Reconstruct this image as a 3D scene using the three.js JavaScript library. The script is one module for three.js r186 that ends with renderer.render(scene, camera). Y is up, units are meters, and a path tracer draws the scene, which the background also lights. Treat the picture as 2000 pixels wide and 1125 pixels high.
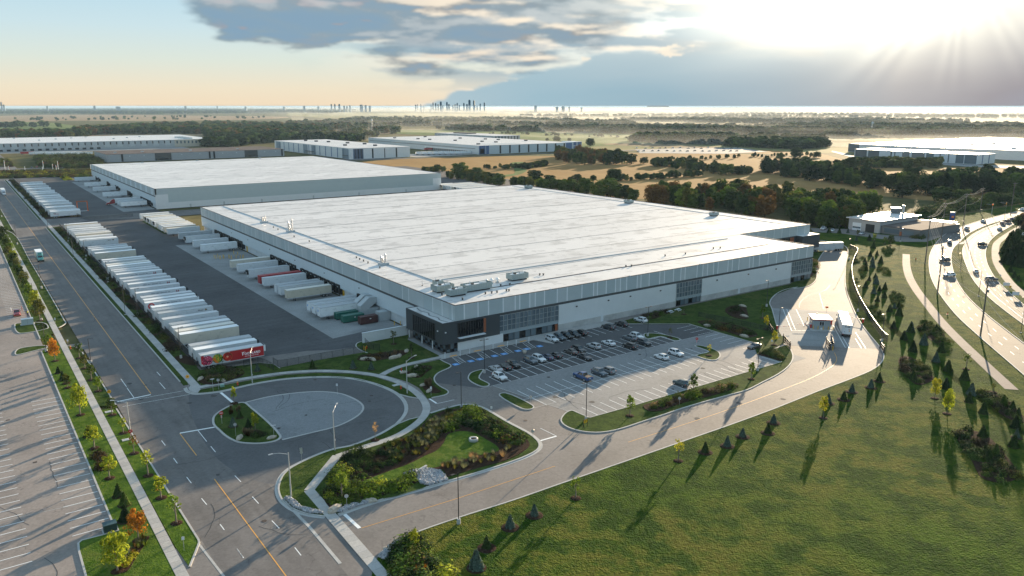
import * as THREE from 'three';
import { mergeGeometries } from 'three/addons/utils/BufferGeometryUtils.js';
import { MarchingCubes } from 'three/addons/objects/MarchingCubes.js';

// ------------------------------------------------------------ camera, sky, sun, exposure
const EYE = 66, FOC = 1535, CX = 1000, CY = 562.5, HZ = 207;
const PITCH = Math.atan((CY - HZ) / FOC), YAW = Math.atan(1118 * Math.cos(PITCH) / FOC);
const scene = new THREE.Scene();
const camera = new THREE.PerspectiveCamera(2 * Math.atan(CY / FOC) * 180 / Math.PI, 2000 / 1125, 1, 60000);
const FW = new THREE.Vector3(Math.sin(YAW) * Math.cos(PITCH), -Math.sin(PITCH), -Math.cos(YAW) * Math.cos(PITCH));
camera.position.set(0, EYE, 0);
camera.lookAt(FW.x, EYE + FW.y, FW.z);
scene.add(camera);
const renderer = new THREE.WebGLRenderer({ antialias: true });
renderer.toneMapping = THREE.LinearToneMapping;
renderer.toneMappingExposure = 3.05;
renderer.shadowMap.enabled = true;
const SUN_EL = 8.3 * Math.PI / 180, SUN = new THREE.Vector3(0.886 * Math.cos(SUN_EL), Math.sin(SUN_EL), -0.463 * Math.cos(SUN_EL)).normalize();
const sun = new THREE.DirectionalLight(new THREE.Color().setRGB(1, 0.79, 0.54), 5);
sun.position.copy(SUN).multiplyScalar(900).add(new THREE.Vector3(150, 0, -250));
sun.target.position.set(150, 0, -250);
sun.castShadow = true; sun.shadow.radius = 1; sun.shadow.mapSize.set(4096, 4096);
Object.assign(sun.shadow.camera, { left: -500, right: 500, top: 400, bottom: -400, near: 1, far: 2500 });
scene.add(sun, sun.target);

// ------------------------------------------------------------ numbers
let seed = 7;
const rnd = () => { seed = (seed * 1664525 + 1013904223) >>> 0; return seed / 4294967296; };
const rr = (a, b) => a + (b - a) * rnd();
const cl = (x, a = 0, b = 1) => Math.min(b, Math.max(a, x));
const ss = (a, b, x) => { const t = cl((x - a) / (b - a)); return t * t * (3 - 2 * t); };
const mix = (a, b, t) => a + (b - a) * t;
const mix3 = (a, b, t) => [mix(a[0], b[0], t), mix(a[1], b[1], t), mix(a[2], b[2], t)];
const lin = (c) => c.map((x) => { x /= 255; return x <= 0.04045 ? x / 12.92 : ((x + 0.055) / 1.055) ** 2.4; });
const hash = (x, y, s) => { let h = (x * 374761393 + y * 668265263 + s * 982451653) | 0; h = Math.imul(h ^ (h >>> 13), 1274126177); return ((h ^ (h >>> 16)) >>> 0) / 4294967296; };
function vn(x, y, p, s) {                       // value noise, period p cells
  const x0 = Math.floor(x), y0 = Math.floor(y), fx = x - x0, fy = y - y0, u = fx * fx * (3 - 2 * fx), v = fy * fy * (3 - 2 * fy);
  const w = (a) => ((a % p) + p) % p, X = w(x0), X1 = w(x0 + 1), Y = w(y0), Y1 = w(y0 + 1);
  return mix(mix(hash(X, Y, s), hash(X1, Y, s), u), mix(hash(X, Y1, s), hash(X1, Y1, s), u), v);
}
function fbm(u, v, p, oct, s = 1, g = 0.5) { let a = 1, t = 0, n = 0; for (let i = 0; i < oct; i++) { t += a * vn(u * p, v * p, p, s + i); n += a; a *= g; p *= 2; } return t / n; }

// ------------------------------------------------------------ the sky: clear to the left, a dark cloud bank over the middle, a grey shelf under a glare to the right
function skyLin(az, el) {                        // az, el in radians from the camera's heading and the horizon
  const e = el * 180 / Math.PI, a = az * 180 / Math.PI, px = 1000 + (Math.abs(a) < 50 ? 1575 * Math.tan(az) : Math.sign(a) * (1877 + (Math.abs(a) - 50) * 50)), py = HZ - 1590 * Math.tan(Math.min(el, 1.35));
  const n1 = (X, Y, s, o = 4) => { let t = 0, n = 0, am = 1, f = 1; for (let i = 0; i < o; i++) { t += am * vn(X * f, Y * f, 4096, s + i); n += am; am *= 0.52; f *= 2; } return t / n; };
  const lerps = (tab, x) => { if (x <= tab[0][0]) return tab[0][1]; for (let i = 1; i < tab.length; i++) if (x < tab[i][0]) { const t = (x - tab[i - 1][0]) / (tab[i][0] - tab[i - 1][0]), A = tab[i - 1][1], B = tab[i][1]; return Array.isArray(A) ? mix3(A, B, t) : mix(A, B, t); } return tab[tab.length - 1][1]; };
  let c = lerps([[0, lin([243, 222, 192])], [1.2, lin([240, 228, 202])], [3, lin([222, 231, 220])], [5, lin([205, 228, 234])], [8, lin([182, 218, 236])], [22, lin([158, 200, 228])], [60, lin([140, 185, 220])]], e);
  const right = ss(700, 1500, px) * (1 - ss(3600, 4600, px));
  c = mix3(c, lin([236, 236, 232]), 0.8 * right * (1 - ss(9, 40, e)));
  const X = px / 150, Y = py / 34, w = n1(X * 0.5 + 3, Y * 0.5, 91, 3) - 0.5;
  // bright ragged layer between the two masses
  const band = ss(560, 900, px) * (1 - ss(2600, 3400, px)) * (1 - ss(14, 26, e));
  const lay = n1(X * 1.1 + w * 1.2, Y * 1.6 - X * 0.4 + w, 17, 7);
  const up = ss(215, 120, py + (1200 - Math.min(px, 1200)) * 0.05);
  c = mix3(c, lin([252, 240, 222]), band * up * ss(0.4, 0.58, lay) * 0.9);
  c = mix3(c, lin([132, 164, 184]), band * up * ss(0.43, 0.6, n1(X * 1.1 + 9 + w, Y * 1.7 - X * 0.4, 23, 7)) * 0.92 * (1 - ss(1250, 1500, px)));
  // grey shelf on the right
  const yB = lerps([[780, 208], [860, 188], [950, 164], [1080, 140], [1200, 108], [1400, 84], [1600, 96], [1760, 84], [1900, 30], [2050, -60], [2300, -120], [3000, -60]], px);
  const edge = mix(10, 80, ss(1150, 1700, px)), shelf = ss(yB - edge * 0.5, yB + edge * 0.7, py + (n1(X * 1.6, Y * 1.4, 51, 5) - 0.5) * mix(50, 26, ss(1300, 1700, px))) * ss(800, 860, px + (py - 200) * 2) * (1 - ss(3200, 4300, px));
  const sc = mix3(lerps([[850, lin([172, 197, 208])], [1050, lin([158, 189, 203])], [1300, lin([150, 180, 195])], [1500, lin([158, 177, 189])], [1750, lin([176, 174, 176])], [2000, lin([150, 146, 154])], [2600, lin([165, 170, 180])]], px), lin([205, 212, 212]), 0.35 * ss(190, 60, py) + 0.25 * (n1(X * 0.5, Y * 0.9, 61, 4) - 0.5));
  c = mix3(c, sc, shelf * 0.97);
  if (shelf < 0.7 && shelf > 0.12 && px < 1350) c = mix3(c, lin([255, 238, 214]), 0.75 * ss(0.45, 0.62, n1(X * 2.2, Y * 1.6, 71, 4)));
  // dark bank
  const yA = lerps([[320, -60], [360, 26], [450, 58], [560, 80], [740, 104], [830, 112], [1000, 108], [1150, 92], [1260, 56], [1330, -20]], px);
  const nA = n1(X * 1.3 + w * 0.8, Y * 1.15 + w, 31, 7), bank = ss(20, -16, py - yA + (nA - 0.5) * 125) * ss(330, 420, px + (nA - 0.5) * 120) * (1 - ss(1150, 1330, px)) * (1 - ss(11, 17, e));
  const hole = ss(0.5, 0.68, n1(X * 1.05 + 5, Y * 1.5 + w, 43, 7)) * ss(520, 900, px);
  const q = n1(X * 1.5 + w, Y * 1.5 + w, 37, 7), dk = mix3(mix3(lin([62, 92, 118]), lin([122, 146, 163]), ss(0.34, 0.62, q)), lin([190, 198, 202]), 0.7 * ss(0.55, 0.75, q));
  c = mix3(c, mix3(dk, lin([252, 236, 214]), hole * 0.9), bank * 0.95);
  // wisps at left
  c = mix3(c, lin([205, 196, 196]), 0.5 * ss(0.66, 0.76, n1(X * 1.7, Y * 1.8, 81, 4)) * ss(400, 480, px) * (1 - ss(700, 800, px)) * ss(110, 60, py));
  // thin cloud higher up, out of frame
  c = mix3(c, mix3(lin([222, 224, 226]), lin([180, 190, 200]), n1(X * 0.3, e * 0.15, 57, 3)), 0.45 * ss(9, 15, e) * ss(0.42, 0.66, n1(a * 0.05 + 40, e * 0.09, 66, 5)));
  // glare of the veiled sun and its rays
  const dx = (px - 1740) / 330, dy = (py - 5) / 105, gl = Math.exp(-(dx * dx + dy * dy)), gw = Math.exp(-(((px - 1600) / 620) ** 2) - ((py + 40) / 130) ** 2);
  const ang = Math.atan2(px - 1850, py + 30), ray = 0.5 + 0.5 * Math.sin(ang * 26 + 2 * Math.sin(ang * 9));
  const g = 0.9 * gl + 0.42 * gw + 0.2 * ray * Math.exp(-(((px - 1640) / 330) ** 2)) * ss(205, 60, py) * ss(-30, 60, py);
  c = [c[0] + g * 1.0, c[1] + g * 0.92, c[2] + g * 0.7];
  return c;
}
{
  const W = 4096, Hh = 2048, d = new Float32Array(W * Hh * 4), head = Math.atan2(FW.z, FW.x), K = 1 / renderer.toneMappingExposure;
  for (let r = 0; r < Hh; r++) {
    const el = ((r + 0.5) / Hh - 0.5) * Math.PI;
    if (el < -0.004) { for (let x = 0; x < W; x++) { const o = (r * W + x) * 4; d[o] = 0.1; d[o + 1] = 0.1; d[o + 2] = 0.09; d[o + 3] = 1; } continue; }
    const high = el > 0.16, skip = el > 0.5 ? 16 : high ? 8 : 1;
    if (high && r % skip) { d.copyWithin(r * W * 4, (r - 1) * W * 4, r * W * 4); continue; }
    for (let x = 0; x < W;) {
      let az = (x / W - 0.5) * 2 * Math.PI - head;
      az = Math.atan2(Math.sin(az), Math.cos(az));
      const step = high ? 16 : Math.abs(az) > 0.75 ? 8 : 1, c = skyLin(az + step * Math.PI / W, Math.max(0.0001, el));
      for (let k = 0; k < step && x < W; k++, x++) { const o = (r * W + x) * 4; d[o] = c[0] * K; d[o + 1] = c[1] * K; d[o + 2] = c[2] * K; d[o + 3] = 1; }
    }
  }
  const t = new THREE.DataTexture(d, W, Hh, THREE.RGBAFormat, THREE.FloatType);
  t.mapping = THREE.EquirectangularReflectionMapping; t.magFilter = THREE.LinearFilter; t.needsUpdate = true;
  scene.background = t; scene.environment = t;
}
scene.fog = new THREE.FogExp2(new THREE.Color().setRGB(0.55, 0.78, 1.0), 0.00004);

// ------------------------------------------------------------ places: a point of the photograph (2000 x 1125) laid on the plane y = h; site axes: x along the front, z along the street
const RT = new THREE.Vector3(Math.cos(YAW), 0, Math.sin(YAW)), UPV = new THREE.Vector3().crossVectors(RT, FW);
function P(x, y, h = 0) {
  const d = FW.clone().multiplyScalar(FOC).addScaledVector(RT, x - CX).addScaledVector(UPV, CY - y), t = (h - EYE) / d.y;
  return new THREE.Vector3(d.x * t, h, d.z * t);
}
const frame = (ox, oy, s) => (pts, h = 0) => pts.map(([x, y]) => { const q = P(ox + x / s, oy + y / s, h); return [q.x, q.z]; });
const fA = frame(0, 180, 2.857), fB = frame(0, 400, 2.96), fC = frame(0, 740, 2.922), fD = frame(380, 340, 2.8115), fE = frame(380, 640, 2.679), fF = frame(780, 560, 3.31), fG = frame(1180, 560, 3.309), fH = frame(1560, 360, 3.125),
  fI = frame(540, 180, 2.857), fJ = frame(1180, 200, 2.439), fK = frame(1500, 640, 2.32), fL = frame(700, 860, 3.333), fM = frame(780, 480, 2.3256), fN = frame(1300, 660, 3.308), fO = frame(300, 720, 3.125), fP = frame(1500, 560, 5.623),
  fQ = frame(1100, 640, 4.348), fR = frame(940, 640, 7.03), fW = frame(570, 550, 7.5), fT = frame(600, 770, 4.348), fU = frame(640, 630, 7.5), fX = frame(0, 0, 1), f5 = frame(820, 240, 4.762), f6 = frame(1640, 240, 5.556), f8 = frame(1820, 480, 5.622), f7 = frame(1780, 360, 7.03);
function heightAt([x, z], py) {                  // how tall an upright at (x, z) is whose top is seen at row py
  let lo = 0, hi = 300;
  for (let i = 0; i < 40; i++) { const m = (lo + hi) / 2, d = new THREE.Vector3(x, m - EYE, z), y = CY - FOC * d.dot(UPV) / d.dot(FW); if (y > py) lo = m; else hi = m; }
  return lo;
}

// ------------------------------------------------------------ names, things, geometry
const used = {};
const numbered = (n) => { const k = used[n] = (used[n] ?? -1) + 1; return k ? n + '_' + String(k).padStart(3, '0') : n; };
const tag = (o, label, category, group) => { o.userData = { label, category }; if (group) o.userData.group = group; return o; };
function thing(name, label, category, [x, y, z] = [0, 0, 0], turn = 0, group) {
  const o = new THREE.Group(); o.name = numbered(name); o.position.set(x, y, z); o.rotation.y = turn; scene.add(o);
  return tag(o, label, category, group);
}
function part(name, geo, mat, parent) { const m = new THREE.Mesh(geo, mat); m.name = name; m.castShadow = m.receiveShadow = true; parent.add(m); return m; }
function struct(name, geo, mat) { const m = part(numbered(name), geo, mat, scene); m.userData = { kind: 'structure' }; return m; }
function stuff(name, label, category, geo, mat) { const m = part(numbered(name), geo, mat, scene); m.userData = { kind: 'stuff', label, category }; return m; }
function copy(root, [x, y, z], turn = 0, label, s = 1, group) {
  const r = root.clone(); r.name = numbered(root.name.replace(/_\d{3}$/, '')); r.position.set(x, y, z); r.rotation.y = turn; r.scale.setScalar(s); scene.add(r);
  r.userData = { ...root.userData }; if (label) r.userData.label = label; if (group) r.userData.group = group;
  return r;
}
const ORD = ['first', 'second', 'third', 'fourth', 'fifth', 'sixth', 'seventh', 'eighth', 'ninth', 'tenth', 'eleventh', 'twelfth'];
const ord = (i) => ORD[i] ?? (i + 1) + (((i + 1) % 100 > 10 && (i + 1) % 100 < 14) ? 'th' : ['th', 'st', 'nd', 'rd'][(i + 1) % 10] ?? 'th');
const merge = (l) => { const q = l.map((g) => g.index ? g.toNonIndexed() : g); for (const g of q) for (const k of Object.keys(g.attributes)) if (!['position', 'normal', 'uv'].includes(k)) g.deleteAttribute(k); return q.length === 1 ? q[0] : mergeGeometries(q); };
function metre(g) {                              // uv in metres by the dominant axis of the normal
  if (g.index) g = g.toNonIndexed();
  const p = g.attributes.position, n = g.attributes.normal, uv = new Float32Array(p.count * 2);
  for (let i = 0; i < p.count; i++) {
    const ax = Math.abs(n.getX(i)), ay = Math.abs(n.getY(i)), az = Math.abs(n.getZ(i));
    const [a, b] = ay >= ax && ay >= az ? [p.getX(i), p.getZ(i)] : ax >= az ? [p.getZ(i), p.getY(i)] : [p.getX(i), p.getY(i)];
    uv[i * 2] = a; uv[i * 2 + 1] = b;
  }
  g.setAttribute('uv', new THREE.BufferAttribute(uv, 2)); return g;
}
const box = (w, h, d, x = 0, y = 0, z = 0) => metre(new THREE.BoxGeometry(w, h, d).translate(x, y, z));      // centre
const boxAt = (x0, x1, y0, y1, z0, z1) => box(x1 - x0, y1 - y0, z1 - z0, (x0 + x1) / 2, (y0 + y1) / 2, (z0 + z1) / 2);
const cyl = (r0, r1, h, x = 0, y = 0, z = 0, n = 10) => new THREE.CylinderGeometry(r1, r0, h, n).translate(x, y + h / 2, z).toNonIndexed();   // base at y
function rod(a, b, r, n = 6, r1 = r) {
  const A = new THREE.Vector3(...a), B = new THREE.Vector3(...b), d = B.clone().sub(A), g = new THREE.CylinderGeometry(r1, r, d.length(), n);
  g.applyQuaternion(new THREE.Quaternion().setFromUnitVectors(new THREE.Vector3(0, 1, 0), d.clone().normalize())); g.translate((A.x + B.x) / 2, (A.y + B.y) / 2, (A.z + B.z) / 2); return g.toNonIndexed();
}
const smooth = (pts, closed = false, k = 5) => new THREE.CatmullRomCurve3(pts.map(([x, z]) => new THREE.Vector3(x, 0, z)), closed, 'centripetal').getPoints(pts.length * k).slice(0, closed ? -1 : undefined).map((p) => [p.x, p.z]);
function tri(list, uvs) { const g = new THREE.BufferGeometry(); g.setAttribute('position', new THREE.BufferAttribute(new Float32Array(list), 3)); g.computeVertexNormals(); return g; }
const area = (p) => p.reduce((s, [x, z], i) => { const [X, Z] = p[(i + 1) % p.length]; return s + x * Z - X * z; }, 0);
function slab(pts, y1, y0 = null, holes = []) {  // flat sheet with an outline, and a rim down to y0
  const shape = new THREE.Shape(pts.map(([x, z]) => new THREE.Vector2(x, -z)));
  for (const h of holes) shape.holes.push(new THREE.Path(h.map(([x, z]) => new THREE.Vector2(x, -z))));
  const list = [metre(new THREE.ShapeGeometry(shape).rotateX(-Math.PI / 2).translate(0, y1, 0))];
  if (y0 !== null) for (const loop of [pts, ...holes]) {
    const v = []; loop.forEach(([x, z], i) => { const [X, Z] = loop[(i + 1) % loop.length]; v.push(x, y0, z, X, y0, Z, X, y1, Z, x, y0, z, X, y1, Z, x, y1, z); });
    list.push(metre(tri(v)));
  }
  return merge(list);
}
function offset(pts, closed, d) {
  return pts.map(([x, z], i) => {
    const a = pts[closed ? (i - 1 + pts.length) % pts.length : Math.max(0, i - 1)], b = pts[closed ? (i + 1) % pts.length : Math.min(pts.length - 1, i + 1)];
    let tx = b[0] - a[0], tz = b[1] - a[1]; const l = Math.hypot(tx, tz) || 1; tx /= l; tz /= l;
    return [x - tz * d, z + tx * d];
  });
}
function ribbon(pts, w, y1, y0 = null, closed = false) {   // a strip of width w along a line
  const L = offset(pts, closed, -w / 2), R = offset(pts, closed, w / 2), v = [], n = pts.length, m = closed ? n : n - 1;
  const quad = (a, ya, b, yb, c, yc, d, yd) => v.push(a[0], ya, a[1], b[0], yb, b[1], c[0], yc, c[1], a[0], ya, a[1], c[0], yc, c[1], d[0], yd, d[1]);
  for (let i = 0; i < m; i++) {
    const j = (i + 1) % n;
    quad(L[i], y1, R[i], y1, R[j], y1, L[j], y1);
    if (y0 !== null) { quad(L[i], y0, L[i], y1, L[j], y1, L[j], y0); quad(R[i], y1, R[i], y0, R[j], y0, R[j], y1); }
  }
  return metre(tri(v));
}

// ------------------------------------------------------------ materials
function dtex(n, fn, metres, srgb = true) {
  const d = new Uint8Array(n * n * 4), enc = (x) => Math.round(255 * (srgb ? (x <= 0.0031308 ? 12.92 * x : 1.055 * cl(x) ** (1 / 2.4) - 0.055) : cl(x)));
  for (let y = 0; y < n; y++) for (let x = 0; x < n; x++) { const c = fn(x / n, y / n), o = (y * n + x) * 4; d[o] = enc(c[0]); d[o + 1] = enc(c[1]); d[o + 2] = enc(c[2]); d[o + 3] = 255; }
  const t = new THREE.DataTexture(d, n, n); t.wrapS = t.wrapT = THREE.RepeatWrapping; t.magFilter = THREE.LinearFilter; t.minFilter = THREE.LinearMipmapLinearFilter; t.generateMipmaps = true;
  if (srgb) t.colorSpace = THREE.SRGBColorSpace; t.repeat.set(1 / metres, 1 / metres); t.needsUpdate = true; return t;
}
const mul = (c, k) => [c[0] * k, c[1] * k, c[2] * k];
const rgb = (c) => new THREE.Color().setRGB(...c);
const mat = (c, rough = 0.8, o = {}) => new THREE.MeshStandardMaterial({ color: rgb(c), roughness: rough, ...o });
const grain = dtex(256, (u, v) => { const k = fbm(u, v, 64, 2, 5); return [k, k, k]; }, 3, false);
function paved(c, metres, cfg = {}) {            // asphalt or concrete: slow tone, blotches, seams of repair, grain
  const { slow = 0.22, fine = 0.16, s = 1, cracks = 0, dir = 0 } = cfg;
  return dtex(cfg.n ?? 512, (u, v) => {
    let k = 1 + slow * (fbm(u, v, 4, 4, s) - 0.5) * 2 + fine * (fbm(u, v, 128, 2, s + 9, 0.8) - 0.5) * 2;
    k *= 1 - 0.1 * ss(0.58, 0.72, fbm(u, v, 9, 4, s + 20));
    if (dir) k *= 1 + 0.09 * (vn((dir > 0 ? u : v) * 64, (dir > 0 ? v : u) * 3, 192, s + 31) - 0.5) * 2;
    if (cracks) { const q = Math.abs(fbm(u, v, 6, 5, s + 40) - 0.5); k *= 1 - cracks * (1 - ss(0.002, 0.007, q)); }
    return [c[0] * k, c[1] * k * (1 - 0.01 * (fbm(u, v, 5, 2, s + 3) - 0.5)), c[2] * k];
  }, metres);
}
const tm = (map, rough = 0.9, o = {}) => new THREE.MeshPhysicalMaterial({ map, roughness: rough, specularIntensity: rough >= 0.9 ? 0.04 : rough > 0.7 ? 0.3 : 1, ...o });
const M = {
  street: tm(paved([0.168, 0.154, 0.146], 46, { n: 1024, s: 3, cracks: 0.25, dir: 1 }), 0.78, { bumpMap: grain, bumpScale: 0.006 }),
  drive: tm(paved([0.2, 0.18, 0.166], 52, { s: 11, cracks: 0.2 }), 0.78, { bumpMap: grain, bumpScale: 0.006 }),
  circle: tm(paved([0.13, 0.127, 0.128], 40, { s: 13, slow: 0.2 }), 0.8),
  yard: tm(paved([0.088, 0.087, 0.09], 60, { s: 17, cracks: 0.2, dir: -1, slow: 0.3 }), 0.8),
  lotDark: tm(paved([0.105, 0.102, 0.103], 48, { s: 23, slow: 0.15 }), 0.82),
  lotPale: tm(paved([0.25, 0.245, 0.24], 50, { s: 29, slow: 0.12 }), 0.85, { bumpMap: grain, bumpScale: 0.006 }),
  lotLeft: tm(paved([0.29, 0.248, 0.222], 44, { s: 31, cracks: 0.3, slow: 0.2 }), 0.8, { bumpMap: grain, bumpScale: 0.006 }),
  highway: tm(paved([0.15, 0.138, 0.125], 50, { s: 37, cracks: 0.35, slow: 0.2 }), 0.8, { specularIntensity: 0.35 }),
  slab: tm(paved([0.27, 0.27, 0.265], 36, { s: 41, slow: 0.25 }), 0.85),
  walk: tm(paved([0.42, 0.405, 0.385], 22, { s: 43, slow: 0.12 }), 0.85),
  paleDisc: tm(paved([0.235, 0.24, 0.245], 24, { s: 47, slow: 0.06, fine: 0.24 }), 0.88),
  kerb: tm(paved([0.46, 0.445, 0.42], 9, { s: 53, slow: 0.12 }), 0.8),
  path: tm(paved([0.2, 0.175, 0.165], 30, { s: 59 }), 0.85),
  line: mat([0.84, 0.84, 0.82], 0.6), yellow: mat([0.75, 0.36, 0.06], 0.6), blue: mat([0.09, 0.32, 0.68], 0.6), tactile: mat([0.85, 0.36, 0.03], 0.6),
};
const grassBump = dtex(512, (u, v) => { const k = 0.6 * fbm(u, v, 24, 3, 3, 0.75) + 0.4 * vn(u * 70, v * 70, 70, 8); return [k, k, k]; }, 11, false);
const grassMap = (c0, c1, c2, metres, s, n = 512) => dtex(n, (u, v) => {
  const a = fbm(u, v, 3, 5, s), b = fbm(u, v, 26, 4, s + 7, 0.65), d = vn(u * 260, v * 260, 260, s + 15);
  return mul(mix3(mix3(c0, c1, ss(0.3, 0.7, b)), c2, ss(0.52, 0.75, a) * ss(0.4, 0.7, b) * 0.8), 0.74 + 0.52 * d);
}, metres);
M.lawn = tm(grassMap([0.025, 0.054, 0.006], [0.055, 0.094, 0.009], [0.105, 0.1, 0.018], 96, 5, 1024), 0.95, { bumpMap: grassBump, bumpScale: 0.26 });
M.turf = tm(grassMap([0.035, 0.06, 0.013], [0.062, 0.094, 0.02], [0.085, 0.09, 0.03], 40, 25), 0.95, { bumpMap: grassBump, bumpScale: 0.07 });
M.swale = tm(grassMap([0.05, 0.095, 0.012], [0.095, 0.15, 0.02], [0.1, 0.125, 0.025], 30, 35), 0.95, { bumpMap: grassBump, bumpScale: 0.07 });
M.mulch = tm(dtex(512, (u, v) => mul(mix3([0.026, 0.016, 0.011], [0.065, 0.038, 0.026], fbm(u, v, 60, 3, 4, 0.8)), 0.8 + 0.4 * fbm(u, v, 5, 3, 9)), 9), 0.95, { bumpMap: grassBump, bumpScale: 0.12 });
M.earth = tm(grassMap([0.09, 0.085, 0.035], [0.16, 0.13, 0.055], [0.1, 0.11, 0.04], 900, 45), 0.95);
M.rough = tm(grassMap([0.05, 0.055, 0.02], [0.1, 0.095, 0.032], [0.13, 0.1, 0.04], 70, 55), 0.95, { bumpMap: grassBump, bumpScale: 0.3 });
M.gold = tm(dtex(512, (u, v) => mul(mix3([0.3, 0.17, 0.062], [0.4, 0.25, 0.1], fbm(u, v, 5, 5, 2)), 0.86 + 0.28 * vn(u * 200, v * 6, 1200, 6) * (0.6 + 0.4 * fbm(u, v, 16, 3, 8))), 210), 0.95);
M.paleField = tm(dtex(512, (u, v) => mul(mix3([0.16, 0.17, 0.06], [0.3, 0.24, 0.11], fbm(u, v, 4, 5, 12)), 0.85 + 0.3 * fbm(u, v, 40, 2, 3)), 500), 0.95);
M.greenField = tm(dtex(512, (u, v) => mul(mix3([0.1, 0.15, 0.045], [0.2, 0.22, 0.08], fbm(u, v, 4, 5, 22)), 0.85 + 0.3 * fbm(u, v, 40, 2, 4)), 400), 0.95);
M.tanField = tm(dtex(512, (u, v) => mul(mix3([0.26, 0.18, 0.1], [0.36, 0.26, 0.16], fbm(u, v, 4, 5, 32)), 0.9 + 0.2 * fbm(u, v, 40, 2, 5)), 500), 0.95);
// ------------------------------------------------------------ ground, roads, lots, lawns
const R4 = (x0, x1, z0, z1) => [[x0, z0], [x1, z0], [x1, z1], [x0, z1]];
struct('terrain', slab(R4(-26000, 42000, -42000, 3000), -0.35), M.earth);
const meadow = (n, pts, m, y) => struct(n, slab(pts, y), m);
// fields beyond the site
meadow('stubble_field', smooth(fX([[690, 318], [880, 306], [1100, 304], [1190, 301], [1260, 298], [1420, 299], [1560, 308], [1700, 324], [1800, 330], [1900, 326], [2100, 336], [2100, 402], [1900, 396], [1780, 388], [1640, 375], [1500, 378], [1250, 388], [1120, 372], [1000, 362], [900, 352], [850, 338]]), true, 3), M.gold, -0.3);
meadow('stubble_field', smooth(fX([[1240, 287], [1400, 286], [1560, 294], [1660, 318], [1560, 305], [1420, 297], [1260, 296]]), true, 3), M.gold, -0.29);
meadow('meadow', smooth(fX([[760, 254], [1240, 258], [1300, 272], [1280, 284], [1140, 292], [1130, 284], [900, 262], [830, 264]]), true, 3), M.greenField, -0.28);
meadow('meadow', smooth(fX([[1140, 300], [1180, 284], [1460, 284], [1700, 290], [1660, 300], [1460, 292], [1260, 292]]), true, 3), M.paleField, -0.27);
meadow('stubble_field', smooth(fX([[1175, 281], [1235, 279], [1400, 287], [1370, 289], [1240, 285]]), true, 3), M.tanField, -0.26);
meadow('stubble_field', smooth(fX([[560, 262], [700, 256], [770, 258], [700, 266], [600, 270]]), true, 3), M.tanField, -0.28);
meadow('stubble_field', smooth(fX([[0, 226], [150, 224], [420, 226], [560, 228], [480, 234], [300, 236], [120, 236], [0, 240]]), true, 3), M.tanField, -0.27);
meadow('meadow', smooth(fX([[-60, 238], [60, 238], [150, 246], [200, 252], [90, 256], [-60, 256]]), true, 3), M.greenField, -0.26);
meadow('stubble_field', smooth(fX([[20, 266], [150, 263], [300, 262], [420, 261], [420, 268], [200, 270], [20, 272]]), true, 3), M.tanField, -0.28);
meadow('stubble_field', smooth(fX([[600, 219], [800, 221], [1050, 224], [1000, 229], [800, 232], [620, 230]]), true, 3), M.paleField, -0.27);
meadow('stubble_field', smooth(fX([[1040, 232], [1300, 228], [1600, 232], [2000, 236], [2000, 246], [1500, 240], [1200, 240]]), true, 3), M.paleField, -0.26);
meadow('drainage_grass', smooth(f5([[860, 365], [960, 360], [930, 385], [905, 410], [990, 432], [960, 465], [860, 492], [770, 500], [790, 482], [870, 470], [880, 440], [870, 410]]), true, 3), M.greenField, -0.2);
// north end: crossing street and scrub
struct('scrub_ground', slab(R4(-40, 330, -1120, -872), -0.2), M.rough);
struct('cross_street', slab(R4(-200, 420, -1012, -994), -0.1), M.street);
struct('cross_street', slab(R4(-120, 108, -872, -852), -0.02), M.street);
struct('avenue', slab(R4(24, 60, -1380, -1012), -0.1), M.street);
struct('truck_court', slab(R4(-300, 320, -1402, -1340), -0.12), M.slab);
struct('business_road', slab([[520, -915], [800, -900], [1000, -900], [1000, -886], [800, -886], [420, -918], [380, -940], [390, -960]], -0.1), M.street);
struct('truck_court', slab([[505, -1000], [592, -1000], [600, -935], [505, -930]], -0.1), M.slab);
struct('business_road', slab(f6([[-80, 300], [60, 330], [300, 392], [1000, 425], [1500, 455], [2100, 470], [2100, 500], [1400, 475], [900, 440], [300, 410], [40, 350], [-90, 312]]), -0.1), M.slab);
struct('distant_car_park', slab(fX([[1240, 291], [1440, 288], [1500, 296], [1420, 300], [1250, 299]]), -0.12), M.slab);

// base asphalt
struct('driveway', slab([[38, 40], [38, -206], [60, -206], [100, -205], [270, -205], [276, -330], [345, -330], [335, -190], [260, -60], [60, 40]], -0.004), M.drive);
struct('street', slab(R4(23.9, 39.2, -856, 60), 0), M.street);
const yard = struct('truck_yard', slab([[46, -206.6], [46, -870], [88, -870], [107, -850], [107, -205], [98.5, -197.5], [88, -197.5], [80.5, -199], [74, -202.4]], 0.0), M.yard);
const dock = struct('dock_apron', slab([[84.6, -402], [84.6, -209.4], [95, -211], [107.2, -205.5], [107.2, -442], [98, -402]], 0.006), M.slab);
struct('dock_apron', slab([[87, -800], [87, -552], [90.8, -552], [107, -556], [107, -812]], 0.006), M.slab);
struct('gravel_strip', slab(R4(88, 107, -500, -443), 0.004), M.turf);
struct('service_lane', slab([[60, -545], [60, -524], [107, -512], [330, -512], [330, -536], [107, -540]], 0.008), M.street);
struct('rear_yard', slab(R4(322, 420, -800, -450), -0.02), M.yard);
struct('lot_entrance', slab(fX([[69, 425], [160, 424], [175, 430], [100, 445], [92, 448]]), 0.012), M.street);
struct('side_lot', slab(R4(-160, 15, -470, 40), 0), M.lotLeft);
struct('lot_entrance', slab(R4(13.5, 24.5, -247, -240), 0.004), M.drive);
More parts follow.
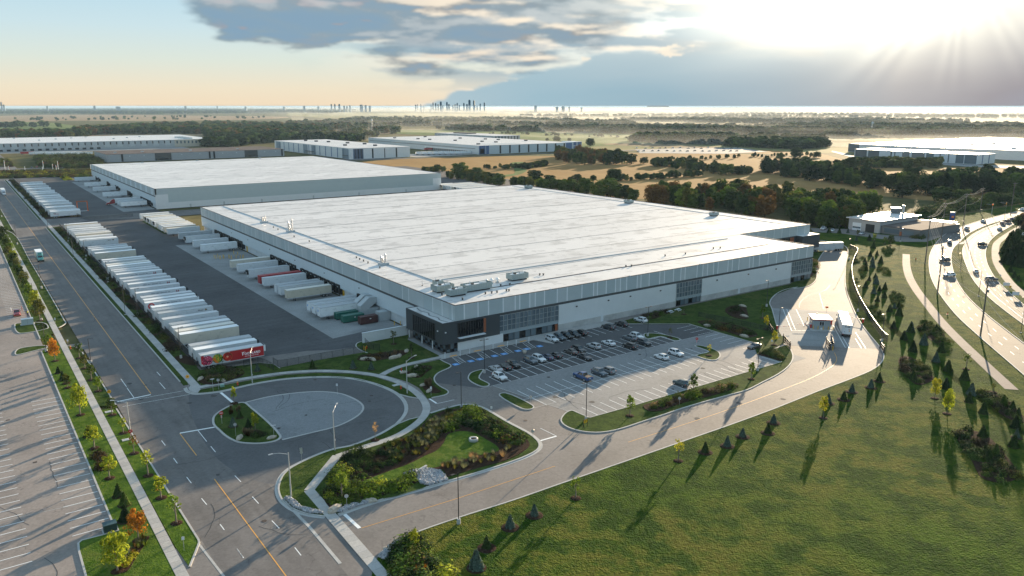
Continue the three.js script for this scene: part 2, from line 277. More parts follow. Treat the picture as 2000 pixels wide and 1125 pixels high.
struct('lot_entrance', slab(R4(13.5, 24.5, -118, -60), 0.004), M.drive);
const circle = struct('turning_circle', slab(smooth([...fO([[225, 148], [270, 160], [400, 144], [600, 99], [760, 72], [900, 59], [1050, 54], [1200, 62], [1330, 89], [1440, 129], [1500, 164], [1540, 210], [1546, 250], [1530, 290], [1485, 340], [1400, 391], [1300, 436], [1200, 471], [1100, 491], [1000, 526], [900, 571], [830, 611], [785, 655], [762, 700], [640, 690], [400, 560], [250, 330], [215, 200]])], true, 4), 0.003), M.circle);
struct('paved_disc', slab(smooth(fO([[552, 208], [700, 174], [850, 152], [1000, 142], [1130, 152], [1216, 183], [1264, 217], [1273, 245], [1250, 278], [1188, 317], [1110, 351], [950, 391], [790, 430], [772, 422], [700, 348], [620, 262]]), true, 4), 0.01), M.paleDisc);
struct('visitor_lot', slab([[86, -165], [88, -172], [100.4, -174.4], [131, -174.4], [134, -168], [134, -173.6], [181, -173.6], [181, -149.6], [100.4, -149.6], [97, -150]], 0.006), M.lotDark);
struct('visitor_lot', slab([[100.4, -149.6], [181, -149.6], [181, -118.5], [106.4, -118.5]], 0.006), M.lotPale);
struct('gate_pad', slab(fP([[40, 235], [980, 290], [1225, 680], [245, 645], [110, 480]]), 0.006), M.slab);

// lawns with a rim, planting beds, kerbs
const lawn = (n, pts, m = M.turf, y = 0.1) => struct(n, slab(pts, y, -0.1), m);
const kerb = (pts, closed = false, w = 0.3, y = 0.14) => struct('kerb', ribbon(pts, w, y, -0.02, closed), M.kerb);
const gutter = (pts, closed = false, d = 0.45) => struct('gutter', ribbon(offset(pts, closed, d), 0.55, 0.016, null, closed), M.kerb);
const bed = (pts, y = 0.2) => struct('planting_bed', slab(smooth(pts, true, 4), y, -0.05), M.mulch);
const driveS = smooth([...fL([[128, 762], [150, 735], [200, 690], [320, 625], [640, 510], [1000, 395], [1330, 280]]), ...fN([[0, 710], [170, 650], [400, 570], [700, 460], [1000, 340], [1200, 265], [1330, 210], [1390, 165], [1408, 130], [1405, 95]]), ...fP([[1225, 660], [1100, 510], [1000, 370], [930, 230], [880, 100], [850, 0]]), ...fH([[302, 690], [290, 640], [283, 590], [288, 480], [300, 400], [270, 372], [180, 350], [85, 336]])], false, 3);
lawn('lawn', [...fL([[85, 900], [95, 825]]), ...driveS, ...fX([[1586, 460], [1600, 440], [1700, 432], [1850, 425], [2000, 398], [2140, 385], [2500, 640], [2500, 1250], [900, 1300], [720, 1180]])], M.lawn);
kerb(driveS);
// verge between lot and driveway
const vergeK = smooth(fQ([[1655, 228], [1790, 182], [1900, 150], [1930, 185], [1950, 240], [1940, 290], [1890, 350], [1800, 410], [1700, 460], [1560, 530], [1400, 575], [1200, 630], [1000, 690], [860, 738], [700, 790], [520, 850], [400, 880], [280, 892], [150, 880], [60, 855], [0, 820], [-18, 785], [0, 750], [35, 718], [75, 706], [130, 728], [222, 766]]), false, 3);
const lotS = fQ([[225, 767], [620, 657], [1240, 473], [1858, 291]]);
lawn('lawn', [...vergeK, ...lotS]); kerb(vergeK); gutter(vergeK.slice(6, -12)); kerb(lotS.slice(), false, 0.2);
bed(fQ([[680, 668], [760, 640], [900, 600], [1000, 570], [1150, 545], [1300, 505], [1400, 480], [1470, 478], [1490, 495], [1400, 540], [1250, 585], [1100, 620], [950, 665], [800, 715], [720, 710]]));
bed(fQ([[1655, 228], [1700, 205], [1770, 188], [1820, 200], [1855, 240], [1865, 280], [1850, 285], [1750, 255]]));
// lawn between the warehouse front and the gate
const neK = smooth([...fP([[110, 480], [70, 340], [40, 235], [18, 185], [40, 130], [100, 75], [200, 30], [330, 5]]), ...fM([[1790, 195], [1850, 186], [1885, 165], [1897, 140], [1893, 95], [1915, 45], [1945, 8]])], false, 3);
lawn('lawn', [[162, -173.6], [181, -160], [181, -136], ...fG([[990, 440], [1090, 402], [1170, 360], [1180, 330]]), ...fP([[150, 545]]), ...neK, [290, -240], [272, -240], [272, -176.4], [181, -176.4]]); kerb(neK); kerb([[162, -173.6], [181, -160.3], [181, -136]], false, 0.2);
bed(fM([[1095, 318], [1180, 300], [1240, 292], [1200, 318], [1140, 335]]));
bed(fM([[1355, 345], [1420, 342], [1520, 360], [1600, 385], [1625, 410], [1580, 418], [1480, 390], [1390, 365]]));
bed(fM([[1480, 290], [1510, 275], [1560, 272], [1580, 300], [1575, 335], [1530, 330], [1490, 310]]));
bed(fM([[1845, 120], [1875, 60], [1885, 70], [1870, 140]]));
// lawn and beds before the yard
lawn('lawn', [...fX([[393, 755.5], [385, 724], [440, 719], [476, 713.6], [506, 709], [534.6, 711.4], [544, 719], [622.6, 703.5], [712, 688.5]]), ...smooth(fX([[708, 686], [697, 679], [695.4, 674.3], [699, 670], [708.5, 667]]), false, 3), ...fU([[550, 290], [1200, 175], [1170, 250], [1640, 492], [1000, 640], [750, 755], [300, 720], [0, 690]]), ...fO([[1000, 8], [800, 18], [600, 45], [300, 108]])]);
kerb(smooth(fX([[718, 690], [708, 686], [697, 679], [695.4, 674.3], [699, 670], [708.5, 667]]), false, 3)); kerb(fX([[476, 713.6], [506, 709], [534.6, 711.4], [547, 720]]), false, 0.2);
bed(fE([[20, 265], [60, 225], [150, 205], [230, 215], [262, 240], [200, 275], [100, 300], [40, 295]]));
bed(fU([[430, 545], [560, 490], [800, 440], [1000, 420], [1150, 415], [1170, 440], [1100, 490], [900, 530], [700, 565], [520, 565]]));
struct('paver_strip', slab(fU([[1170, 250], [1268, 235], [1700, 478], [1640, 492]]), 0.12, 0), M.slab);
const cornerK = smooth(fU([[1645, 545], [1710, 580], [1800, 625], [1795, 655], [1620, 740], [1562, 810], [1580, 880], [1650, 940], [1755, 1000], [1765, 1030], [1720, 1062], [1520, 1105]]), false, 4);
lawn('lawn', [...fU([[850, 775], [1000, 690], [1100, 660]]), ...cornerK, ...fU([[1460, 1115], [1430, 1070], [1340, 960], [1200, 880], [1000, 815]])]); kerb(cornerK);
bed(fU([[1150, 740], [1260, 680], [1330, 650], [1500, 640], [1530, 665], [1440, 740], [1350, 810], [1250, 810], [1170, 780]]));
bed(fU([[1390, 950], [1430, 880], [1540, 930], [1620, 990], [1665, 1010], [1600, 1040], [1500, 1035]]));
const northArc = fO([[270, 152], [400, 140], [600, 95], [760, 68], [900, 55], [1050, 50], [1200, 58], [1330, 85], [1440, 125], [1500, 158], [1560, 174], [1622, 184]]);
lawn('lawn', [...northArc, ...fO([[1626, 190], [1570, 142], [1470, 90], [1350, 52], [1200, 32], [1000, 27], [800, 40], [600, 70], [285, 130]])]);
const northK = smooth(fO([[200, 118], [212, 138], [240, 150], [270, 153], [400, 140], [600, 95], [760, 68], [900, 55], [1050, 50], [1200, 58], [1330, 85], [1440, 125], [1500, 160], [1540, 205], [1550, 250], [1534, 290], [1490, 340]]), false, 4);
kerb(northK); gutter(northK, false, 0.42); kerb(fO([[1500, 158], [1560, 174], [1622, 184]])); 
const southK = smooth(fO([[1490, 340], [1400, 395], [1300, 440], [1200, 475], [1100, 495], [1000, 530], [900, 575], [830, 615], [790, 655], [770, 700], [764, 740], [785, 800], [850, 855], [950, 890], [1050, 903]]), false, 4);
lawn('lawn', [...fO([[1620, 297], [1612, 308], [1540, 363], [1440, 418], [1260, 478], [1107, 530], [920, 748], [1035, 882]]), ...[...southK].reverse(), ...fO([[1560, 312]])]); kerb(southK); gutter(southK, false, 0.42); kerb(fO([[1490, 340], [1560, 312], [1622, 297]]));
const gardenK = smooth([...fT([[260, 1022], [520, 930], [1020, 790], [1190, 740], [1500, 650], [1850, 530], [1955, 470], [1968, 420], [1900, 350], [1700, 240], [1480, 115], [1400, 94], [1320, 92], [1180, 125], [1050, 165]])], false, 4);
lawn('lawn', [...gardenK, ...fO([[1690, 272], [1668, 302], [1603, 367], [1483, 432], [1283, 494], [1143, 547], [982, 747], [1118, 888]])]); kerb(gardenK); gutter(gardenK, false, 0.42);
bed(fT([[135, 830], [200, 730], [300, 570], [480, 525], [740, 410], [870, 360], [1070, 185], [1200, 135], [1330, 125], [1440, 130], [1500, 190], [1640, 265], [1760, 330], [1850, 372], [1890, 430], [1850, 480], [1700, 560], [1400, 645], [1250, 690], [1195, 705], [1140, 640], [900, 770], [580, 880], [400, 920], [240, 990], [160, 930]]), 0.16);
struct('swale_lawn', slab(smooth(fT([[1160, 420], [1200, 345], [1300, 320], [1400, 330], [1520, 390], [1615, 450], [1625, 485], [1550, 505], [1400, 540], [1200, 600], [1020, 640], [880, 655], [800, 700], [760, 745], [600, 770], [420, 800], [440, 765], [600, 695], [860, 600], [1000, 530], [1090, 490]]), true, 3), 0.18), M.swale);
struct('lawn_patch', slab(smooth(fT([[580, 895], [780, 850], [930, 770], [1010, 790], [860, 840], [700, 885]]), true, 3), 0.175), M.turf);
// round green island, small islands
const greenK = smooth(fO([[364, 315], [374, 288], [420, 253], [480, 223], [545, 208], [600, 245], [700, 330], [765, 400], [774, 420], [750, 440], [680, 455], [600, 458], [520, 450], [450, 418], [400, 375], [370, 345]]), true, 4);
lawn('island_lawn', greenK); kerb(greenK, true, 0.45); kerb(smooth(fO([[552, 208], [700, 172], [850, 150], [1000, 140], [1130, 150], [1220, 182], [1270, 216], [1279, 245], [1254, 280], [1190, 320], [1110, 354], [950, 394], [785, 434]]), false, 4), false, 0.45, 0.03);
const isl = (pts) => { const k = smooth(pts, true, 4); lawn('island_lawn', k); kerb(k, true); return k; };
isl(fF([[448, 600], [450, 575], [470, 555], [540, 537], [515, 592], [580, 630], [572, 643], [540, 647], [490, 630]]));
isl(fF([[648, 705], [655, 692], [690, 690], [855, 765], [868, 780], [855, 792], [820, 795], [790, 788]]));
isl(fQ([[690, 54], [740, 49], [800, 52], [900, 70], [985, 94], [993, 104], [970, 112], [930, 108], [832, 77], [715, 96]]));
isl(fQ([[1118, 157], [1150, 152], [1240, 172], [1310, 202], [1330, 228], [1325, 255], [1290, 276], [1240, 274], [1130, 237], [1235, 205]]));
isl(fB([[86, 700], [95, 688], [240, 682], [278, 705], [270, 718], [125, 744], [98, 735]])); isl(fB([[88, 860], [115, 832], [250, 815], [275, 825], [200, 845], [100, 868]]));
// street verges, sidewalks
const vl = isl(fX([[4, 448], [25, 456], [60, 512], [125, 625], [128, 632], [111, 641], [70, 560], [20, 470]]));
lawn('lawn', [[20.6, -860], [23.7, -860], [23.7, -505], [20.6, -505]]);
const v2 = [...fC([[380, -184], [425, -182], [470, -150], [660, 150], [565, 158]])]; lawn('lawn', v2); kerb(fC([[425, -182], [470, -150], [662, 150]]));
const v3 = [...fC([[578, 178], [665, 172], [1133, 920]]), ...smooth(fC([[1137, 935], [1130, 955], [1082, 1076]]), false, 3), ...fC([[1000, 960]])]; lawn('lawn', v3, M.swale); kerb(v3.slice(1, -1));
lawn('lawn', [[15, -520], [18.7, -520], [18.7, -262], [15, -258]]);
const l2 = [...fX([[81, 687], [112, 668], [150.6, 740], [346, 1116], [400, 1220], [180, 1220], [163, 1105]]), ...smooth(fX([[154, 1075], [153, 1062], [160, 1056], [205, 1044.6]]), false, 3), ...fX([[224, 1031]])];
lawn('lawn', l2, M.swale); kerb([l2[0], l2[l2.length - 1], ...fX([[205, 1044.6], [160, 1056], [153, 1062], [154, 1075], [180, 1170]])]);
kerb([[15, -520], [15, -258]]); kerb([[23.85, -860], [23.85, -505]]);
lawn('lawn', R4(39.35, 40.6, -503, -193)); kerb([[39.3, -503], [39.3, -196]]); gutter([[39.3, -503], [39.3, -196]], false, -0.42);
lawn('lawn', R4(39.35, 40.6, -856, -543)); kerb([[39.3, -856], [39.3, -543]]);
struct('planting_strip', slab([[42.6, -503], [46.2, -503], [45.6, -202], [42.7, -191]], 0.08, -0.05), M.turf);
struct('planting_strip', slab([[42.6, -856], [46.2, -856], [46.2, -550], [62, -550], [62, -543], [42.6, -543]], 0.08, -0.05), M.mulch);
for (let z = -498; z < -200; z += rr(9, 22)) bed([[43.1, z], [45.6, z + rr(-1, 1)], [45.5, z + rr(5, 11)], [43.2, z + rr(5, 10)]], 0.11);
kerb(fO([[850, 862], [950, 965], [1085, 1125], [1140, 1190]]), false, 0.5, 0.02); kerb(fO([[790, 800], [850, 862]]), false, 0.3);
kerb(fC([[1137, 945], [1280, 1130]]), false, 0.35, 0.02);
// sidewalks: slabs of concrete with joints, each slab a piece where they can be told apart
function sidewalk(line, w, y, step, pieces) {
  const c = new THREE.CatmullRomCurve3(line.map(([x, z]) => new THREE.Vector3(x, 0, z)), false, 'catmullrom', 0.02), len = c.getLength(), n = Math.max(2, Math.round(len / step)), p = c.getSpacedPoints(n).map((q) => [q.x, q.z]);
  const L = offset(p, false, -w / 2), R = offset(p, false, w / 2), base = struct('sidewalk', ribbon(p, w, y - 0.03, -0.05), M.joint ??= mat([0.2, 0.19, 0.18], 0.9)), list = [];
  for (let i = 0; i < n; i++) {
    const g = 0.02 / Math.max(0.3, Math.hypot(p[i + 1][0] - p[i][0], p[i + 1][1] - p[i][1])), at = (A, B, t) => [mix(A[0], B[0], t), mix(A[1], B[1], t)];
    const q = [at(L[i], L[i + 1], g), at(R[i], R[i + 1], g), at(R[i], R[i + 1], 1 - g), at(L[i], L[i + 1], 1 - g)];
    const geo = slab(q, y + rr(-0.004, 0.004), y - 0.05);
    if (i < pieces || pieces < 0 && i >= n + pieces) part('paving_slab', geo, [M.walk, M.walkB, M.walkC][i * 7 % 3], base); else list.push(geo);
  }
  if (list.length) { const r = part('paving_slabs', merge(list), M.walk, base); r.userData.kind = 'stuff'; }
  return base;
}
M.walkB = M.walk.clone(); M.walkB.color = rgb([0.93, 0.93, 0.92]); M.walkC = M.walk.clone(); M.walkC.color = rgb([1.06, 1.05, 1.03]);
sidewalk([[19.7, -75], [19.75, -860]], 1.6, 0.13, 1.7, 90);
sidewalk([[41.6, -190], [41.6, -503]], 1.9, 0.13, 1.9, 40);
sidewalk([[41.6, -503], [41.6, -856]], 1.9, 0.13, 1.9, 0);
const ring = smooth(fO([[262, 120], [450, 82], [600, 56], [800, 28], [1000, 16], [1200, 22], [1365, 44], [1487, 82], [1585, 135], [1648, 195], [1667, 248], [1643, 302], [1570, 365], [1460, 425], [1270, 486], [1124, 537]]), false, 3);
sidewalk(ring, 1.75, 0.13, 1.8, 300); sidewalk(fO([[1120, 533], [948, 747]]), 1.8, 0.126, 1.8, 99); sidewalk(fO([[948, 744], [1280, 1125], [1500, 1380]]), 1.8, 0.128, 1.8, 99);
struct('sidewalk', slab(fO([[212, 122], [238, 92], [288, 128], [268, 150], [240, 147], [222, 138]]), 0.12, -0.02), M.walk);
sidewalk(smooth(fU([[800, 768], [900, 712], [1030, 660], [1140, 625], [1350, 575], [1650, 512]]), false, 3), 1.7, 0.128, 1.8, 40);
struct('entrance_pavement', slab([[100.6, -174.4], [131, -174.4], ...smooth([[131.4, -174.2], [133, -169.6], [133.8, -168.2], [134.8, -169], [135, -173.2]], false, 4), [135.2, -173.6], [162, -173.6], [162, -177.7], [103, -177.7], [101.4, -177.2]], 0.13, -0.02), M.walk);
for (const k of [[[100.6, -174.4], [131, -174.4]]]) kerb(k, false, 0.2, 0.145);
struct('footpath', ribbon(smooth(fH([[656, 428], [658, 500], [676, 570], [720, 648], [780, 728], [865, 835], [965, 940], [1080, 1050], [1160, 1125], [1300, 1255]]), false, 5), 3.0, 0.13), M.path);
struct('footpath', ribbon(smooth(fH([[1420, 235], [1340, 268], [1285, 302], [1232, 340], [1208, 365], [1200, 425], [1212, 485], [1250, 550], [1300, 612], [1372, 672], [1480, 760]]), false, 5), 3.0, 0.13), M.path);
// the divided highway
const hwA = [...fH([[1420, 148], [1240, 188], [1100, 225], [1000, 258], [920, 290], [850, 345], [805, 420], [795, 480], [805, 560], [830, 620], [880, 700], [970, 810], [1100, 930], [1250, 1060], [1400, 1190], [1600, 1370]])],
  hwB = [...fH([[1420, 162], [1300, 205], [1150, 250], [1040, 300], [985, 350], [945, 390], [930, 440], [935, 500], [955, 570], [1000, 650], [1060, 720], [1150, 800], [1250, 880], [1375, 975], [1500, 1070], [1700, 1210]])],
  hwC = [...fH([[1420, 165], [1310, 212], [1170, 262], [1080, 310], [1030, 350], [1003, 390], [1003, 440], [1020, 490], [1050, 560], [1100, 630], [1180, 710], [1280, 790], [1375, 860], [1480, 940], [1700, 1100]])],
  hwD = [...fH([[1440, 195], [1375, 215], [1290, 260], [1220, 300], [1165, 350], [1140, 410], [1145, 470], [1165, 520], [1210, 590], [1270, 650], [1375, 740], [1480, 830], [1700, 1000]])];
const A_ = smooth(hwA, false, 4), B_ = smooth(hwB, false, 4), C_ = smooth(hwC, false, 4), D_ = smooth(hwD, false, 4);
const hwy1 = struct('highway', slab([...A_, ...B_.reverse()], 0.135), M.highway), hwy2 = struct('highway', slab([...C_, ...D_.reverse()], 0.135), M.highway); B_.reverse(); D_.reverse();
struct('median_strip', slab([...smooth(fH([[1420, 163], [1305, 208], [1160, 256], [1060, 305], [1005, 350], [975, 366], [1003, 366], [1040, 345], [1090, 305], [1175, 260], [1315, 211]]), true, 3)], 0.15), M.slab);
for (const k of [A_, B_, C_, D_]) kerb(k, false, 0.3, 0.25);
function laneLine(target, S, T, t, dash, from = 0, to = 1, w = 0.16) {   // a line between two edges of a carriageway
  const cs = new THREE.CatmullRomCurve3(S.map(([x, z]) => new THREE.Vector3(x, 0.146, z))).getSpacedPoints(160), ct = new THREE.CatmullRomCurve3(T.map(([x, z]) => new THREE.Vector3(x, 0.146, z))).getSpacedPoints(160);
  const p = cs.map((q, i) => [mix(q.x, ct[i].x, t), mix(q.z, ct[i].z, t)]).slice(Math.floor(from * 160), Math.ceil(to * 160) + 1);
  if (!dash) return part('lane_line', ribbon(p, w, 0.146), M.line, target);
  const c = new THREE.CatmullRomCurve3(p.map(([x, z]) => new THREE.Vector3(x, 0, z))), n = Math.floor(c.getLength() / dash), q = c.getSpacedPoints(n * 3).map((v) => [v.x, v.z]);
  for (let i = 0; i < n; i++) part('lane_line', ribbon(q.slice(i * 3, i * 3 + 2), w, 0.146), M.line, target);
}
laneLine(hwy1, hwA, hwB, 0.36, 9); laneLine(hwy1, hwA, hwB, 0.66, 9); laneLine(hwy2, hwC, hwD, 0.3, 0, 0, 1, 0.14); laneLine(hwy2, hwC, hwD, 0.54, 9); laneLine(hwy2, hwC, hwD, 0.78, 9);
struct('fire_hall_forecourt', slab(fH([[70, 268], [330, 275], [470, 305], [760, 330], [770, 352], [600, 350], [420, 322], [250, 300], [90, 292]]), 0.12), M.drive);
struct('fire_hall_forecourt', slab(fH([[640, 352], [780, 352], [880, 318], [930, 292], [905, 285], [800, 320], [640, 335]]), 0.116), M.drive);

// painted markings, each a piece of the surface it is on
const mark = (host, a, b, w = 0.12, m = M.line, y = 0.02) => part('marking', ribbon([a, b], w, y), m, host);
const street = scene.getObjectByName('street'), driveway = scene.getObjectByName('driveway'), lot1 = scene.getObjectByName('visitor_lot'), lot2 = scene.getObjectByName('visitor_lot_001'), gatePad = scene.getObjectByName('gate_pad'), sideLot = scene.getObjectByName('side_lot');
part('centre_line', ribbon([[31.75, -640], [31.75, -191.7]], 0.16, 0.012), M.yellow, street); part('centre_line', ribbon([[30.6, -850], [31.75, -640]], 0.16, 0.012), M.yellow, street);
part('centre_line', ribbon([[31.85, -138.3], [32, 40]], 0.16, 0.012), M.yellow, street); part('centre_line', ribbon(fO([[160, 396], [262, 530]]), 0.16, 0.012), M.yellow, street);
for (const [a, b] of [[[670, 130], [860, 90]]]) part('stop_line', ribbon(fC([a, b]), 0.5, 0.014), M.line, street);
part('stop_line', ribbon(fO([[160, 394], [378, 356]]), 0.5, 0.014), M.line, street); part('crosswalk_line', ribbon(fC([[700, 158], [1085, 88]]), 0.12, 0.014), M.line, street); part('crosswalk_line', ribbon(fC([[690, 132], [1050, 68]]), 0.12, 0.014), M.line, street);
for (const s of [[[690, 0], [722, 45]], [[725, 52], [765, 108]], [[910, 20], [943, 58]], [[895, -40], [915, -18]], [[922, 352], [943, 380]], [[990, 452], [1012, 482]], [[1065, 560], [1092, 595]], [[1150, 682], [1180, 718]], [[1256, 830], [1280, 862]], [[1353, 970], [1390, 1022]], [[1130, 295], [1180, 358]], [[1203, 385], [1230, 418]], [[1340, 552], [1375, 588]], [[1440, 672], [1476, 712]]]) part('lane_dash', ribbon(fC(s), 0.14, 0.012), M.line, street);
for (const s of [[[722, 928], [767, 975]], [[862, 1092], [900, 1140]], [[510, 1100], [545, 1150]]]) part('lane_dash', ribbon(fO(s), 0.14, 0.012), M.line, street);
part('stop_line', ribbon(fO([[410, 146], [490, 212]]), 0.6, 0.014), M.line, circle); part('stop_line', ribbon(fO([[1684, 184], [1727, 212]]), 0.45, 0.014), M.line, driveway); part('centre_line', ribbon(fO([[1727, 214], [1836, 190]]), 0.14, 0.014), M.line, driveway);
part('stop_line', ribbon(fF([[896, 1000], [1016, 966]]), 0.45, 0.014), M.line, driveway); part('centre_line', ribbon(fF([[1016, 966], [912, 915]]), 0.14, 0.014), M.line, driveway); part('stop_line', ribbon(fL([[-105, 468], [8, 572]]), 0.6, 0.014), M.line, driveway);
part('centre_line', ribbon([...fL([[20, 572], [640, 380], [1280, 168]])], 0.12, 0.014), M.yellow, driveway);
part('centre_line', ribbon(smooth([...fF([[1480, 1005]]), ...fN([[40, 585], [400, 465], [700, 355], [950, 255], [1050, 200], [1095, 165], [1105, 130], [1090, 95]])], false, 4), 0.12, 0.014), M.yellow, driveway);
part('centre_line', ribbon(smooth(fP([[345, 230], [345, 190], [400, 125], [480, 80], [560, 65], [640, 30], [680, -20]]), false, 4), 0.12, 0.014), M.yellow, driveway); part('centre_line', ribbon(smooth(fP([[565, 72], [585, 150], [612, 245]]), false, 4), 0.12, 0.014), M.yellow, driveway);
for (const s of [[[165, 245], [260, 485]], [[205, 245], [300, 470]], [[260, 485], [475, 478]], [[310, 250], [400, 435]], [[715, 425], [850, 670]], [[745, 425], [890, 672]], [[960, 500], [1075, 680]], [[960, 570], [1025, 675]]]) mark(gatePad, ...fP(s), 0.16);
// visitor lot stalls (a grid: pitch 2.757 m)
const K0 = 105.9, KP = 2.757, stall = (host, x, z0, z1, dx = 0) => part('stall_line', ribbon([[x, z0], [x + dx, z1]], 0.15, 0.02), M.line, host);
for (let k = 0; k < 23; k++) stall(lot1, K0 + KP * k, -160.9, -149.7);
part('stall_line', ribbon([[103.4, -155.4], [166.3, -155.4]], 0.11, 0.021), M.line, lot1); stall(lot1, 103.2, -155.4, -149.7);
for (let k = 0; k < 11; k++) stall(lot1, 136.5 + 2.72 * k, -173.4, -167.2);
for (let k = 0; k < 22; k++) stall(lot2, 103.3 + 2.757 * k, -143.4, -132);
part('stall_line', ribbon([[101, -137.7], [164, -137.7]], 0.11, 0.021), M.line, lot2);
for (let k = 0; k < 24; k++) stall(lot2, 108.8 + 2.757 * k, -126.2, -120.6);
for (let k = 0; k < 11; k++) part('stall_line', ribbon([[174.1, -158.6 + 2.75 * k], [180.4, -158.6 + 2.75 * k]], 0.11, 0.02), M.line, k < 4 ? lot1 : lot2);
part('lot_edge', ribbon([[97, -149.6], [173, -149.6]], 0.16, 0.014), M.kerb, lot2); part('lot_edge', ribbon([[100.4, -149.6], [106.4, -118.7]], 0.16, 0.014), M.kerb, lot2); part('lot_edge', ribbon(fF([[868, 785], [1005, 748]]), 0.16, 0.014), M.kerb, lot2);
const hatch = [[[340, 456], [378, 450], [430, 490], [395, 500]], [[500, 425], [532, 418], [588, 460], [550, 468]], [[650, 392], [682, 386], [738, 428], [705, 435]], [[795, 362], [825, 356], [885, 396], [850, 404]]].map((q) => fF(q));
for (const [a, b, c, d] of hatch) { part('hatch_line', ribbon([a, d], 0.1, 0.022), M.line, lot1); part('hatch_line', ribbon([b, c], 0.1, 0.022), M.line, lot1); for (let t = 0.08; t < 1; t += 0.17) part('hatch_line', ribbon([[mix(a[0], d[0], t), mix(a[1], d[1], t)], [mix(b[0], c[0], t), mix(b[1], c[1], t) - 0.5]], 0.1, 0.0225), M.line, lot1);
  part('tactile_plate', boxAt(a[0] - 0.3, a[0] + 1.9, 0.131, 0.15, -175.2, -174.55), M.tactile, scene.getObjectByName('entrance_pavement')); }
for (const q of [[[430, 437], [505, 477]], [[582, 406], [660, 447]], [[728, 375], [810, 412]]]) part('stall_line', ribbon(fF(q), 0.11, 0.02), M.line, lot1);
// accessible-stall squares: a blue square with the white wheelchair figure
const wheel = (() => { const g = []; g.push(new THREE.RingGeometry(0.24, 0.33, 18, 1, 0.6, 4.6).rotateX(-Math.PI / 2).translate(-0.04, 0, 0.16)); g.push(new THREE.CircleGeometry(0.1, 10).rotateX(-Math.PI / 2).translate(-0.1, 0, -0.52)); g.push(new THREE.PlaneGeometry(0.1, 0.5).rotateX(-Math.PI / 2).translate(-0.06, 0, -0.18)); g.push(new THREE.PlaneGeometry(0.36, 0.09).rotateX(-Math.PI / 2).translate(0.12, 0, 0.06)); g.push(new THREE.PlaneGeometry(0.09, 0.36).rotateX(-Math.PI / 2).rotateY(0.25).translate(0.32, 0, 0.24)); return merge(g); })();
for (const [x] of fF([[363, 501], [462, 481], [521, 468], [614, 447], [676, 434], [767, 415], [825, 404], [908, 385]])) { part('accessible_square', slab(R4(x - 0.85, x + 0.85, -169.35, -167.75), 0.024), M.blue, lot1); const w = part('accessible_symbol', wheel, M.line, lot1); w.position.set(x, 0.028, -168.5); }
// side lot stalls
for (let k = 0; k < 26; k++) { stall(sideLot, 8.2, 0, 0); const l = sideLot.children.at(-1); l.geometry = ribbon([[8.2, -131.2 - 2.82 * k], [13.8, -131.2 - 2.82 * k]], 0.17, 0.02); }
for (let k = -1; k < 30; k++) part('stall_line', ribbon([[-3.3, -129.6 - 2.84 * k], [2.4, -129.6 - 2.84 * k]], 0.17, 0.02), M.line, sideLot);
for (let k = 0; k < 46; k++) { const z = -290 - 2.84 * k; part('stall_line', ribbon([[9, z], [14.6, z]], 0.17, 0.02), M.line, sideLot); }
part('seam', ribbon([[-40, -146.5], [8.2, -142.4], [13.9, -141.8]], 0.1, 0.012), M.kerb, sideLot);
for (const [x, y] of [[66, 68], [45, 235], [200, 476], [-20, 700]]) { const [[a, b]] = fC([[x, y]]); part('drain_grate', boxAt(a - 0.35, a + 0.35, 0, 0.015, b - 0.35, b + 0.35), M.grate ??= mat([0.05, 0.035, 0.03], 0.8), sideLot); }
for (const [f, x, y, h] of [[fR, 925, 680, lot2], [fQ, 650, 227, lot2], [fF, 355, 637, lot1], [fO, 675, 930, street], [fO, 985, 68, circle], [fO, 1330, 165, circle], [fW, 240, 830, yard], [fF, 815, 865, driveway]]) { const [[a, b]] = f([[x, y]]); part('drain_grate', new THREE.CylinderGeometry(0.42, 0.42, 0.02, 14).translate(a, 0.022, b), M.grate, h); }
for (const [x, y] of [[1055, 75], [1325, 258], [1650, 472], [690, 12]]) { const [[a, b]] = frame(200, 500, 8.036)([[x, y]]); part('drain_grate', boxAt(a - 0.9, a + 0.9, 0, 0.02, b - 0.3, b + 0.3), M.grate, yard); }
for (let z = -500; z < -206; z += 4.2) part('stall_line', ribbon([[47, z], [63.5, z]], 0.1, 0.012), M.kerb, yard);
// wear on the paving: sealed cracks, repairs, oil
{ const seal = mat([0.035, 0.034, 0.035], 0.95), oil = mat([0.07, 0.066, 0.063], 0.98), host = [[street, 25, 38, -560, -20, 0.016], [sideLot, -30, 13, -420, -70, 0.016], [yard, 64, 84, -500, -210, 0.016], [lot2, 103, 172, -146, -121, 0.03], [driveway, 110, 175, -112, -70, 0.018], [circle, 42, 78, -185, -140, 0.02]];
  for (const [h, x0, x1, z0, z1, y] of host) { for (let i = 0; i < 12; i++) { let x = rr(x0, x1), z = rr(z0, z1), a = rnd() < 0.5 ? rr(-0.2, 0.2) : 1.57 + rr(-0.2, 0.2); const l = [[x, z]]; for (let k = 0; k < 9; k++) { a += rr(-0.3, 0.3); const nx = x + Math.cos(a) * 1.4, nz = z + Math.sin(a) * 1.4; if (nx < x0 || nx > x1) break; l.push([x = nx, z = nz]); } if (l.length > 3) part('crack_seal', ribbon(smooth(l, false, 2), 0.09, y), seal, h); } for (let i = 0; i < 7; i++) { const x = rr(x0, x1), z = rr(z0, z1), q = rr(0.25, 0.8); part('oil_stain', slab(smooth(Array.from({ length: 7 }, (_, k) => [x + Math.cos(k * 0.9) * q * rr(0.5, 1.1), z + Math.sin(k * 0.9) * q * rr(0.6, 1.4)]), true, 3), y - 0.002 * (i + 1)), oil, h); } } }
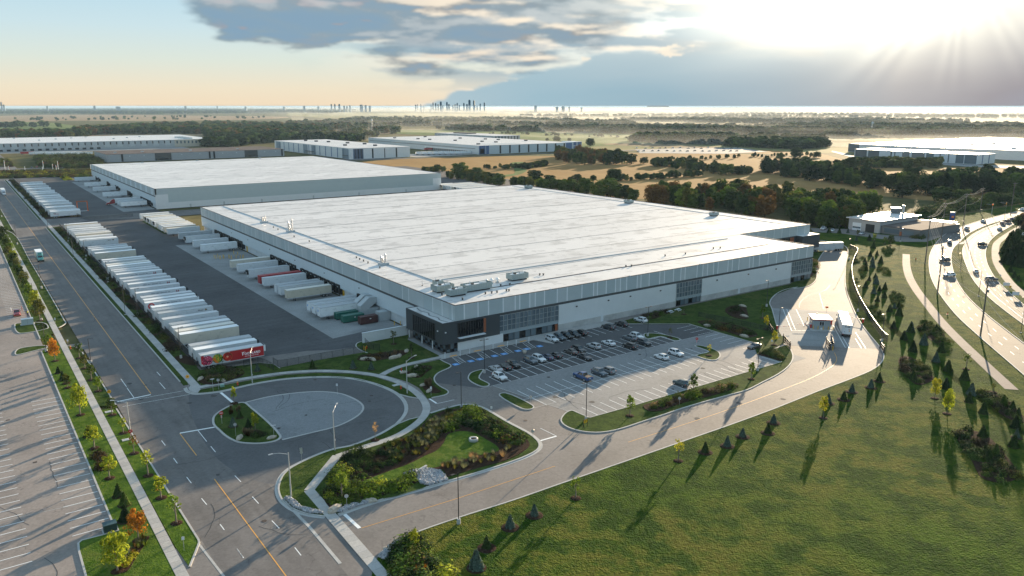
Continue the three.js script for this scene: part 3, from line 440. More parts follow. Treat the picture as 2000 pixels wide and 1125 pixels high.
// ------------------------------------------------------------ buildings
const wallTex = (c, rib) => tm(dtex(256, (u, v) => mul(c, (rib && (u * 32) % 1 < 0.16 ? 0.86 : 1) * (0.95 + 0.07 * fbm(u, v, 6, 3, 77) + 0.03 * vn(u * 90, v * 3, 90, 7))), 9.6), 0.55);
const B = {
  white: wallTex([0.66, 0.68, 0.69], false), rib: wallTex([0.64, 0.67, 0.68], true), pale: wallTex([0.58, 0.65, 0.69], false), grey: wallTex([0.43, 0.49, 0.505], false), grey2: wallTex([0.4, 0.465, 0.485], false), grey3: wallTex([0.46, 0.51, 0.525], false),
  strip: mat([0.72, 0.75, 0.77], 0.55), dark: wallTex([0.04, 0.05, 0.058], false), band: mat([0.06, 0.066, 0.07], 0.6), cap: mat([0.07, 0.05, 0.045], 0.6), black: mat([0.012, 0.013, 0.015], 0.7), frame: mat([0.4, 0.43, 0.44], 0.4, { metalness: 0.4 }), dframe: mat([0.02, 0.022, 0.024], 0.5),
  glass: new THREE.MeshPhysicalMaterial({ color: rgb([0.1, 0.135, 0.16]), roughness: 0.06, specularIntensity: 1, clearcoat: 0.6, clearcoatRoughness: 0.04 }), glassB: new THREE.MeshPhysicalMaterial({ color: rgb([0.14, 0.18, 0.205]), roughness: 0.08, clearcoat: 0.6 }), glassD: new THREE.MeshPhysicalMaterial({ color: rgb([0.006, 0.007, 0.009]), roughness: 0.1 }), spandrel: mat([0.3, 0.36, 0.39], 0.25),
  orange: mat([0.3, 0.085, 0.03], 0.6), yellow: mat([0.75, 0.42, 0.015], 0.5), concrete: tm(paved([0.46, 0.455, 0.44], 12, { s: 61, slow: 0.15 }), 0.85), lgrey: mat([0.44, 0.47, 0.48], 0.5), blue: mat([0.06, 0.13, 0.28], 0.5), brownRoof: tm(paved([0.15, 0.125, 0.115], 40, { s: 63 }), 0.9), greyWall: wallTex([0.34, 0.35, 0.37], true), steel: mat([0.5, 0.5, 0.5], 0.4, { metalness: 0.7 }), door: mat([0.6, 0.63, 0.65], 0.5),
};
const roofTex = (k, s) => tm(dtex(512, (u, v) => { let q = 0.7 * k * (0.9 + 0.18 * fbm(u, v, 3, 5, s)); q *= 1 - 0.26 * ss(0.5, 0.75, fbm(u, v * 2, 5, 5, s + 9)); q *= 1 - 0.2 * ss(0.66, 0.72, fbm(u, v, 16, 3, s + 21)); q *= 1 - 0.05 * ((v * 24) % 1 < 0.05 ? 1 : 0); q *= 0.97 + 0.06 * vn(u * 6, v * 120, 600, s + 4); return [q, q * 0.972, q * 0.945]; }, 46), 0.46);
const roofs = [roofTex(1, 3), roofTex(0.97, 13), roofTex(1.02, 23)];
const local = (t) => (name, geo, m, parent = t) => part(name, geo.translate(-t.position.x, -t.position.y, -t.position.z), m, parent);
{ // the warehouse in the middle
  const W = thing('warehouse', 'huge white-roofed warehouse with grey upper band and dark glazed corner office', 'warehouse', [190, 0, -310]), A = local(W);
  const H = 13.1, X0 = 107.05, XI = 108, ZF = -177.8, XE = 270, ZN = -212.6, XR = 318.5, ZB = -440;
  A('wall', merge([boxAt(XI, XE - 0.3, 0, H - 0.2, ZB + 0.2, ZF - 0.25), boxAt(XE - 0.3, XR, 0, H - 0.2, ZB + 0.2, ZN - 0.25)]), B.white);
  // left side: overhanging upper wall over a recessed dock wall
  A('overhang_wall', boxAt(X0 + 0.02, XI, 3.2, 8.0, ZB, ZF - 0.02), B.pale); A('dark_band', boxAt(X0 + 0.12, XI, 8.0, 8.75, ZB, ZF - 0.1), B.band);
  const zs = [-179.2, -181, -184.6, -189.8, -195.3, -204.3, -208.3, -217.4, -223.4, -232.2, -238.4, -242.4, -253.2, -256.8, -261.4, -267.8, -272.6, -276.5, -281.5, -286.1, -291.4, -296.7, -301.1, -306.3]; while (zs.at(-1) > -437) zs.push(zs.at(-1) - [4.6, 5.3, 4.2, 5.6, 3.9][zs.length % 5]);
  const edge = [-177.8, ...zs.filter((z) => z > -439), ZB];
  for (let i = 0; i + 1 < edge.length; i++) {
    A('wall_panel', boxAt(X0 - 0.02, X0 + 0.1, 8.75, H, edge[i + 1] + 0.17, edge[i] - (i ? 0.17 : 0)), [B.grey, B.grey2, B.grey3][(i * 7) % 3]);
    if (i) A('panel_strip', boxAt(X0 - 0.01, X0 + 0.1, 8.76, H - 0.01, edge[i] - 0.165, edge[i] + 0.165), [B.strip, B.strip, B.lgrey][i % 3]);
  }
  A('backing_wall', merge([boxAt(X0 + 0.1, XI, 8.75, H - 0.05, ZB, ZF - 0.3)]), B.lgrey);
  // front
  const xs = [110.1, 114.6, 118.1, 123.1, 127.3, 128.9, 132.5, 134.5, 137.9, 142.7, 146.5, 152.3, 157, 158.6, 162.2, 166.1, 168.2, 170.9, 175.5, 177.2, 180.9, 185.7, 187.9, 192.2, 195.7, 197.8, 203.7, 206.6, 209, 212.1, 214.4, 219.7, 222, 225.6, 231.5, 233.6, 237.1, 242.2, 247.2, 253.4, 256.7, 260.9, 265.8], ex = [X0 + 0.1, ...xs, XE];
  for (let i = 0; i + 1 < ex.length; i++) {
    A('wall_panel', boxAt(ex[i] + (i ? 0.22 : 0), ex[i + 1] - (i + 2 < ex.length ? 0.22 : 0), 8.75, H, ZF - 0.1, ZF + 0.02), [B.grey2, B.grey, B.grey3][(i * 5) % 3]);
    if (i) A('panel_strip', boxAt(ex[i] - 0.21, ex[i] + 0.21, 8.76, H - 0.01, ZF - 0.1, ZF + 0.01), B.strip);
  }
  A('backing_wall', boxAt(XI, XE - 0.3, 8.75, H - 0.05, ZF - 0.3, ZF - 0.1), B.lgrey);
  A('dark_band', boxAt(121.8, XE - 0.1, 8.0, 8.75, ZF - 0.25, ZF - 0.09), B.band);
  const ribs = (x0, x1, y0, y1) => A('ribbed_wall', boxAt(x0, x1, y0, y1, ZF - 0.25, ZF - 0.02), B.rib);
  const plinth = (x0, x1) => { const n = Math.round((x1 - x0) / 7.2), w = (x1 - x0) / n; for (let i = 0; i < n; i++) A('concrete_panel', boxAt(x0 + i * w + 0.02, x0 + (i + 1) * w - 0.02, -0.1, 1.9, ZF - 0.25, ZF + 0.04), B.concrete); };
  ribs(143.3, 193.8, 1.9, 8.0); plinth(143.3, 193.8); ribs(206.5, 256.7, 1.9, 8.0); plinth(206.5, 256.7);
  for (const x of [150, 163, 172.4, 186, 214, 231, 247]) A('wall_light', boxAt(x, x + 0.5, 6.4, 6.75, ZF, ZF + 0.25), B.dframe);
  for (const x of [160.2, 226]) A('service_door', boxAt(x, x + 1.1, 0.05, 2.2, ZF + 0.02, ZF + 0.09), B.door);
  const glazing = (x0, x1, y0, y1, z, nx, rows, glass, frame = B.frame, axis = 'x') => {
    const w = (x1 - x0) / nx, f = [], rect = (a, b, c, d, e, g) => axis === 'x' ? boxAt(a, b, c, d, z + e, z + g) : boxAt(z + e, z + g, c, d, a, b), hs = [y0, ...rows, y1];
    const s = axis === 'x' ? 1 : axis === 'z-' ? -1 : 1, dep = (p, q) => s > 0 ? [p, q] : [-q, -p];
    for (let i = 0; i <= nx; i++) f.push(rect(x0 + i * w - 0.07, x0 + i * w + 0.07, y0, y1, ...dep(-0.03, 0.14)));
    hs.forEach((y) => f.push(rect(x0, x1, y - 0.05, y + 0.05, ...dep(-0.02, 0.09))));
    A('mullions', merge(f), frame);
    for (let i = 0; i < nx; i++) for (let j = 0; j + 1 < hs.length; j++) A('pane', rect(x0 + i * w + 0.07, x0 + (i + 1) * w - 0.07, hs[j] + 0.05, hs[j + 1] - 0.05, ...dep(-0.08, 0.01 + 0.012 * ((i * 5 + j * 3) % 3))), Array.isArray(glass) ? glass[(i * 7 + j * 3) % glass.length] : glass);
  };
  const entrance = (x0, x1, n) => { A('entrance_recess', boxAt(x0, x1, 0, 2.3, ZF - 0.3, ZF - 0.2), B.black); glazing(x0, x1, 0.15, 2.3, ZF - 0.1, n, [], [B.glassD, B.glass, B.glassB], B.dframe); };
  A('spandrel', boxAt(121.7, 143.2, 2.3, 3.3, ZF - 0.25, ZF + 0.02), B.spandrel); glazing(121.7, 143.2, 3.3, 7.95, ZF, 15, [4.85, 6.4], [B.glass, B.glassB, B.glass]); entrance(122.9, 143, 10);
  A('spandrel', boxAt(193.9, 206.4, 2.0, 3.0, ZF - 0.25, ZF + 0.02), B.spandrel); glazing(193.9, 206.4, 3.0, 7.95, ZF, 9, [4.5, 6.3], [B.glassB, B.glass]); entrance(194.2, 206, 6);
  A('spandrel', boxAt(256.8, 269.9, 2.1, 3.0, ZF - 0.25, ZF + 0.02), B.spandrel); glazing(256.8, 269.9, 3.0, 7.95, ZF, 9, [4.6, 6.3], [B.glassB, B.glass]); entrance(257, 269.5, 6);
  A('door', boxAt(142.0, 142.9, 0.15, 2.2, ZF - 0.05, ZF + 0.05), B.orange);
  // east return and the set-back part
  for (let z = ZF - 0.02, i = 0; z > ZN + 1; z -= 5, i++) A('wall_panel', boxAt(XE - 0.1, XE + 0.02, 8.75, H, Math.max(ZN, z - 4.9), z), [B.grey, B.grey3][i % 2]);
  A('east_wall', boxAt(XE - 0.25, XE, 0, 8.75, ZN, ZF - 0.26), B.pale); glazing(ZF - 12, ZF - 0.4, 3.0, 7.95, XE, 8, [4.6, 6.3], [B.glassB, B.glass], B.frame, 'z');
  for (let x = XE, i = 0; x < XR - 1; x += 5.6, i++) { A('wall_panel', boxAt(x + 0.1, Math.min(XR, x + 5.4), 8.75, H, ZN - 0.1, ZN + 0.02), [B.grey, B.grey2][i % 2]); A('panel_strip', boxAt(x - 0.1, x + 0.1, 8.76, H - 0.01, ZN - 0.1, ZN + 0.01), B.strip); }
  A('backing_wall', boxAt(XE, XR, 8.7, H - 0.05, ZN - 0.3, ZN - 0.1), B.lgrey);
  A('dark_wall', boxAt(XE, 309, 0, 8.7, ZN - 0.25, ZN - 0.08), B.dark); glazing(292, 304, 4.2, 8.2, ZN, 8, [], B.glassD, B.dframe); A('orange_panel', boxAt(304.2, 307, 4.2, 8.2, ZN - 0.1, ZN + 0.05), B.orange);
  A('east_office', boxAt(309, 322, 2.7, 8.75, -230, ZN + 3.2), B.dark); A('office_roof', boxAt(309.1, 321.9, 8.75, 8.85, -229.9, ZN + 3.1), roofs[0]); A('office_base', boxAt(310, 320.6, 0, 2.7, -229, ZN + 1.6), B.glassD);
  // dark corner office
  const bx0 = 102.9, bx1 = 121.7, bz0 = -198.4, bz1 = ZF + 0.35;
  A('corner_office', merge([boxAt(bx0, X0 + 0.4, 2.65, 8.6, bz0, bz1 - 0.02), boxAt(X0 + 0.4, bx1, 2.65, 8.74, ZF - 0.4, bz1)]), B.dark);
  const orf = A('office_roof', boxAt(bx0 + 0.25, X0 - 0.03, 8.6, 8.68, bz0 + 0.25, ZF - 0.02), roofs[1]); A('office_parapet', merge([boxAt(bx0, bx0 + 0.22, 8.6, 8.8, bz0, bz1), boxAt(bx0 + 0.22, X0 - 0.03, 8.6, 8.8, bz0, bz0 + 0.22), boxAt(bx0 + 0.22, X0 - 0.03, 8.6, 8.8, bz1 - 0.25, bz1)]), B.band);
  part('puddle_stain', ribbon(smooth([[105.8, -197], [104.9, -193], [105.6, -190], [104.6, -187.5], [105.3, -184], [104.5, -181.5], [105.2, -178.5]], false, 4), 0.4, 8.69).translate(-190, 0, 310), mat([0.1, 0.1, 0.1], 0.3), orf);
  A('window_recess', boxAt(bx0 - 0.015, bx0 + 0.02, 3.15, 7.9, -194.1, -181.6), B.black); glazing(-194.1, -181.6, 3.15, 7.9, bx0 - 0.02, 12, [], B.glassD, B.dframe, 'z-');
  A('window_recess', boxAt(107.7, 116, 4.2, 8.2, bz1 - 0.02, bz1 + 0.012), B.black); glazing(107.7, 116, 4.2, 8.2, bz1 + 0.02, 10, [], B.glassD, B.dframe); A('orange_panel', boxAt(116.05, 116.95, 4.2, 8.2, bz1 - 0.02, bz1 + 0.06), B.orange);
  A('canopy', boxAt(107.6, 116.2, 3.95, 4.12, bz1, bz1 + 1.2), B.strip); A('wall_light', boxAt(103.6, 104, 6.0, 6.3, bz1, bz1 + 0.2), B.strip); A('wall_light', boxAt(bx0 - 0.2, bx0, 6.0, 6.3, -180.2, -179.8), B.strip);
  A('office_base', boxAt(104.4, 116.4, 0, 2.65, -197, ZF - 0.55), B.black); glazing(104.5, 116.4, 0.1, 2.6, ZF - 0.5, 10, [0.9], [B.glassB, B.glassD, B.glass, B.glassD], B.dframe); glazing(-197, ZF - 0.6, 0.1, 2.6, 104.36, 13, [0.9], [B.glassD, B.glass], B.dframe, 'z-');
  for (const z of [-197.6, -190, -184]) A('column', cyl(0.16, 0.16, 2.6, 103.4, 0, z), B.strip);
  A('white_wall', boxAt(116.5, 122.85, 0, 2.64, ZF - 0.24, ZF + 0.3), B.white);
  // roof: sheets of membrane with seams, curbs, cap
  const seams = [ZF - 0.25, -206.5, -226, -246, -268, -291, -314, -337, -360, -383, -405, -424, ZB + 0.25];
  for (let i = 0; i + 1 < seams.length; i++) {
    const z1 = seams[i], z0 = seams[i + 1], t = 0.03 * (i % 2), xr = z1 > ZN ? XE - 0.25 : XR - 0.25;
    if (z1 > ZN) A('roof_sheet', boxAt(X0 + 0.25, XE - 0.25, H - 0.3, H - 0.06 + t, Math.max(z0, ZN) + 0.06, z1 - 0.06), roofs[i % 3]);
    if (z0 < ZN) A('roof_sheet', boxAt(X0 + 0.25, XR - 0.25, H - 0.3, H - 0.06 + t, z0 + 0.06, Math.min(z1, ZN - 0.3) - 0.06), roofs[i % 3]);
  }
  A('roof_deck', merge([boxAt(X0 + 0.25, XE - 0.25, H - 0.4, H - 0.14, ZB + 0.25, ZF - 0.25), boxAt(XE - 0.25, XR - 0.25, H - 0.4, H - 0.14, ZB + 0.25, ZN - 0.25)]), B.lgrey);
  const sq = mat([0.3, 0.29, 0.28], 0.7); for (let i = 1; i + 1 < seams.length; i++) A('roof_seam', boxAt(X0 + 12, seams[i] > ZN ? XE - 20 : XR - 2, H - 0.05, H + 0.01, seams[i] - 0.14, seams[i] + 0.14), sq);
  A('expansion_joint', boxAt(118, 118.45, H - 0.05, H + 0.2, -437, -198), B.lgrey); A('expansion_joint', boxAt(118.45, XE - 14, H - 0.05, H + 0.2, -208.6, -208.1), B.lgrey); A('expansion_joint', boxAt(XR - 9, XR - 8.6, H - 0.05, H + 0.15, -436, ZN - 4), B.lgrey); A('expansion_joint', boxAt(124, XE - 12, H - 0.05, H + 0.1, -190.2, -189.9), B.cap);
  A('parapet_cap', merge([boxAt(X0 - 0.05, X0 + 0.25, H, H + 0.14, ZB, ZF + 0.05), boxAt(X0 + 0.25, XE + 0.05, H, H + 0.14, ZF - 0.25, ZF + 0.05), boxAt(XE - 0.25, XE + 0.05, H, H + 0.14, ZN - 0.25, ZF - 0.25), boxAt(XE + 0.05, XR, H, H + 0.14, ZN - 0.25, ZN + 0.05), boxAt(XR - 0.25, XR, H, H + 0.14, ZB, ZN - 0.25), boxAt(X0 + 0.25, XR - 0.25, H, H + 0.14, ZB, ZB + 0.25)]), B.cap);
  for (const [x, z] of [[140, -178], [172, -178], [205, -178], [238, -178]]) A('roof_drain', boxAt(x, x + 0.4, H, H + 0.35, z - 0.1, z + 0.3), B.strip);
  const dots = [[110.5, -190.5], [112.5, -182.5], [121.5, -184.5], [123.5, -184.2], [125.2, -184], [128.6, -184], [129.2, -183.6], [131, -190.5], [134, -190], [150, -196], [151, -195.4], [182, -190], [184, -189.4], [207, -196], [216, -194.5], [233, -196], [236, -195.2], [113.2, -236], [113.6, -246], [113.8, -250], [114, -253.6], [114.3, -257], [113.5, -300], [112.8, -315], [114, -338], [114.4, -345]];
  for (const [x, z] of dots) A('roof_vent', merge([cyl(0.22, 0.22, 0.5, x, H - 0.05, z, 8), cyl(0.34, 0.3, 0.14, x, H + 0.45, z, 8)]), B.band);
  // dock wall: shelters, doors
  const docks = [-412, -407.8, -403.6, -398.2, -394, -389.8, -384, -379.8, -375.6, -370, -326.6, -322.4, -318, -313.8, -309.4, -305, -300.6, -291.4, -287.2, -283, -278.8, -274.6, -270.4, -266.2, -262, -257.6, -239, -234.6, -230.2];
  const shelter = merge([boxAt(-1.5, 0, 0.9, 4.35, -1.75, -1.35), boxAt(-1.5, 0, 0.9, 4.35, 1.35, 1.75), boxAt(-1.5, 0, 3.85, 4.4, -1.35, 1.35)]), dockDoor = boxAt(-0.06, 0, 1.1, 3.8, -1.3, 1.3), bump = boxAt(-0.3, 0, 0.7, 1.1, -1.2, 1.2);
  for (const z of docks) { const s = new THREE.Mesh(shelter, B.black); for (const [n, g, m] of [['dock_shelter', shelter, B.black], ['dock_door', dockDoor, B.lgrey], ['dock_bumper', bump, B.dframe]]) { const q = part(n, g, m, W); q.position.set(XI - 190, 0, z + 310); } }
  for (const z of [-366, -328.5, -296.4, -256.2, -221]) A('yellow_door', boxAt(XI - 0.07, XI + 0.01, 0.05, 2.5, z, z + 1.9), B.yellow);
  for (const [z, w] of [[-250.6, 2.4], [-246.8, 2.4], [-214, 3.2], [-345, 1.4], [-352, 1.4]]) A('overhead_door', boxAt(XI - 0.07, XI + 0.01, 0.05, 3.0, z, z + w), B.door);
  A('dark_door', boxAt(XI - 0.07, XI + 0.01, 0.05, 2.6, -333, -331.4), B.glassD);
  for (const z of [-385, -360, -330, -300, -270, -240]) A('wall_light', boxAt(X0 - 0.15, X0 + 0.02, 6.2, 6.5, z, z + 0.5), B.dframe);
  // two sloping chutes down from the dock wall
  const chute = (z) => merge([new THREE.ExtrudeGeometry(new THREE.Shape([[107, 5.9], [104.5, 6.1], [101.2, 3.6], [101.2, 0.5], [104, 0.5], [104, 2.4], [107, 4.2]].map((p) => new THREE.Vector2(...p))), { depth: 2.5, bevelEnabled: false }).translate(0, 0, z).toNonIndexed()]);
  A('waste_chute', metre(chute(-232.6)), B.lgrey); A('waste_chute', metre(chute(-228.9)), B.lgrey); A('compactor_housing', merge([boxAt(103.6, 107.9, 0.4, 2.6, -228.5, -226.2)]), B.lgrey); A('compactor_housing', boxAt(104, 107.9, 0, 2.9, -221.2, -218.5), B.lgrey);
  A('wall_sign', boxAt(X0 - 0.06, X0 - 0.025, 11.6, 12.7, -184.3, -180.9), B.grey);
}
// roof plant on the warehouse: each unit stands on the roof
function rooftop(label, [x0, x1], [z0, z1], h, y = 13.08) {
  const t = thing('rooftop_unit', label, 'rooftop unit', [(x0 + x1) / 2, y, (z0 + z1) / 2]), w = x1 - x0, d = z1 - z0, g = mat([0.3, 0.36, 0.36], 0.55, { metalness: 0.2 });
  part('skid', merge([box(w * 0.9, 0.4, 0.2, 0, 0.2, -d * 0.35), box(w * 0.9, 0.4, 0.2, 0, 0.2, d * 0.35), box(0.15, 0.5, d * 0.8, w * 0.4, 0.25, 0), box(0.15, 0.5, d * 0.8, -w * 0.4, 0.25, 0)]), B.dframe, t);
  const n = Math.max(3, Math.round(w / 0.8)), m = Math.max(3, Math.round(d / 0.8));
  for (let i = 0; i < n; i++) for (const s of [-1, 1]) part('screen_panel', box(w / n - 0.06, h, 0.05, -w / 2 + (i + 0.5) * w / n, 0.45 + h / 2, s * d / 2), g, t);
  for (let i = 0; i < m; i++) for (const s of [-1, 1]) part('screen_panel', box(0.05, h, d / m - 0.06, s * w / 2, 0.45 + h / 2, -d / 2 + (i + 0.5) * d / m), g, t);
  part('casing', box(w * 0.75, h * 0.85, d * 0.7, 0, 0.45 + h * 0.425, 0), B.strip, t); part('fan', merge([cyl(0.5, 0.5, 0.3, -w * 0.15, 0.45 + h * 0.85, 0, 14), cyl(0.4, 0.4, 0.3, w * 0.18, 0.45 + h * 0.85, 0, 14)]), B.dframe, t); part('duct', merge([box(w * 0.25, 0.5, 0.5, w * 0.2, h + 0.5, d * 0.2), box(0.2, 0.9, 0.2, -w * 0.2, h + 0.6, -d * 0.2)]), B.strip, t);
  return t;
}
rooftop('screened rooftop unit nearest the joint of the roof curbs, rear of the corner group', [110.4, 116.2], [-196.8, -193], 1.7); rooftop('smallest screened rooftop unit, nearest the roof corner over the dark office', [111, 116.6], [-189.8, -186.6], 1.7); rooftop('longest screened rooftop unit of the corner group on the warehouse roof', [117.4, 126.6], [-191.6, -188.6], 1.8); rooftop('screened rooftop unit standing alone beside three white roof ventilators', [137.2, 143.6], [-196.6, -193.4], 1.7); rooftop('low rooftop unit on the far right edge of the main roof, near the set-back', [303, 307], [-259, -256], 1.3); rooftop('low rooftop unit at the far corner of the main roof', [308, 312], [-420, -416], 1.4); rooftop('low rooftop unit halfway along the far right edge of the main roof', [305, 309], [-322, -318], 1.3); rooftop('small pale rooftop box in the curb behind the corner group', [114.5, 117], [-203, -200.5], 1.2);
{ const names = ['nearest the corner units', 'middle one of the three', 'nearest the lone screened unit'];
  [128.6, 130.6, 132.8].forEach((x, i) => { const t = thing('roof_ventilator', 'white hooded roof ventilator, ' + names[i], 'ventilator', [x, 13.06, -194.6 - 0.2 * i]); part('base', box(0.8, 0.5, 0.8, 0, 0.25, 0), B.lgrey, t); part('stem', cyl(0.3, 0.3, 0.6, 0, 0.5, 0), B.strip, t); part('hood', merge([cyl(0.62, 0.5, 0.3, 0, 1.1, 0), cyl(0.5, 0.12, 0.35, 0, 1.4, 0)]), B.strip, t); });
  const st = [['cluster of steel vent stacks on the roof curb, farthest along the dock side', 116, -362.7, 1], ['tall pointed steel vent stack on the roof curb, second from the far end', 116.4, -329, 2], ['pair of steel vent stacks on the roof curb nearest the office corner', 116.8, -240.6, 1.2], ['slender lone vent pipe near the roof edge above the waste chutes', 111.8, -204.4, 0.5]];
  st.forEach(([l, x, z, s], i) => { const t = thing('vent_stack', l, 'vent stack', [x, 13.06, z]); if (i < 3) { part('plinth', box(3.2, 0.8, 2.4, 0, 0.4, 0), B.lgrey, t); for (const [dx, dz, h, r] of [[-0.8, 0, 1.6 * s, 0.34], [0.6, 0.3, 2.2 * s, 0.3], [0.1, -0.6, 1.2, 0.3]]) part('stack', merge([cyl(r, r * 0.8, h, dx, 0.8, dz), cyl(r * 1.05, 0.05, 0.5 * Math.min(2, s), dx, 0.8 + h, dz)]), B.steel, t); } else { part('pipe', cyl(0.09, 0.07, 1.7, 0, 0, 0), B.steel, t); part('collar', cyl(0.22, 0.14, 0.3, 0, 0, 0), B.band, t); } });
}
{ // the second warehouse behind it
  const W = thing('warehouse', 'long flat white-roofed warehouse with blue-grey end wall, behind the middle one', 'warehouse', [210, 0, -690]), A = local(W), X0 = 107, XR = 322.5, ZF = -553.5, ZB = -826, H = 13.3;
  A('wall', boxAt(108, XR - 0.1, 0, H - 0.2, ZB + 0.1, ZF - 0.1), B.white); A('end_wall', boxAt(115, 315, 4.0, H, ZF - 0.1, ZF), wallTex([0.42, 0.49, 0.5], false)); A('base_wall', merge([boxAt(107.1, 115, 0, 9.4, ZF - 0.1, ZF + 0.02), boxAt(115, 315, 0, 4.0, ZF - 0.1, ZF + 0.02), boxAt(315, XR, 0, 9.4, ZF - 0.1, ZF + 0.02)]), B.white); A('end_wall', boxAt(107.1, 115, 9.4, H, ZF - 0.1, ZF), B.grey); A('end_wall', boxAt(315, XR, 9.4, H, ZF - 0.1, ZF), B.grey);
  A('overhang_wall', boxAt(X0, 108, 3.4, 8, ZB, ZF), B.pale); A('dark_band', boxAt(X0 + 0.1, 108, 8, 8.8, ZB, ZF - 0.1), B.band);
  for (let z = ZF, i = 0; z > ZB + 2; z -= 6, i++) { A('wall_panel', boxAt(X0, 108, 8.8, H, Math.max(ZB, z - 5.7), z), [B.grey3, B.pale, B.grey][i % 3]); A('panel_strip', boxAt(X0 + 0.02, 108, 8.81, H - 0.02, z - 6, z - 5.7), B.strip); }
  for (let i = 0; i < 9; i++) A('roof_sheet', boxAt(X0 + 0.2, XR - 0.2, H - 0.3, H - 0.04 - 0.03 * (i % 2), ZB + 0.2 + i * 30.2, ZB + 0.2 + (i + 1) * 30.2 - 0.25), roofs[(i + 1) % 3]);
  A('parapet_cap', merge([boxAt(X0 - 0.05, X0 + 0.2, H, H + 0.15, ZB, ZF), boxAt(X0 + 0.2, XR, H, H + 0.15, ZF - 0.2, ZF + 0.04), boxAt(XR - 0.2, XR, H, H + 0.15, ZB, ZF - 0.2)]), B.band);
  for (const z of [-800, -785, -740, -735, -700, -690, -650, -645, -640, -600, -595, -590, -585, -580, -575, -570]) A('dock_shelter', boxAt(106.6, 108.1, 0.9, 4.2, z - 1.7, z + 1.7), B.black);
  for (const x of [150, 200, 262]) A('roof_hatch', box(2.4, 0.9, 2, x, H + 0.4, -818), B.lgrey); for (const x of [128, 150, 176, 214, 250, 290]) A('service_door', boxAt(x, x + 1.1, 0, 2.2, ZF + 0.02, ZF + 0.08), B.lgrey);
}
// farther buildings: a body with wall panels, dark bays, a roof, windows
function farBuilding(label, [x0, x1], [z0, z1], H, o = {}) {
  const t = thing('industrial_building', label, 'building', [(x0 + x1) / 2, 0, (z0 + z1) / 2]), A = local(t);
  A('wall', boxAt(x0, x1, 0, H - 0.25, z0, z1), o.wall ?? B.white); A('roof', boxAt(x0 - 0.1, x1 + 0.1, H - 0.25, H, z0 - 0.1, z1 + 0.1), o.roof ?? roofs[0]);
  const bays = (side, list, m, y0, y1, name) => list.forEach(([a, b]) => A(name, side === 'f' ? boxAt(a, b, y0, y1, z1 - 0.2, z1 + 0.25) : side === 'w' ? boxAt(x0 - 0.25, x0 + 0.2, y0, y1, a, b) : boxAt(x1 - 0.2, x1 + 0.25, y0, y1, a, b), m));
  o.parts?.(A, bays, { x0, x1, z0, z1, H }); return t;
}
const span = (a, b, n, w) => Array.from({ length: n }, (_, i) => { const c = a + (b - a) * (i + 0.5) / n; return [c - w / 2, c + w / 2]; });
farBuilding('low grey warehouse with brown roof and two dark bays, behind the second white roof', [155, 372], [-1150, -1057], 9.4, { wall: B.greyWall, roof: B.brownRoof, parts: (A, bays) => {
  bays('f', [[171, 173], [273.5, 275.5], [279, 281], [368, 370]], B.black, 0.5, 9.1, 'dark_strip'); bays('f', [[209, 228], [319, 336]], B.band, 0.6, 9.3, 'dock_recess'); bays('f', [[211, 226], [321, 334]], B.lgrey, 0.4, 2.2, 'dock_door'); bays('f', [[157, 170], [174, 208], [229, 272], [282, 318], [337, 367]], wallTex([0.38, 0.39, 0.41], true), 0.2, 8.9, 'wall_panel');
  for (const x of [180, 196, 240, 262, 290, 308, 345, 360]) A('wall_light', boxAt(x, x + 0.9, 6.2, 7, -1056.7, -1056.2), B.strip); for (const x of [170, 201, 259, 320]) A('roof_unit', box(3, 1.2, 3, x, 9.9, -1090), B.grey); } });
farBuilding('very long white-roofed warehouse with striped concrete walls at far left', [-160, 308], [-1640, -1395], 12, { wall: wallTex([0.4, 0.41, 0.41], false), parts: (A, bays, b) => {
  bays('f', span(-158, 306, 26, 8.5), wallTex([0.5, 0.51, 0.5], true), 3, 11.6, 'wall_panel'); bays('f', span(-158, 306, 52, 1.6), B.glassD, 6.6, 10.8, 'window'); bays('f', span(40, 200, 16, 5), B.black, 0.3, 3, 'dock_door'); for (let i = 0; i < 16; i++) A('roof_unit', box(3, 1.6, 3, -120 + i * 27, 12.7, -1450 - (i * 37) % 150), B.grey); } });
farBuilding('concrete end block of the long far-left warehouse, sunlight painted into its tan colour', [308.5, 372], [-1640, -1399], 12, { wall: wallTex([0.52, 0.46, 0.37], false), parts: (A, bays) => { bays('f', span(310, 370, 10, 2.4), B.glass, 5.5, 9.8, 'window'); for (const z of [-1420, -1440, -1460, -1480]) A('roof_unit', box(14, 2.2, 5, 335, 13, z), B.grey); } });  // tan wall colour stands for sunlight on the end face
farBuilding('white warehouse with blue window bays, left of the dark-blue cornered one', [416, 501], [-1222, -940], 13.8, { wall: B.white, parts: (A, bays) => {
  bays('w', span(-1210, -950, 13, 1.8), B.blue, 0.5, 13, 'blue_strip'); bays('w', [[-1215, -1195], [-1100, -1085], [-1070, -1055], [-965, -945]], wallTex([0.22, 0.28, 0.34], false), 0.3, 12.8, 'window_bay'); bays('f', [[420, 434]], wallTex([0.12, 0.17, 0.27], false), 0.3, 12.8, 'window_bay'); bays('f', [[422, 424], [426, 428], [430, 432.5], [446, 448], [463.5, 464.5], [480, 482]], B.black, 0.5, 12.6, 'window'); A('canopy', boxAt(414, 416, 4, 4.6, -1092, -1062), B.dark); A('canopy', boxAt(414.5, 416, 4, 4.6, -962, -946), B.dark);
  for (const [x, z] of [[450, -1180], [455, -1150], [462, -1120], [470, -1070], [478, -1030], [470, -980], [440, -1010]]) A('roof_unit', box(4, 2, 4, x, 14.7, z), B.band); } });
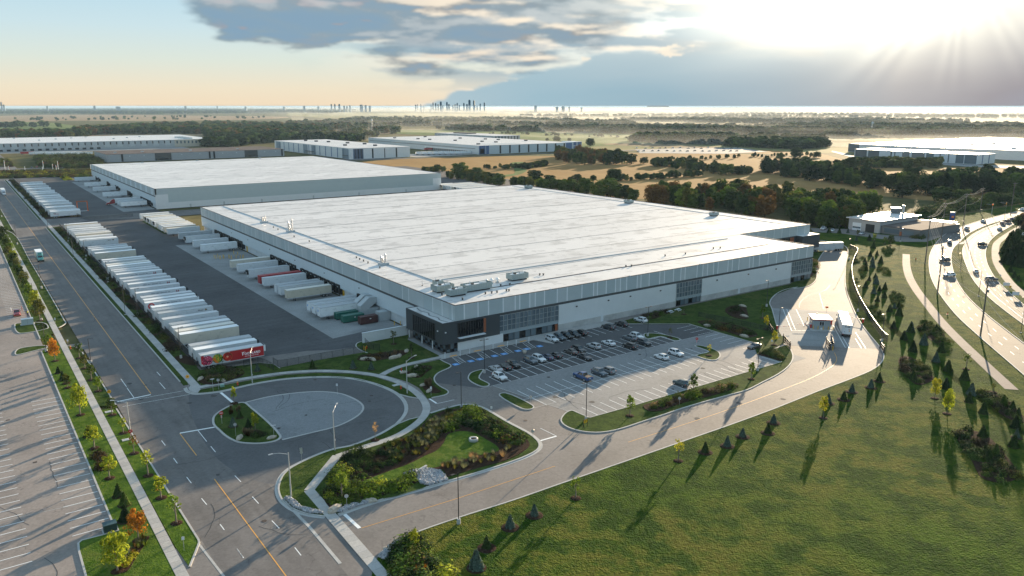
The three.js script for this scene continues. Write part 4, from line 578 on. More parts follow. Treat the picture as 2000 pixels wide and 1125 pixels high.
farBuilding('large white-roofed warehouse with dark-blue glazed corners beyond the stubble field', [604, 772], [-1285, -931], 12.3, { wall: wallTex([0.5, 0.56, 0.6], false), parts: (A, bays) => {
  bays('f', span(632, 765, 8, 2.6), B.black, 0.5, 11.6, 'window'); bays('f', [[604.5, 615], [616, 621], [760, 771.5]], B.blue, 0.3, 12, 'blue_panel'); bays('f', [[606, 613], [746, 752]], B.glass, 1, 8, 'window_bay'); bays('w', [[-1280, -940]], B.band, 7.4, 8, 'dark_band'); bays('w', span(-1080, -960, 20, 3.6), B.black, 0.5, 4, 'dock_door'); bays('w', [[-1085, -955]], B.strip, 4.3, 5.4, 'canopy'); A('roof_recess', box(60, 0.15, 18, 660, 12.4, -960), B.grey); A('glazed_corner', boxAt(772.1, 790, 0, 12.8, -955, -930), B.blue); A('white_frame', merge([boxAt(771.8, 773, 0, 13.4, -956, -929.4), boxAt(780, 781, 0, 13.4, -930, -929.4), boxAt(773, 790, 12.8, 13.4, -955.6, -929.4), boxAt(773, 790, 7, 7.6, -930, -929.5)]), B.strip); for (let i = 0; i < 12; i++) A('roof_unit', box(4, 1.8, 4, 622 + (i * 53) % 140, 13.1, -960 - (i * 71) % 300), B.band); } });
farBuilding('low grey building behind the blue-cornered warehouse, near the pale meadow', [872, 936], [-1520, -1292], 9, { wall: wallTex([0.34, 0.38, 0.42], false), roof: roofs[1], parts: (A, bays) => { bays('f', span(874, 934, 8, 3), B.dark, 0.5, 8, 'window'); bays('w', span(-1515, -1295, 14, 4), B.grey, 1, 7.5, 'wall_panel'); A('rooftop_screen', box(20, 2, 60, 905, 10, -1450), B.brownRoof); } });
farBuilding('smaller glare-roofed warehouse with glazed bays, front right in the distance', [968, 1012], [-590, -437], 11.3, { parts: (A, bays) => {
  bays('w', [[-589, -573], [-571, -556]], B.glass, 0.5, 11.2, 'window_bay'); bays('w', [[-526, -517], [-514, -498], [-496, -487], [-461, -452], [-451, -437.5]], B.glassB, 0.5, 10.6, 'window_bay'); bays('w', [[-541, -539.5], [-536, -535], [-480, -479], [-470, -469]], B.dark, 0.5, 10.6, 'dark_strip'); bays('w', [[-590, -588.5], [-556, -555], [-514.8, -514], [-498, -497.2], [-437.6, -436.8]], B.strip, 0, 11.6, 'pier'); bays('f', [[980, 981.5], [996, 997.5]], B.blue, 0.5, 10.6, 'blue_strip'); } });
farBuilding('bigger glare-roofed warehouse at far right behind the glazed one', [1085, 1520], [-672, -330], 12, { parts: (A, bays) => { bays('w', span(-420, -340, 12, 3.4), B.black, 1, 3.6, 'dock_door'); bays('w', [[-672, -655]], B.glass, 0.5, 12.2, 'window_bay'); for (let i = 0; i < 9; i++) A('roof_unit', box(4, 2, 4, 1120 + (i * 67) % 330, 12.9, -380 - (i * 83) % 330), B.grey); for (const z of [-470, -560]) A('roof_joint', boxAt(1086, 1519, 11.99, 12.35, z, z + 1.4), B.grey); } });
{ // fire hall with a tower
  const t = thing('fire_hall', 'low grey hall with glaring roof, two vehicle doors and round tower by the highway', 'fire hall', [415, 0, -225]), A = local(t), gl = roofs[2];
  const f = P(1560 + 655 / 3.125, 360 + 190 / 3.125, 6);
  A('wall', boxAt(398, 436, 0.1, 6.4, -242, -224), wallTex([0.4, 0.4, 0.4], true)); A('roof', boxAt(397, 438, 6.4, 6.8, -243.2, -223), gl); A('office_wing', boxAt(399, 440, 0.1, 4.2, -224, -203), wallTex([0.14, 0.15, 0.155], true)); A('wing_roof', boxAt(398.6, 436, 4.2, 4.45, -223, -202.4), B.brownRoof); A('canopy', boxAt(436.2, 444, 4.3, 4.6, -219, -206), gl); A('garage_door', boxAt(397.85, 398.05, 0.1, 4.3, -239.6, -234.6), B.strip); A('garage_door', boxAt(397.85, 398.05, 0.1, 4.3, -232, -227), B.black); for (let i = 0; i < 4; i++) A('door_panel', boxAt(397.78, 397.86, 0.3 + i, 1.2 + i, -239.4, -234.8), [B.strip, B.glass, B.strip, B.strip][i]);
  A('window', boxAt(398.85, 399.05, 1, 3.2, -222, -214), B.glass); A('window', boxAt(398.85, 399.05, 1, 3.2, -212, -206), B.glassB); A('door', boxAt(398.9, 399.06, 0.1, 2.3, -213.6, -212.4), B.orange);
  A('tower', cyl(2.7, 2.7, 9.6, 434, 0, -236, 24), wallTex([0.13, 0.14, 0.15], true)); A('tower_roof', cyl(2.9, 2.9, 0.4, 434, 9.6, -236, 24), gl); A('chimney', boxAt(437, 438, 0, 11, -234, -233), B.lgrey); A('chimney_cap', boxAt(436.9, 438.1, 11, 11.3, -234.1, -232.9), gl);
}
// ------------------------------------------------------------ vehicles
const tyreM = mat([0.018, 0.018, 0.018], 0.85), rimM = mat([0.5, 0.5, 0.5], 0.35, { metalness: 0.7 }), headM = mat([0.75, 0.78, 0.8], 0.15), tailM = mat([0.5, 0.015, 0.012], 0.3), carGlass = new THREE.MeshPhysicalMaterial({ color: rgb([0.018, 0.024, 0.028]), roughness: 0.05, clearcoat: 0.8 }), under = mat([0.02, 0.02, 0.021], 0.8), plateM = mat([0.7, 0.7, 0.72], 0.5);
const tyreG = (r, w) => new THREE.CylinderGeometry(r, r, w, 20).rotateZ(Math.PI / 2).toNonIndexed(), rimG = (r, w) => new THREE.CylinderGeometry(r * 0.64, r * 0.56, w * 1.08, 12).rotateZ(Math.PI / 2).toNonIndexed();
function print(w, h, draw, rough = 0.5) {        // flat print: lettering and pictures as on the vehicle or sign
  const c = document.createElement('canvas'); c.width = w; c.height = h; const g = c.getContext('2d'); draw(g, w, h);
  const t = new THREE.CanvasTexture(c); t.colorSpace = THREE.SRGBColorSpace; return new THREE.MeshStandardMaterial({ map: t, roughness: rough });
}
// semi-trailers: length along x, nose at +x; van, posted van, refrigerated van
const tw = {}; for (const [k, c] of Object.entries({ white: [0.7, 0.72, 0.735], bright: [0.8, 0.82, 0.83], cream: [0.66, 0.6, 0.5], grey: [0.5, 0.53, 0.55], silver: [0.6, 0.62, 0.63], red: [0.36, 0.016, 0.022], tan: [0.6, 0.53, 0.42] }))
  tw[k] = tm(dtex(128, (u, v) => mul(c, 0.94 + 0.1 * fbm(u, v, 4, 3, c[0] * 99 | 0) - 0.22 * ss(0.52, 0.8, fbm(u * 1, v, 6, 4, 5)) - 0.1 * ss(0.3, 0, v)), 6), 0.42);
const roofW = { white: mat([0.74, 0.75, 0.75], 0.5), bright: mat([0.86, 0.87, 0.87], 0.45), grey: mat([0.4, 0.425, 0.44], 0.5), silver: mat([0.55, 0.56, 0.57], 0.45), cream: mat([0.72, 0.68, 0.6], 0.5), red: mat([0.36, 0.016, 0.022], 0.5) };
const trailerGeo = {
  body: metre(boxAt(-8.02, 8.05, 1.15, 4.0, -1.29, 1.29)), roof: boxAt(-8.05, 8.06, 4.0, 4.05, -1.3, 1.3), rail: merge([boxAt(-8.04, 8.06, 3.9, 4.0, 1.29, 1.31), boxAt(-8.04, 8.06, 1.08, 1.25, 1.29, 1.31), boxAt(-8.04, 8.06, 1.08, 1.25, -1.31, -1.29), boxAt(-8.04, 8.06, 3.9, 4.0, -1.31, -1.29)]),
  door: boxAt(-8.07, -8.025, 1.2, 3.95, 0.02, 1.27), frame: merge([boxAt(-8.09, -8.02, 1.1, 4.04, 1.22, 1.3), boxAt(-8.09, -8.02, 1.1, 4.04, -1.3, -1.22), boxAt(-8.09, -8.02, 3.93, 4.04, -1.22, 1.22)]), bar: merge([rod([-8.1, 1.3, 0.4], [-8.1, 3.9, 0.4], 0.025), rod([-8.1, 1.3, 0.9], [-8.1, 3.9, 0.9], 0.025), rod([-8.1, 1.3, -0.4], [-8.1, 3.9, -0.4], 0.025), rod([-8.1, 1.3, -0.9], [-8.1, 3.9, -0.9], 0.025)]),
  guard: merge([boxAt(-8.06, -7.96, 0.5, 0.62, -1.15, 1.15), boxAt(-8.06, -7.96, 0.5, 1.1, 0.6, 0.72), boxAt(-8.06, -7.96, 0.5, 1.1, -0.72, -0.6)]), bogie: merge([boxAt(-7.3, -3.9, 0.85, 1.08, -0.55, -0.4), boxAt(-7.3, -3.9, 0.85, 1.08, 0.4, 0.55), rod([-6.3, 0.52, -1.1], [-6.3, 0.52, 1.1], 0.09), rod([-5.05, 0.52, -1.1], [-5.05, 0.52, 1.1], 0.09)]),
  leg: merge([boxAt(5.0, 5.16, 0.1, 1.15, 0.7, 0.86), boxAt(4.9, 5.26, 0, 0.1, 0.6, 0.96)]), tyre: new THREE.CylinderGeometry(0.51, 0.51, 0.6, 18).rotateX(Math.PI / 2).toNonIndexed(), rim: new THREE.CylinderGeometry(0.3, 0.3, 0.64, 10).rotateX(Math.PI / 2).toNonIndexed(),
  posts: merge(Array.from({ length: 26 }, (_, i) => boxAt(-7.6 + i * 0.61, -7.54 + i * 0.61, 1.25, 3.9, 1.285, 1.315))), unit: merge([boxAt(8.06, 8.62, 2.3, 3.9, -1.05, 1.05)]), grille: boxAt(8.63, 8.66, 2.5, 3.2, -0.8, 0.8), unitTop: boxAt(8.1, 8.5, 3.86, 3.98, -0.8, 0.8), skirt: boxAt(-3.6, 4.6, 0.45, 1.1, 1.2, 1.24), marker: boxAt(7.95, 8.07, 3.82, 3.9, 1.1, 1.25), tail: boxAt(-8.11, -8.08, 1.1, 1.25, 0.9, 1.2), ribs: merge(Array.from({ length: 20 }, (_, i) => boxAt(-7.7 + i * 0.8, -7.62 + i * 0.8, 4.05, 4.075, -1.25, 1.25))),
};
trailerGeo.skirt2 = trailerGeo.skirt.clone().translate(0, 0, -2.44);
function trailer(label, [x, z], turn, o = {}, group) {
  const t = thing(o.name ?? 'semi_trailer', label, 'semi-trailer', [x, o.y ?? 0, z], turn, group), G = trailerGeo, c = tw[o.c ?? 'white'], r = roofW[o.r ?? 'white'];
  part('body', G.body, c, t); const rf = part('roof', G.roof, r, t); if (o.ribs) part('roof_ribs', G.ribs, r, rf); part('rail', G.rail, o.rail ?? roofW.silver, t);
  for (const s of [1, -1]) { const d = part('rear_door', G.door, c, t); d.scale.z = s; part('tail_light', G.tail, tailM, t).scale.z = s; const l = part('landing_leg', G.leg, under, t); l.scale.z = s; }
  part('rear_frame', G.frame, roofW.silver, t); part('lock_rod', G.bar, roofW.silver, t); part('rear_guard', G.guard, under, t); part('bogie', G.bogie, under, t);
  for (const wx of [-6.3, -5.05]) for (const s of [1, -1]) { const w = part('wheel', G.tyre, tyreM, t); w.position.set(wx, 0.51, s * 0.95); part('rim', G.rim, rimM, w); }
  if (o.posts) part('side_posts', G.posts, c, t);
  if (o.reefer) { part('cooling_unit', G.unit, o.reefer === 2 ? under : tw.bright, t); part('grille', G.grille, o.reefer === 2 ? rimM : under, t); part('unit_cowl', G.unitTop, under, t); }
  if (o.skirt) { part('side_skirt', G.skirt, c, t); part('side_skirt', G.skirt2, c, t); } else part('marker_light', G.marker, tailM, t);
  if (o.sign) { const [x0, x1, y0, y1, m] = o.sign, g = new THREE.PlaneGeometry(x1 - x0, y1 - y0).translate((x0 + x1) / 2, (y0 + y1) / 2, 1.318); part('lettering', g, m, t); }
  if (o.sign2) { const [x0, x1, y0, y1, m] = o.sign2; part('lettering', new THREE.PlaneGeometry(x1 - x0, y1 - y0).translate((x0 + x1) / 2, (y0 + y1) / 2, 1.318), m, t); }
  return t;
}
const bg = '#d8dadb';
const bison = print(256, 64, (g, w, h) => { g.fillStyle = bg; g.fillRect(0, 0, w, h); g.fillStyle = '#2a1418'; g.font = 'italic bold 50px sans-serif'; g.fillText('Bison', 14, 50); g.fillStyle = '#2a1418'; g.beginPath(); g.arc(205, 30, 24, 0, 7); g.fill(); g.beginPath(); g.moveTo(205, 10); g.lineTo(248, 34); g.lineTo(205, 52); g.fill(); g.fillStyle = '#c8962c'; g.beginPath(); g.arc(203, 30, 12, 0, 7); g.fill(); });
const west = print(512, 40, (g, w, h) => { g.fillStyle = bg; g.fillRect(0, 0, w, h); g.fillStyle = '#1c2c55'; g.font = 'bold 30px sans-serif'; g.fillText("STEVE'S  WEST  TRANSPORT  LTD.", 6, 31, 500); });
const crest = print(128, 128, (g, w, h) => { g.fillStyle = bg; g.fillRect(0, 0, w, h); g.fillStyle = '#9c1626'; g.beginPath(); g.moveTo(14, 110); g.lineTo(26, 20); g.lineTo(48, 20); g.lineTo(42, 110); g.fill(); g.beginPath(); g.moveTo(114, 110); g.lineTo(102, 20); g.lineTo(80, 20); g.lineTo(86, 110); g.fill(); g.fillStyle = '#181e34'; g.beginPath(); g.arc(64, 84, 17, 0, 7); g.fill(); });
const redRing = print(128, 128, (g, w, h) => { g.fillStyle = bg; g.fillRect(0, 0, w, h); g.fillStyle = '#c01c26'; g.beginPath(); g.arc(64, 64, 60, 0, 7); g.fill(); g.fillStyle = bg; g.beginPath(); g.arc(64, 64, 34, 0, 7); g.fill(); g.fillStyle = '#22305a'; g.font = 'bold 34px sans-serif'; g.fillText('JW', 40, 76); });
const foodland = print(2048, 352, (g, w, h) => {
  const q = (x) => (seed = (seed * 1664525 + 1013904223) >>> 0, seed / 4294967296 * x); g.fillStyle = '#b9c1c6'; g.fillRect(0, 0, w, h); g.fillStyle = '#b81420'; g.fillRect(920, 0, w - 920, h); g.fillStyle = '#c81a24'; g.fillRect(0, 0, 90, h); g.fillStyle = '#d9dee0'; g.beginPath(); g.arc(0, h, 60, 0, 7); g.fill();
  const disc = (x, y, r, fill, items) => { g.save(); g.beginPath(); g.arc(x, y, r, 0, 7); g.clip(); g.fillStyle = fill; g.fillRect(x - r, y - r, 2 * r, 2 * r); items(x, y, r); g.restore(); };
  disc(200, 190, 168, '#4a1020', (x, y, r) => { for (let i = 0; i < 34; i++) { const a = x - r + q(2 * r), b = y - r + q(2 * r), s = 34 + q(30); g.fillStyle = ['#b31c4c', '#d4486c', '#8e1236', '#c93a62'][i % 4]; g.beginPath(); g.arc(a, b, s, 0, 7); g.fill(); g.fillStyle = '#ecc0c8'; g.beginPath(); g.arc(a - s * 0.3, b - s * 0.3, s * 0.26, 0, 7); g.fill(); } });
  disc(520, 178, 165, '#3c6a1c', (x, y, r) => { for (let i = 0; i < 120; i++) { g.strokeStyle = ['#7fae24', '#4f8a20', '#b7cc3c', '#2f6a1c', '#e2a02a'][i % 5]; g.lineWidth = 9 + q(12); g.beginPath(); g.moveTo(x - 40 + q(90), y + 130); g.quadraticCurveTo(x - r + q(2 * r), y, x - r + q(2 * r), y - r + q(r)); g.stroke(); } for (let i = 0; i < 22; i++) { g.strokeStyle = '#e0781c'; g.lineWidth = 20; g.beginPath(); g.moveTo(x - 160 + q(90), y - 60 + q(90)); g.lineTo(x - 60 + q(90), y + 170); g.stroke(); } });
  disc(840, 172, 158, '#7c0e12', (x, y, r) => { for (let i = 0; i < 30; i++) { const a = x - r + q(2 * r), b = y - r + q(2 * r); g.fillStyle = ['#c42018', '#e23a22', '#9c1212'][i % 3]; g.beginPath(); g.arc(a, b, 34 + q(26), 0, 7); g.fill(); } g.fillStyle = '#f0b48c'; g.beginPath(); g.arc(x, y, 34, 0, 7); g.fill(); g.strokeStyle = '#d98a30'; g.lineWidth = 6; g.beginPath(); g.arc(x, y, r - 4, 0, 7); g.stroke(); });
  g.fillStyle = '#fff'; g.font = 'bold 150px sans-serif'; g.fillText('F', 1310, 232); g.font = 'bold 122px sans-serif'; g.fillText('OODLAND', 1396, 228, 540); g.strokeStyle = '#fff'; g.lineWidth = 14; g.beginPath(); g.moveTo(1310, 118); g.lineTo(1420, 112); g.stroke(); g.strokeStyle = '#e0b03c'; g.lineWidth = 8; g.beginPath(); g.moveTo(1560, 110); g.lineTo(1620, 64); g.stroke();
  g.font = 'bold 36px sans-serif'; g.fillStyle = '#fff'; g.fillText('FRESH FROM OUR FAMILY TO YOURS', 1400, 290, 470);
});
// the long row along the fence
{
  const Z = [[-201.6, 'food'], [-207.2, 'ribs'], [-211.5, 'greyroof'], [-224.3, 'white'], [-228.1, 'cream'], [-232.5, 'reefer'], [-236.5, 'posts'], [-244, 'plain'], [-252, 'bison'], [-256.8, 'posts'], [-261.3, 'bright'], [-268.5, 'ring'], [-272.8, 'reefer'], [-277.2, 'plain'], [-284.9, 'west'], [-293, 'plain'], [-301.2, 'west'], [-307.3, 'plain'], [-313.2, 'plain'], [-322.1, 'west'], [-327.6, 'plain'], [-331.5, 'plain'], [-335.6, 'posts'], [-340.9, 'bright'], [-344.9, 'cream'], [-351.8, 'plain'], [-356.8, 'reefer'], [-375.7, 'white'], [-384.5, 'reefer'], [-389.8, 'plain'], [-394.4, 'posts'], [-415.4, 'bison'], [-419.8, 'green'], [-428.8, 'reefer'], [-438.3, 'cream'], [-443, 'plain'], [-451.7, 'plain'], [-458.4, 'reefer'], [-466.1, 'plain'], [-471, 'plain'], [-480, 'white']];
  const K = {
    food: ['red-sided trailer with white lettering and round produce pictures, at the street corner', { r: 'silver', sign: [-8, 8, 1.28, 3.88, foodland], reefer: 1, skirt: false }], ribs: ['white-roofed refrigerated trailer with ribbed upper sides, right behind the red-lettered one', { c: 'silver', r: 'bright', posts: 1, reefer: 2 }], bison: ['white trailer with dark italic word near its front', { r: 'grey', posts: 1, sign: [3.2, 6.4, 3.0, 3.8, bison] }],
    ring: ['white trailer with a red ring at its rear and a line of blue lettering', { sign: [-3.4, 3.4, 3.06, 3.6, west], sign2: [-7.4, -5.2, 1.8, 4.0 - 0.06, redRing], reefer: 1 }], west: ['blue-lettered white trailer with red two-pillar crest', { sign: [-3.4, 3.4, 3.06, 3.6, west], sign2: [4.6, 5.9, 2.7, 3.8, crest], reefer: 2 }], cream: ['cream-tinted van trailer', { c: 'cream', r: 'cream' }], reefer: ['white refrigerated trailer with cooling unit on its nose', { reefer: 2, r: 'white' }], posts: ['pale trailer with closely ribbed sides', { c: 'silver', r: 'grey', posts: 1, ribs: 1 }], bright: ['brilliant white clean trailer', { c: 'bright', r: 'bright' }], white: ['big plain white trailer with a gap before it', { c: 'cream', r: 'bright' }], plain: ['plain off-white van trailer', { c: 'white', r: 'silver' }], greyroof: ['pale trailer with flat grey roof', { c: 'white', r: 'grey' }], green: ['white trailer with a green rear edge', { c: 'white', r: 'bright' }],
  };
  Z.forEach(([z, k], i) => {
    const [l, o] = K[k], label = i === 0 || i === 1 || k === 'ring' || k === 'green' ? l : l + ', ' + ord(i) + ' from the corner along the fence';
    const t = trailer(label, [54.25 + rr(-0.5, 0.25), z - 1.3], rr(-0.014, 0.014), o, 'semi-trailers parked along the street fence');
    if (k === 'green') part('green_trim', boxAt(-8.12, -8.0, 1.1, 4.05, 1.2, 1.32), mat([0.1, 0.42, 0.06], 0.5), t);
  });
}
{ // the row beyond the side entrance, along the same fence
  const red = print(256, 48, (g, w, h) => { g.fillStyle = bg; g.fillRect(0, 0, w, h); g.fillStyle = '#5a2140'; g.font = 'bold 38px sans-serif'; g.fillText('LOGI', 4, 38); g.fillStyle = '#b3202c'; g.fillText('AMS', 130, 38); });
  const check = print(256, 48, (g, w, h) => { g.fillStyle = bg; g.fillRect(0, 0, w, h); for (let i = 0; i < 8; i++) { g.fillStyle = ['#20242c', '#b82c34'][i % 2]; g.fillRect(6 + i * 12, 4 + (i % 2) * 18, 13, 18); } g.fillStyle = '#c03038'; g.fillRect(120, 30, 60, 10); });
  [-543.8, -549, -553.6, -567.3, -571.6, -586.2, -590.6, -602.8, -607, -613.4, -627, -631.4, -642.8, -647.2, -659.6, -664, -677.2, -681.6, -690, -704.5, -709, -725, -729.4, -744.2, -748.6, -770.4].forEach((z, i) => trailer((i === 0 ? 'white trailer with small checks near its rear' : i === 19 ? 'white trailer with red-purple side lettering' : ['plain white trailer', 'off-white van trailer', 'white refrigerated trailer', 'white trailer with grey roof'][i % 4]) + (i === 0 ? ', nearest the side entrance' : ', ' + ord(i) + ' past the side entrance by the fence'), [54.25 + rr(-0.6, 0.3), z - 1.3], rr(-0.014, 0.014), { c: ['white', 'bright', 'silver'][i % 3], r: ['bright', 'white', 'grey', 'white'][i % 4], reefer: i % 4 === 2 ? 1 : 0, sign: i === 0 ? [-6.6, -2.6, 2.2, 3.2, check] : i === 19 ? [-6, 2, 2.4, 3.5, red] : null }, 'semi-trailers parked beyond the side entrance'));
  [-431.9, -440, -445.7, -451, -455.8, -463.2, -468.8, -472.7, -477.5, -484.7, -491.5, -501.7].forEach((z, i) => trailer((i === 0 ? 'big white trailer at the yard end of the row by the grass' : ['sunlit cream trailer', 'white trailer with cooling unit facing the yard', 'plain white trailer'][i % 3] + ', ' + ord(i) + ' in the row by the grass strip'), [95.9, z - 1.3], Math.PI + rr(-0.006, 0.006), { c: ['white', 'cream', 'bright'][i % 3], r: ['white', 'cream', 'white'][(i + 1) % 3], reefer: i === 8 || i === 9 || i === 5 ? 2 : 0, ribs: i % 3 === 1 }, 'semi-trailers beside the grass strip'));
  const dk = [[-413.2, 'grey'], [-399.5, 'reefer'], [-385, 'white'], [-371, 'bright'], [-324.6, 'cream'], [-315.1, 'white'], [-301.8, 'reefer'], [-288.6, 'red'], [-283.8, 'white'], [-270.1, 'posts'], [-266.2, 'posts'], [-259.5, 'tan'], [-238.8, 'tag'], [-234.4, 'tag'], [-230, 'tag']];
  const dl = { grey: ['grey-white trailer', { c: 'grey', r: 'grey' }], reefer: ['white refrigerated trailer with dark cooling unit', { reefer: 2, r: 'grey' }], white: ['plain white trailer', { r: 'silver' }], bright: ['bright white trailer beside the orange posts', { c: 'bright' }], cream: ['cream trailer', { c: 'cream', r: 'cream' }], red: ['dark red shipping-container trailer', { c: 'red', r: 'red', rail: roofW.red }], posts: ['ribbed grey-roofed trailer', { posts: 1, ribs: 1, r: 'grey' }], tan: ['tan trailer with exposed wheels', { c: 'tan', r: 'cream' }], tag: ['white trailer with small blue nose emblem', { c: 'bright', r: 'grey' }] };
  const tagM = mat([0.06, 0.3, 0.65], 0.5);
  dk.forEach(([z, k], i) => { const t = trailer(k === 'red' || k === 'tan' || k === 'bright' ? dl[k][0] + ', backed against the middle warehouse dock' : dl[k][0] + ', ' + ord(14 - i) + ' from the waste chutes at the warehouse dock', [97.25, z - 1.3], Math.PI + rr(-0.005, 0.005), dl[k][1], 'semi-trailers backed to the docks'); if (k === 'tag') part('emblem', boxAt(8.06, 8.075, 2.6, 3.2, 0.2, 0.75), tagM, t); });
  [-797.1, -737.3, -692, -645, -595.6, -585.5, -578.6, -574].forEach((z, i) => trailer((i === 2 ? 'white trailer with dark letters along its side' : i === 3 ? 'white trailer with grey roof' : ['white trailer', 'pale trailer', 'off-white trailer'][i % 3]) + ', ' + ord(7 - i) + ' along the second warehouse dock', [97.5, z - 1.3], Math.PI, { c: ['white', 'bright'][i % 2], r: i > 4 ? 'grey' : 'white', sign: i === 2 ? [-6.4, -2.6, 2.6, 3.4, print(256, 48, (g, w, h) => { g.fillStyle = bg; g.fillRect(0, 0, w, h); g.fillStyle = '#222'; g.font = 'bold 40px sans-serif'; g.fillText('XTRA', 70, 40); })] : null }, 'semi-trailers at the second warehouse'));
  for (let i = 0; i < 44; i++) trailer('pale trailer in the long double row behind the second warehouse', [346 - (i > 21 ? 0 : 17), -560 + (i % 22) * 4.4 + (i > 21 ? 2 : 0)], Math.PI / 2 * 0 + Math.PI, { c: ['white', 'bright', 'cream', 'grey'][i % 4], r: ['white', 'silver', 'cream'][i % 3], reefer: i % 5 === 2 ? 2 : 0 }, 'trailers behind the second warehouse');
}
// tractors
function tractor(label, [x, z], turn, paint, name = 'truck_tractor') {   // nose at +x; the fifth wheel at the origin
  const t = thing(name, label, 'truck', [x, 0, z], turn), p = mat(paint, 0.3), sh = (pts, w) => metre(new THREE.ExtrudeGeometry(new THREE.Shape(pts.map((q) => new THREE.Vector2(...q))), { depth: w, bevelEnabled: true, bevelSize: 0.06, bevelThickness: 0.06, bevelSegments: 2 }).translate(0, 0, -w / 2));
  part('chassis', boxAt(-0.9, 5.2, 0.7, 1.0, -0.45, 0.45), under, t); part('sleeper', sh([[1.3, 1.0], [1.3, 3.6], [2.2, 3.85], [3.2, 3.3], [3.2, 1.0]], 2.2), p, t); part('cab', sh([[3.2, 0.8], [3.2, 3.1], [4.0, 2.75], [4.5, 1.85], [4.5, 0.8]], 2.1), p, t); part('hood', sh([[4.5, 0.75], [4.5, 1.8], [6.2, 1.55], [6.5, 1.3], [6.5, 0.75]], 1.7), p, t);
  part('windshield', rodPlane([[4.53, 1.95, -0.95], [4.53, 1.95, 0.95], [4.08, 2.78, 0.85], [4.08, 2.78, -0.85]]), carGlass, t); for (const s of [1, -1]) { part('side_window', boxAt(3.35, 4.1, 1.9, 2.6, s > 0 ? 1.12 : -1.14, s > 0 ? 1.14 : -1.12), carGlass, t); part('mirror', boxAt(4.2, 4.35, 1.9, 2.5, s * 1.4 - 0.08, s * 1.4 + 0.08), under, t); part('fuel_tank', cyl(0.32, 0.32, 1.6, 0, 0, 0).rotateZ(Math.PI / 2).translate(2.8, 0.75, s * 0.85), rimM, t); part('headlight', boxAt(6.5, 6.6, 1.05, 1.25, s * 0.65 - 0.18, s * 0.65 + 0.18), headM, t); part('exhaust', cyl(0.08, 0.08, 2.8, 1.2, 1, s * 1.0), rimM, t); }
  part('grille', boxAt(6.54, 6.6, 0.85, 1.45, -0.45, 0.45), rimM, t); part('bumper', boxAt(6.5, 6.75, 0.4, 0.8, -1.15, 1.15), p, t);
  for (const wx of [-0.6, 0.7, 5.5]) for (const s of [1, -1]) { const w = part('wheel', trailerGeo.tyre, tyreM, t); w.position.set(wx, 0.51, s * 0.92); part('rim', trailerGeo.rim, rimM, w); }
  return t;
}
function rodPlane(c) { const [a, b, d, e] = c; return metre(tri([...a, ...b, ...d, ...a, ...d, ...e])); }
tractor('dark red sleeper tractor coupled under a trailer at the second warehouse', [90.6, -596.9], Math.PI, [0.3, 0.012, 0.02]);
{ const [a] = fX([[1654, 663]]), [b] = fX([[1640, 622]]), dir = Math.atan2(-(b[1] - a[1]), b[0] - a[0]), ux = Math.cos(dir), uz = -Math.sin(dir), c = [a[0] + 9.4 * ux, a[1] + 9.4 * uz];
  const plate = print(256, 256, (g, w, h) => { g.fillStyle = '#cfd2d4'; g.fillRect(0, 0, w, h); g.fillStyle = '#2a1418'; g.font = 'italic bold 54px sans-serif'; g.fillText('Bison', 40, 62); g.fillRect(150, 30, 60, 30); g.fillStyle = '#555'; g.font = '26px sans-serif'; g.fillText('53', 40, 120); g.fillStyle = '#c02028'; g.fillRect(160, 108, 40, 16); g.fillStyle = '#c88a1c'; g.fillRect(180, 150, 28, 34); g.fillStyle = '#3a6ca8'; g.fillRect(40, 190, 20, 20); });
  const t = trailer('sunlit white trailer with dark print on its doors, waiting beside the gatehouse', [c[0], c[1]], dir, { c: 'white', r: 'bright', skirt: 1 }); part('door_print', new THREE.PlaneGeometry(2.3, 2.5).rotateY(-Math.PI / 2).translate(-8.12, 2.6, 0), plate, t);
  tractor('white tractor in front of the trailer waiting at the gatehouse', [c[0] + 6.4 * ux, c[1] + 6.4 * uz], dir, [0.5, 0.5, 0.5]);
  const [e] = fX([[1643, 489]]), d2 = Math.PI - 0.42 + 0.02, vx = Math.cos(d2), vz = -Math.sin(d2); trailer('white trailer with glaring roof turning behind the right end of the warehouse', [e[0] + 8 * vx, e[1] + 8 * vz], d2, { c: 'grey', r: 'bright', skirt: 1 }); tractor('white rounded tractor pulling a trailer behind the right end of the warehouse', [e[0] + 14.6 * vx, e[1] + 14.6 * vz], d2 + 0.12, [0.62, 0.63, 0.64]);
  const [f] = fX([[10, 383]]); trailer('white trailer at the left picture edge coming down the street', [f[0] - 0.2, f[1] - 18], -Math.PI / 2, { c: 'bright', r: 'white' }); tractor('white tractor with red lamps coming down the street at the left edge', [f[0] - 0.2, f[1] - 11.5], -Math.PI / 2, [0.6, 0.62, 0.64]);
}
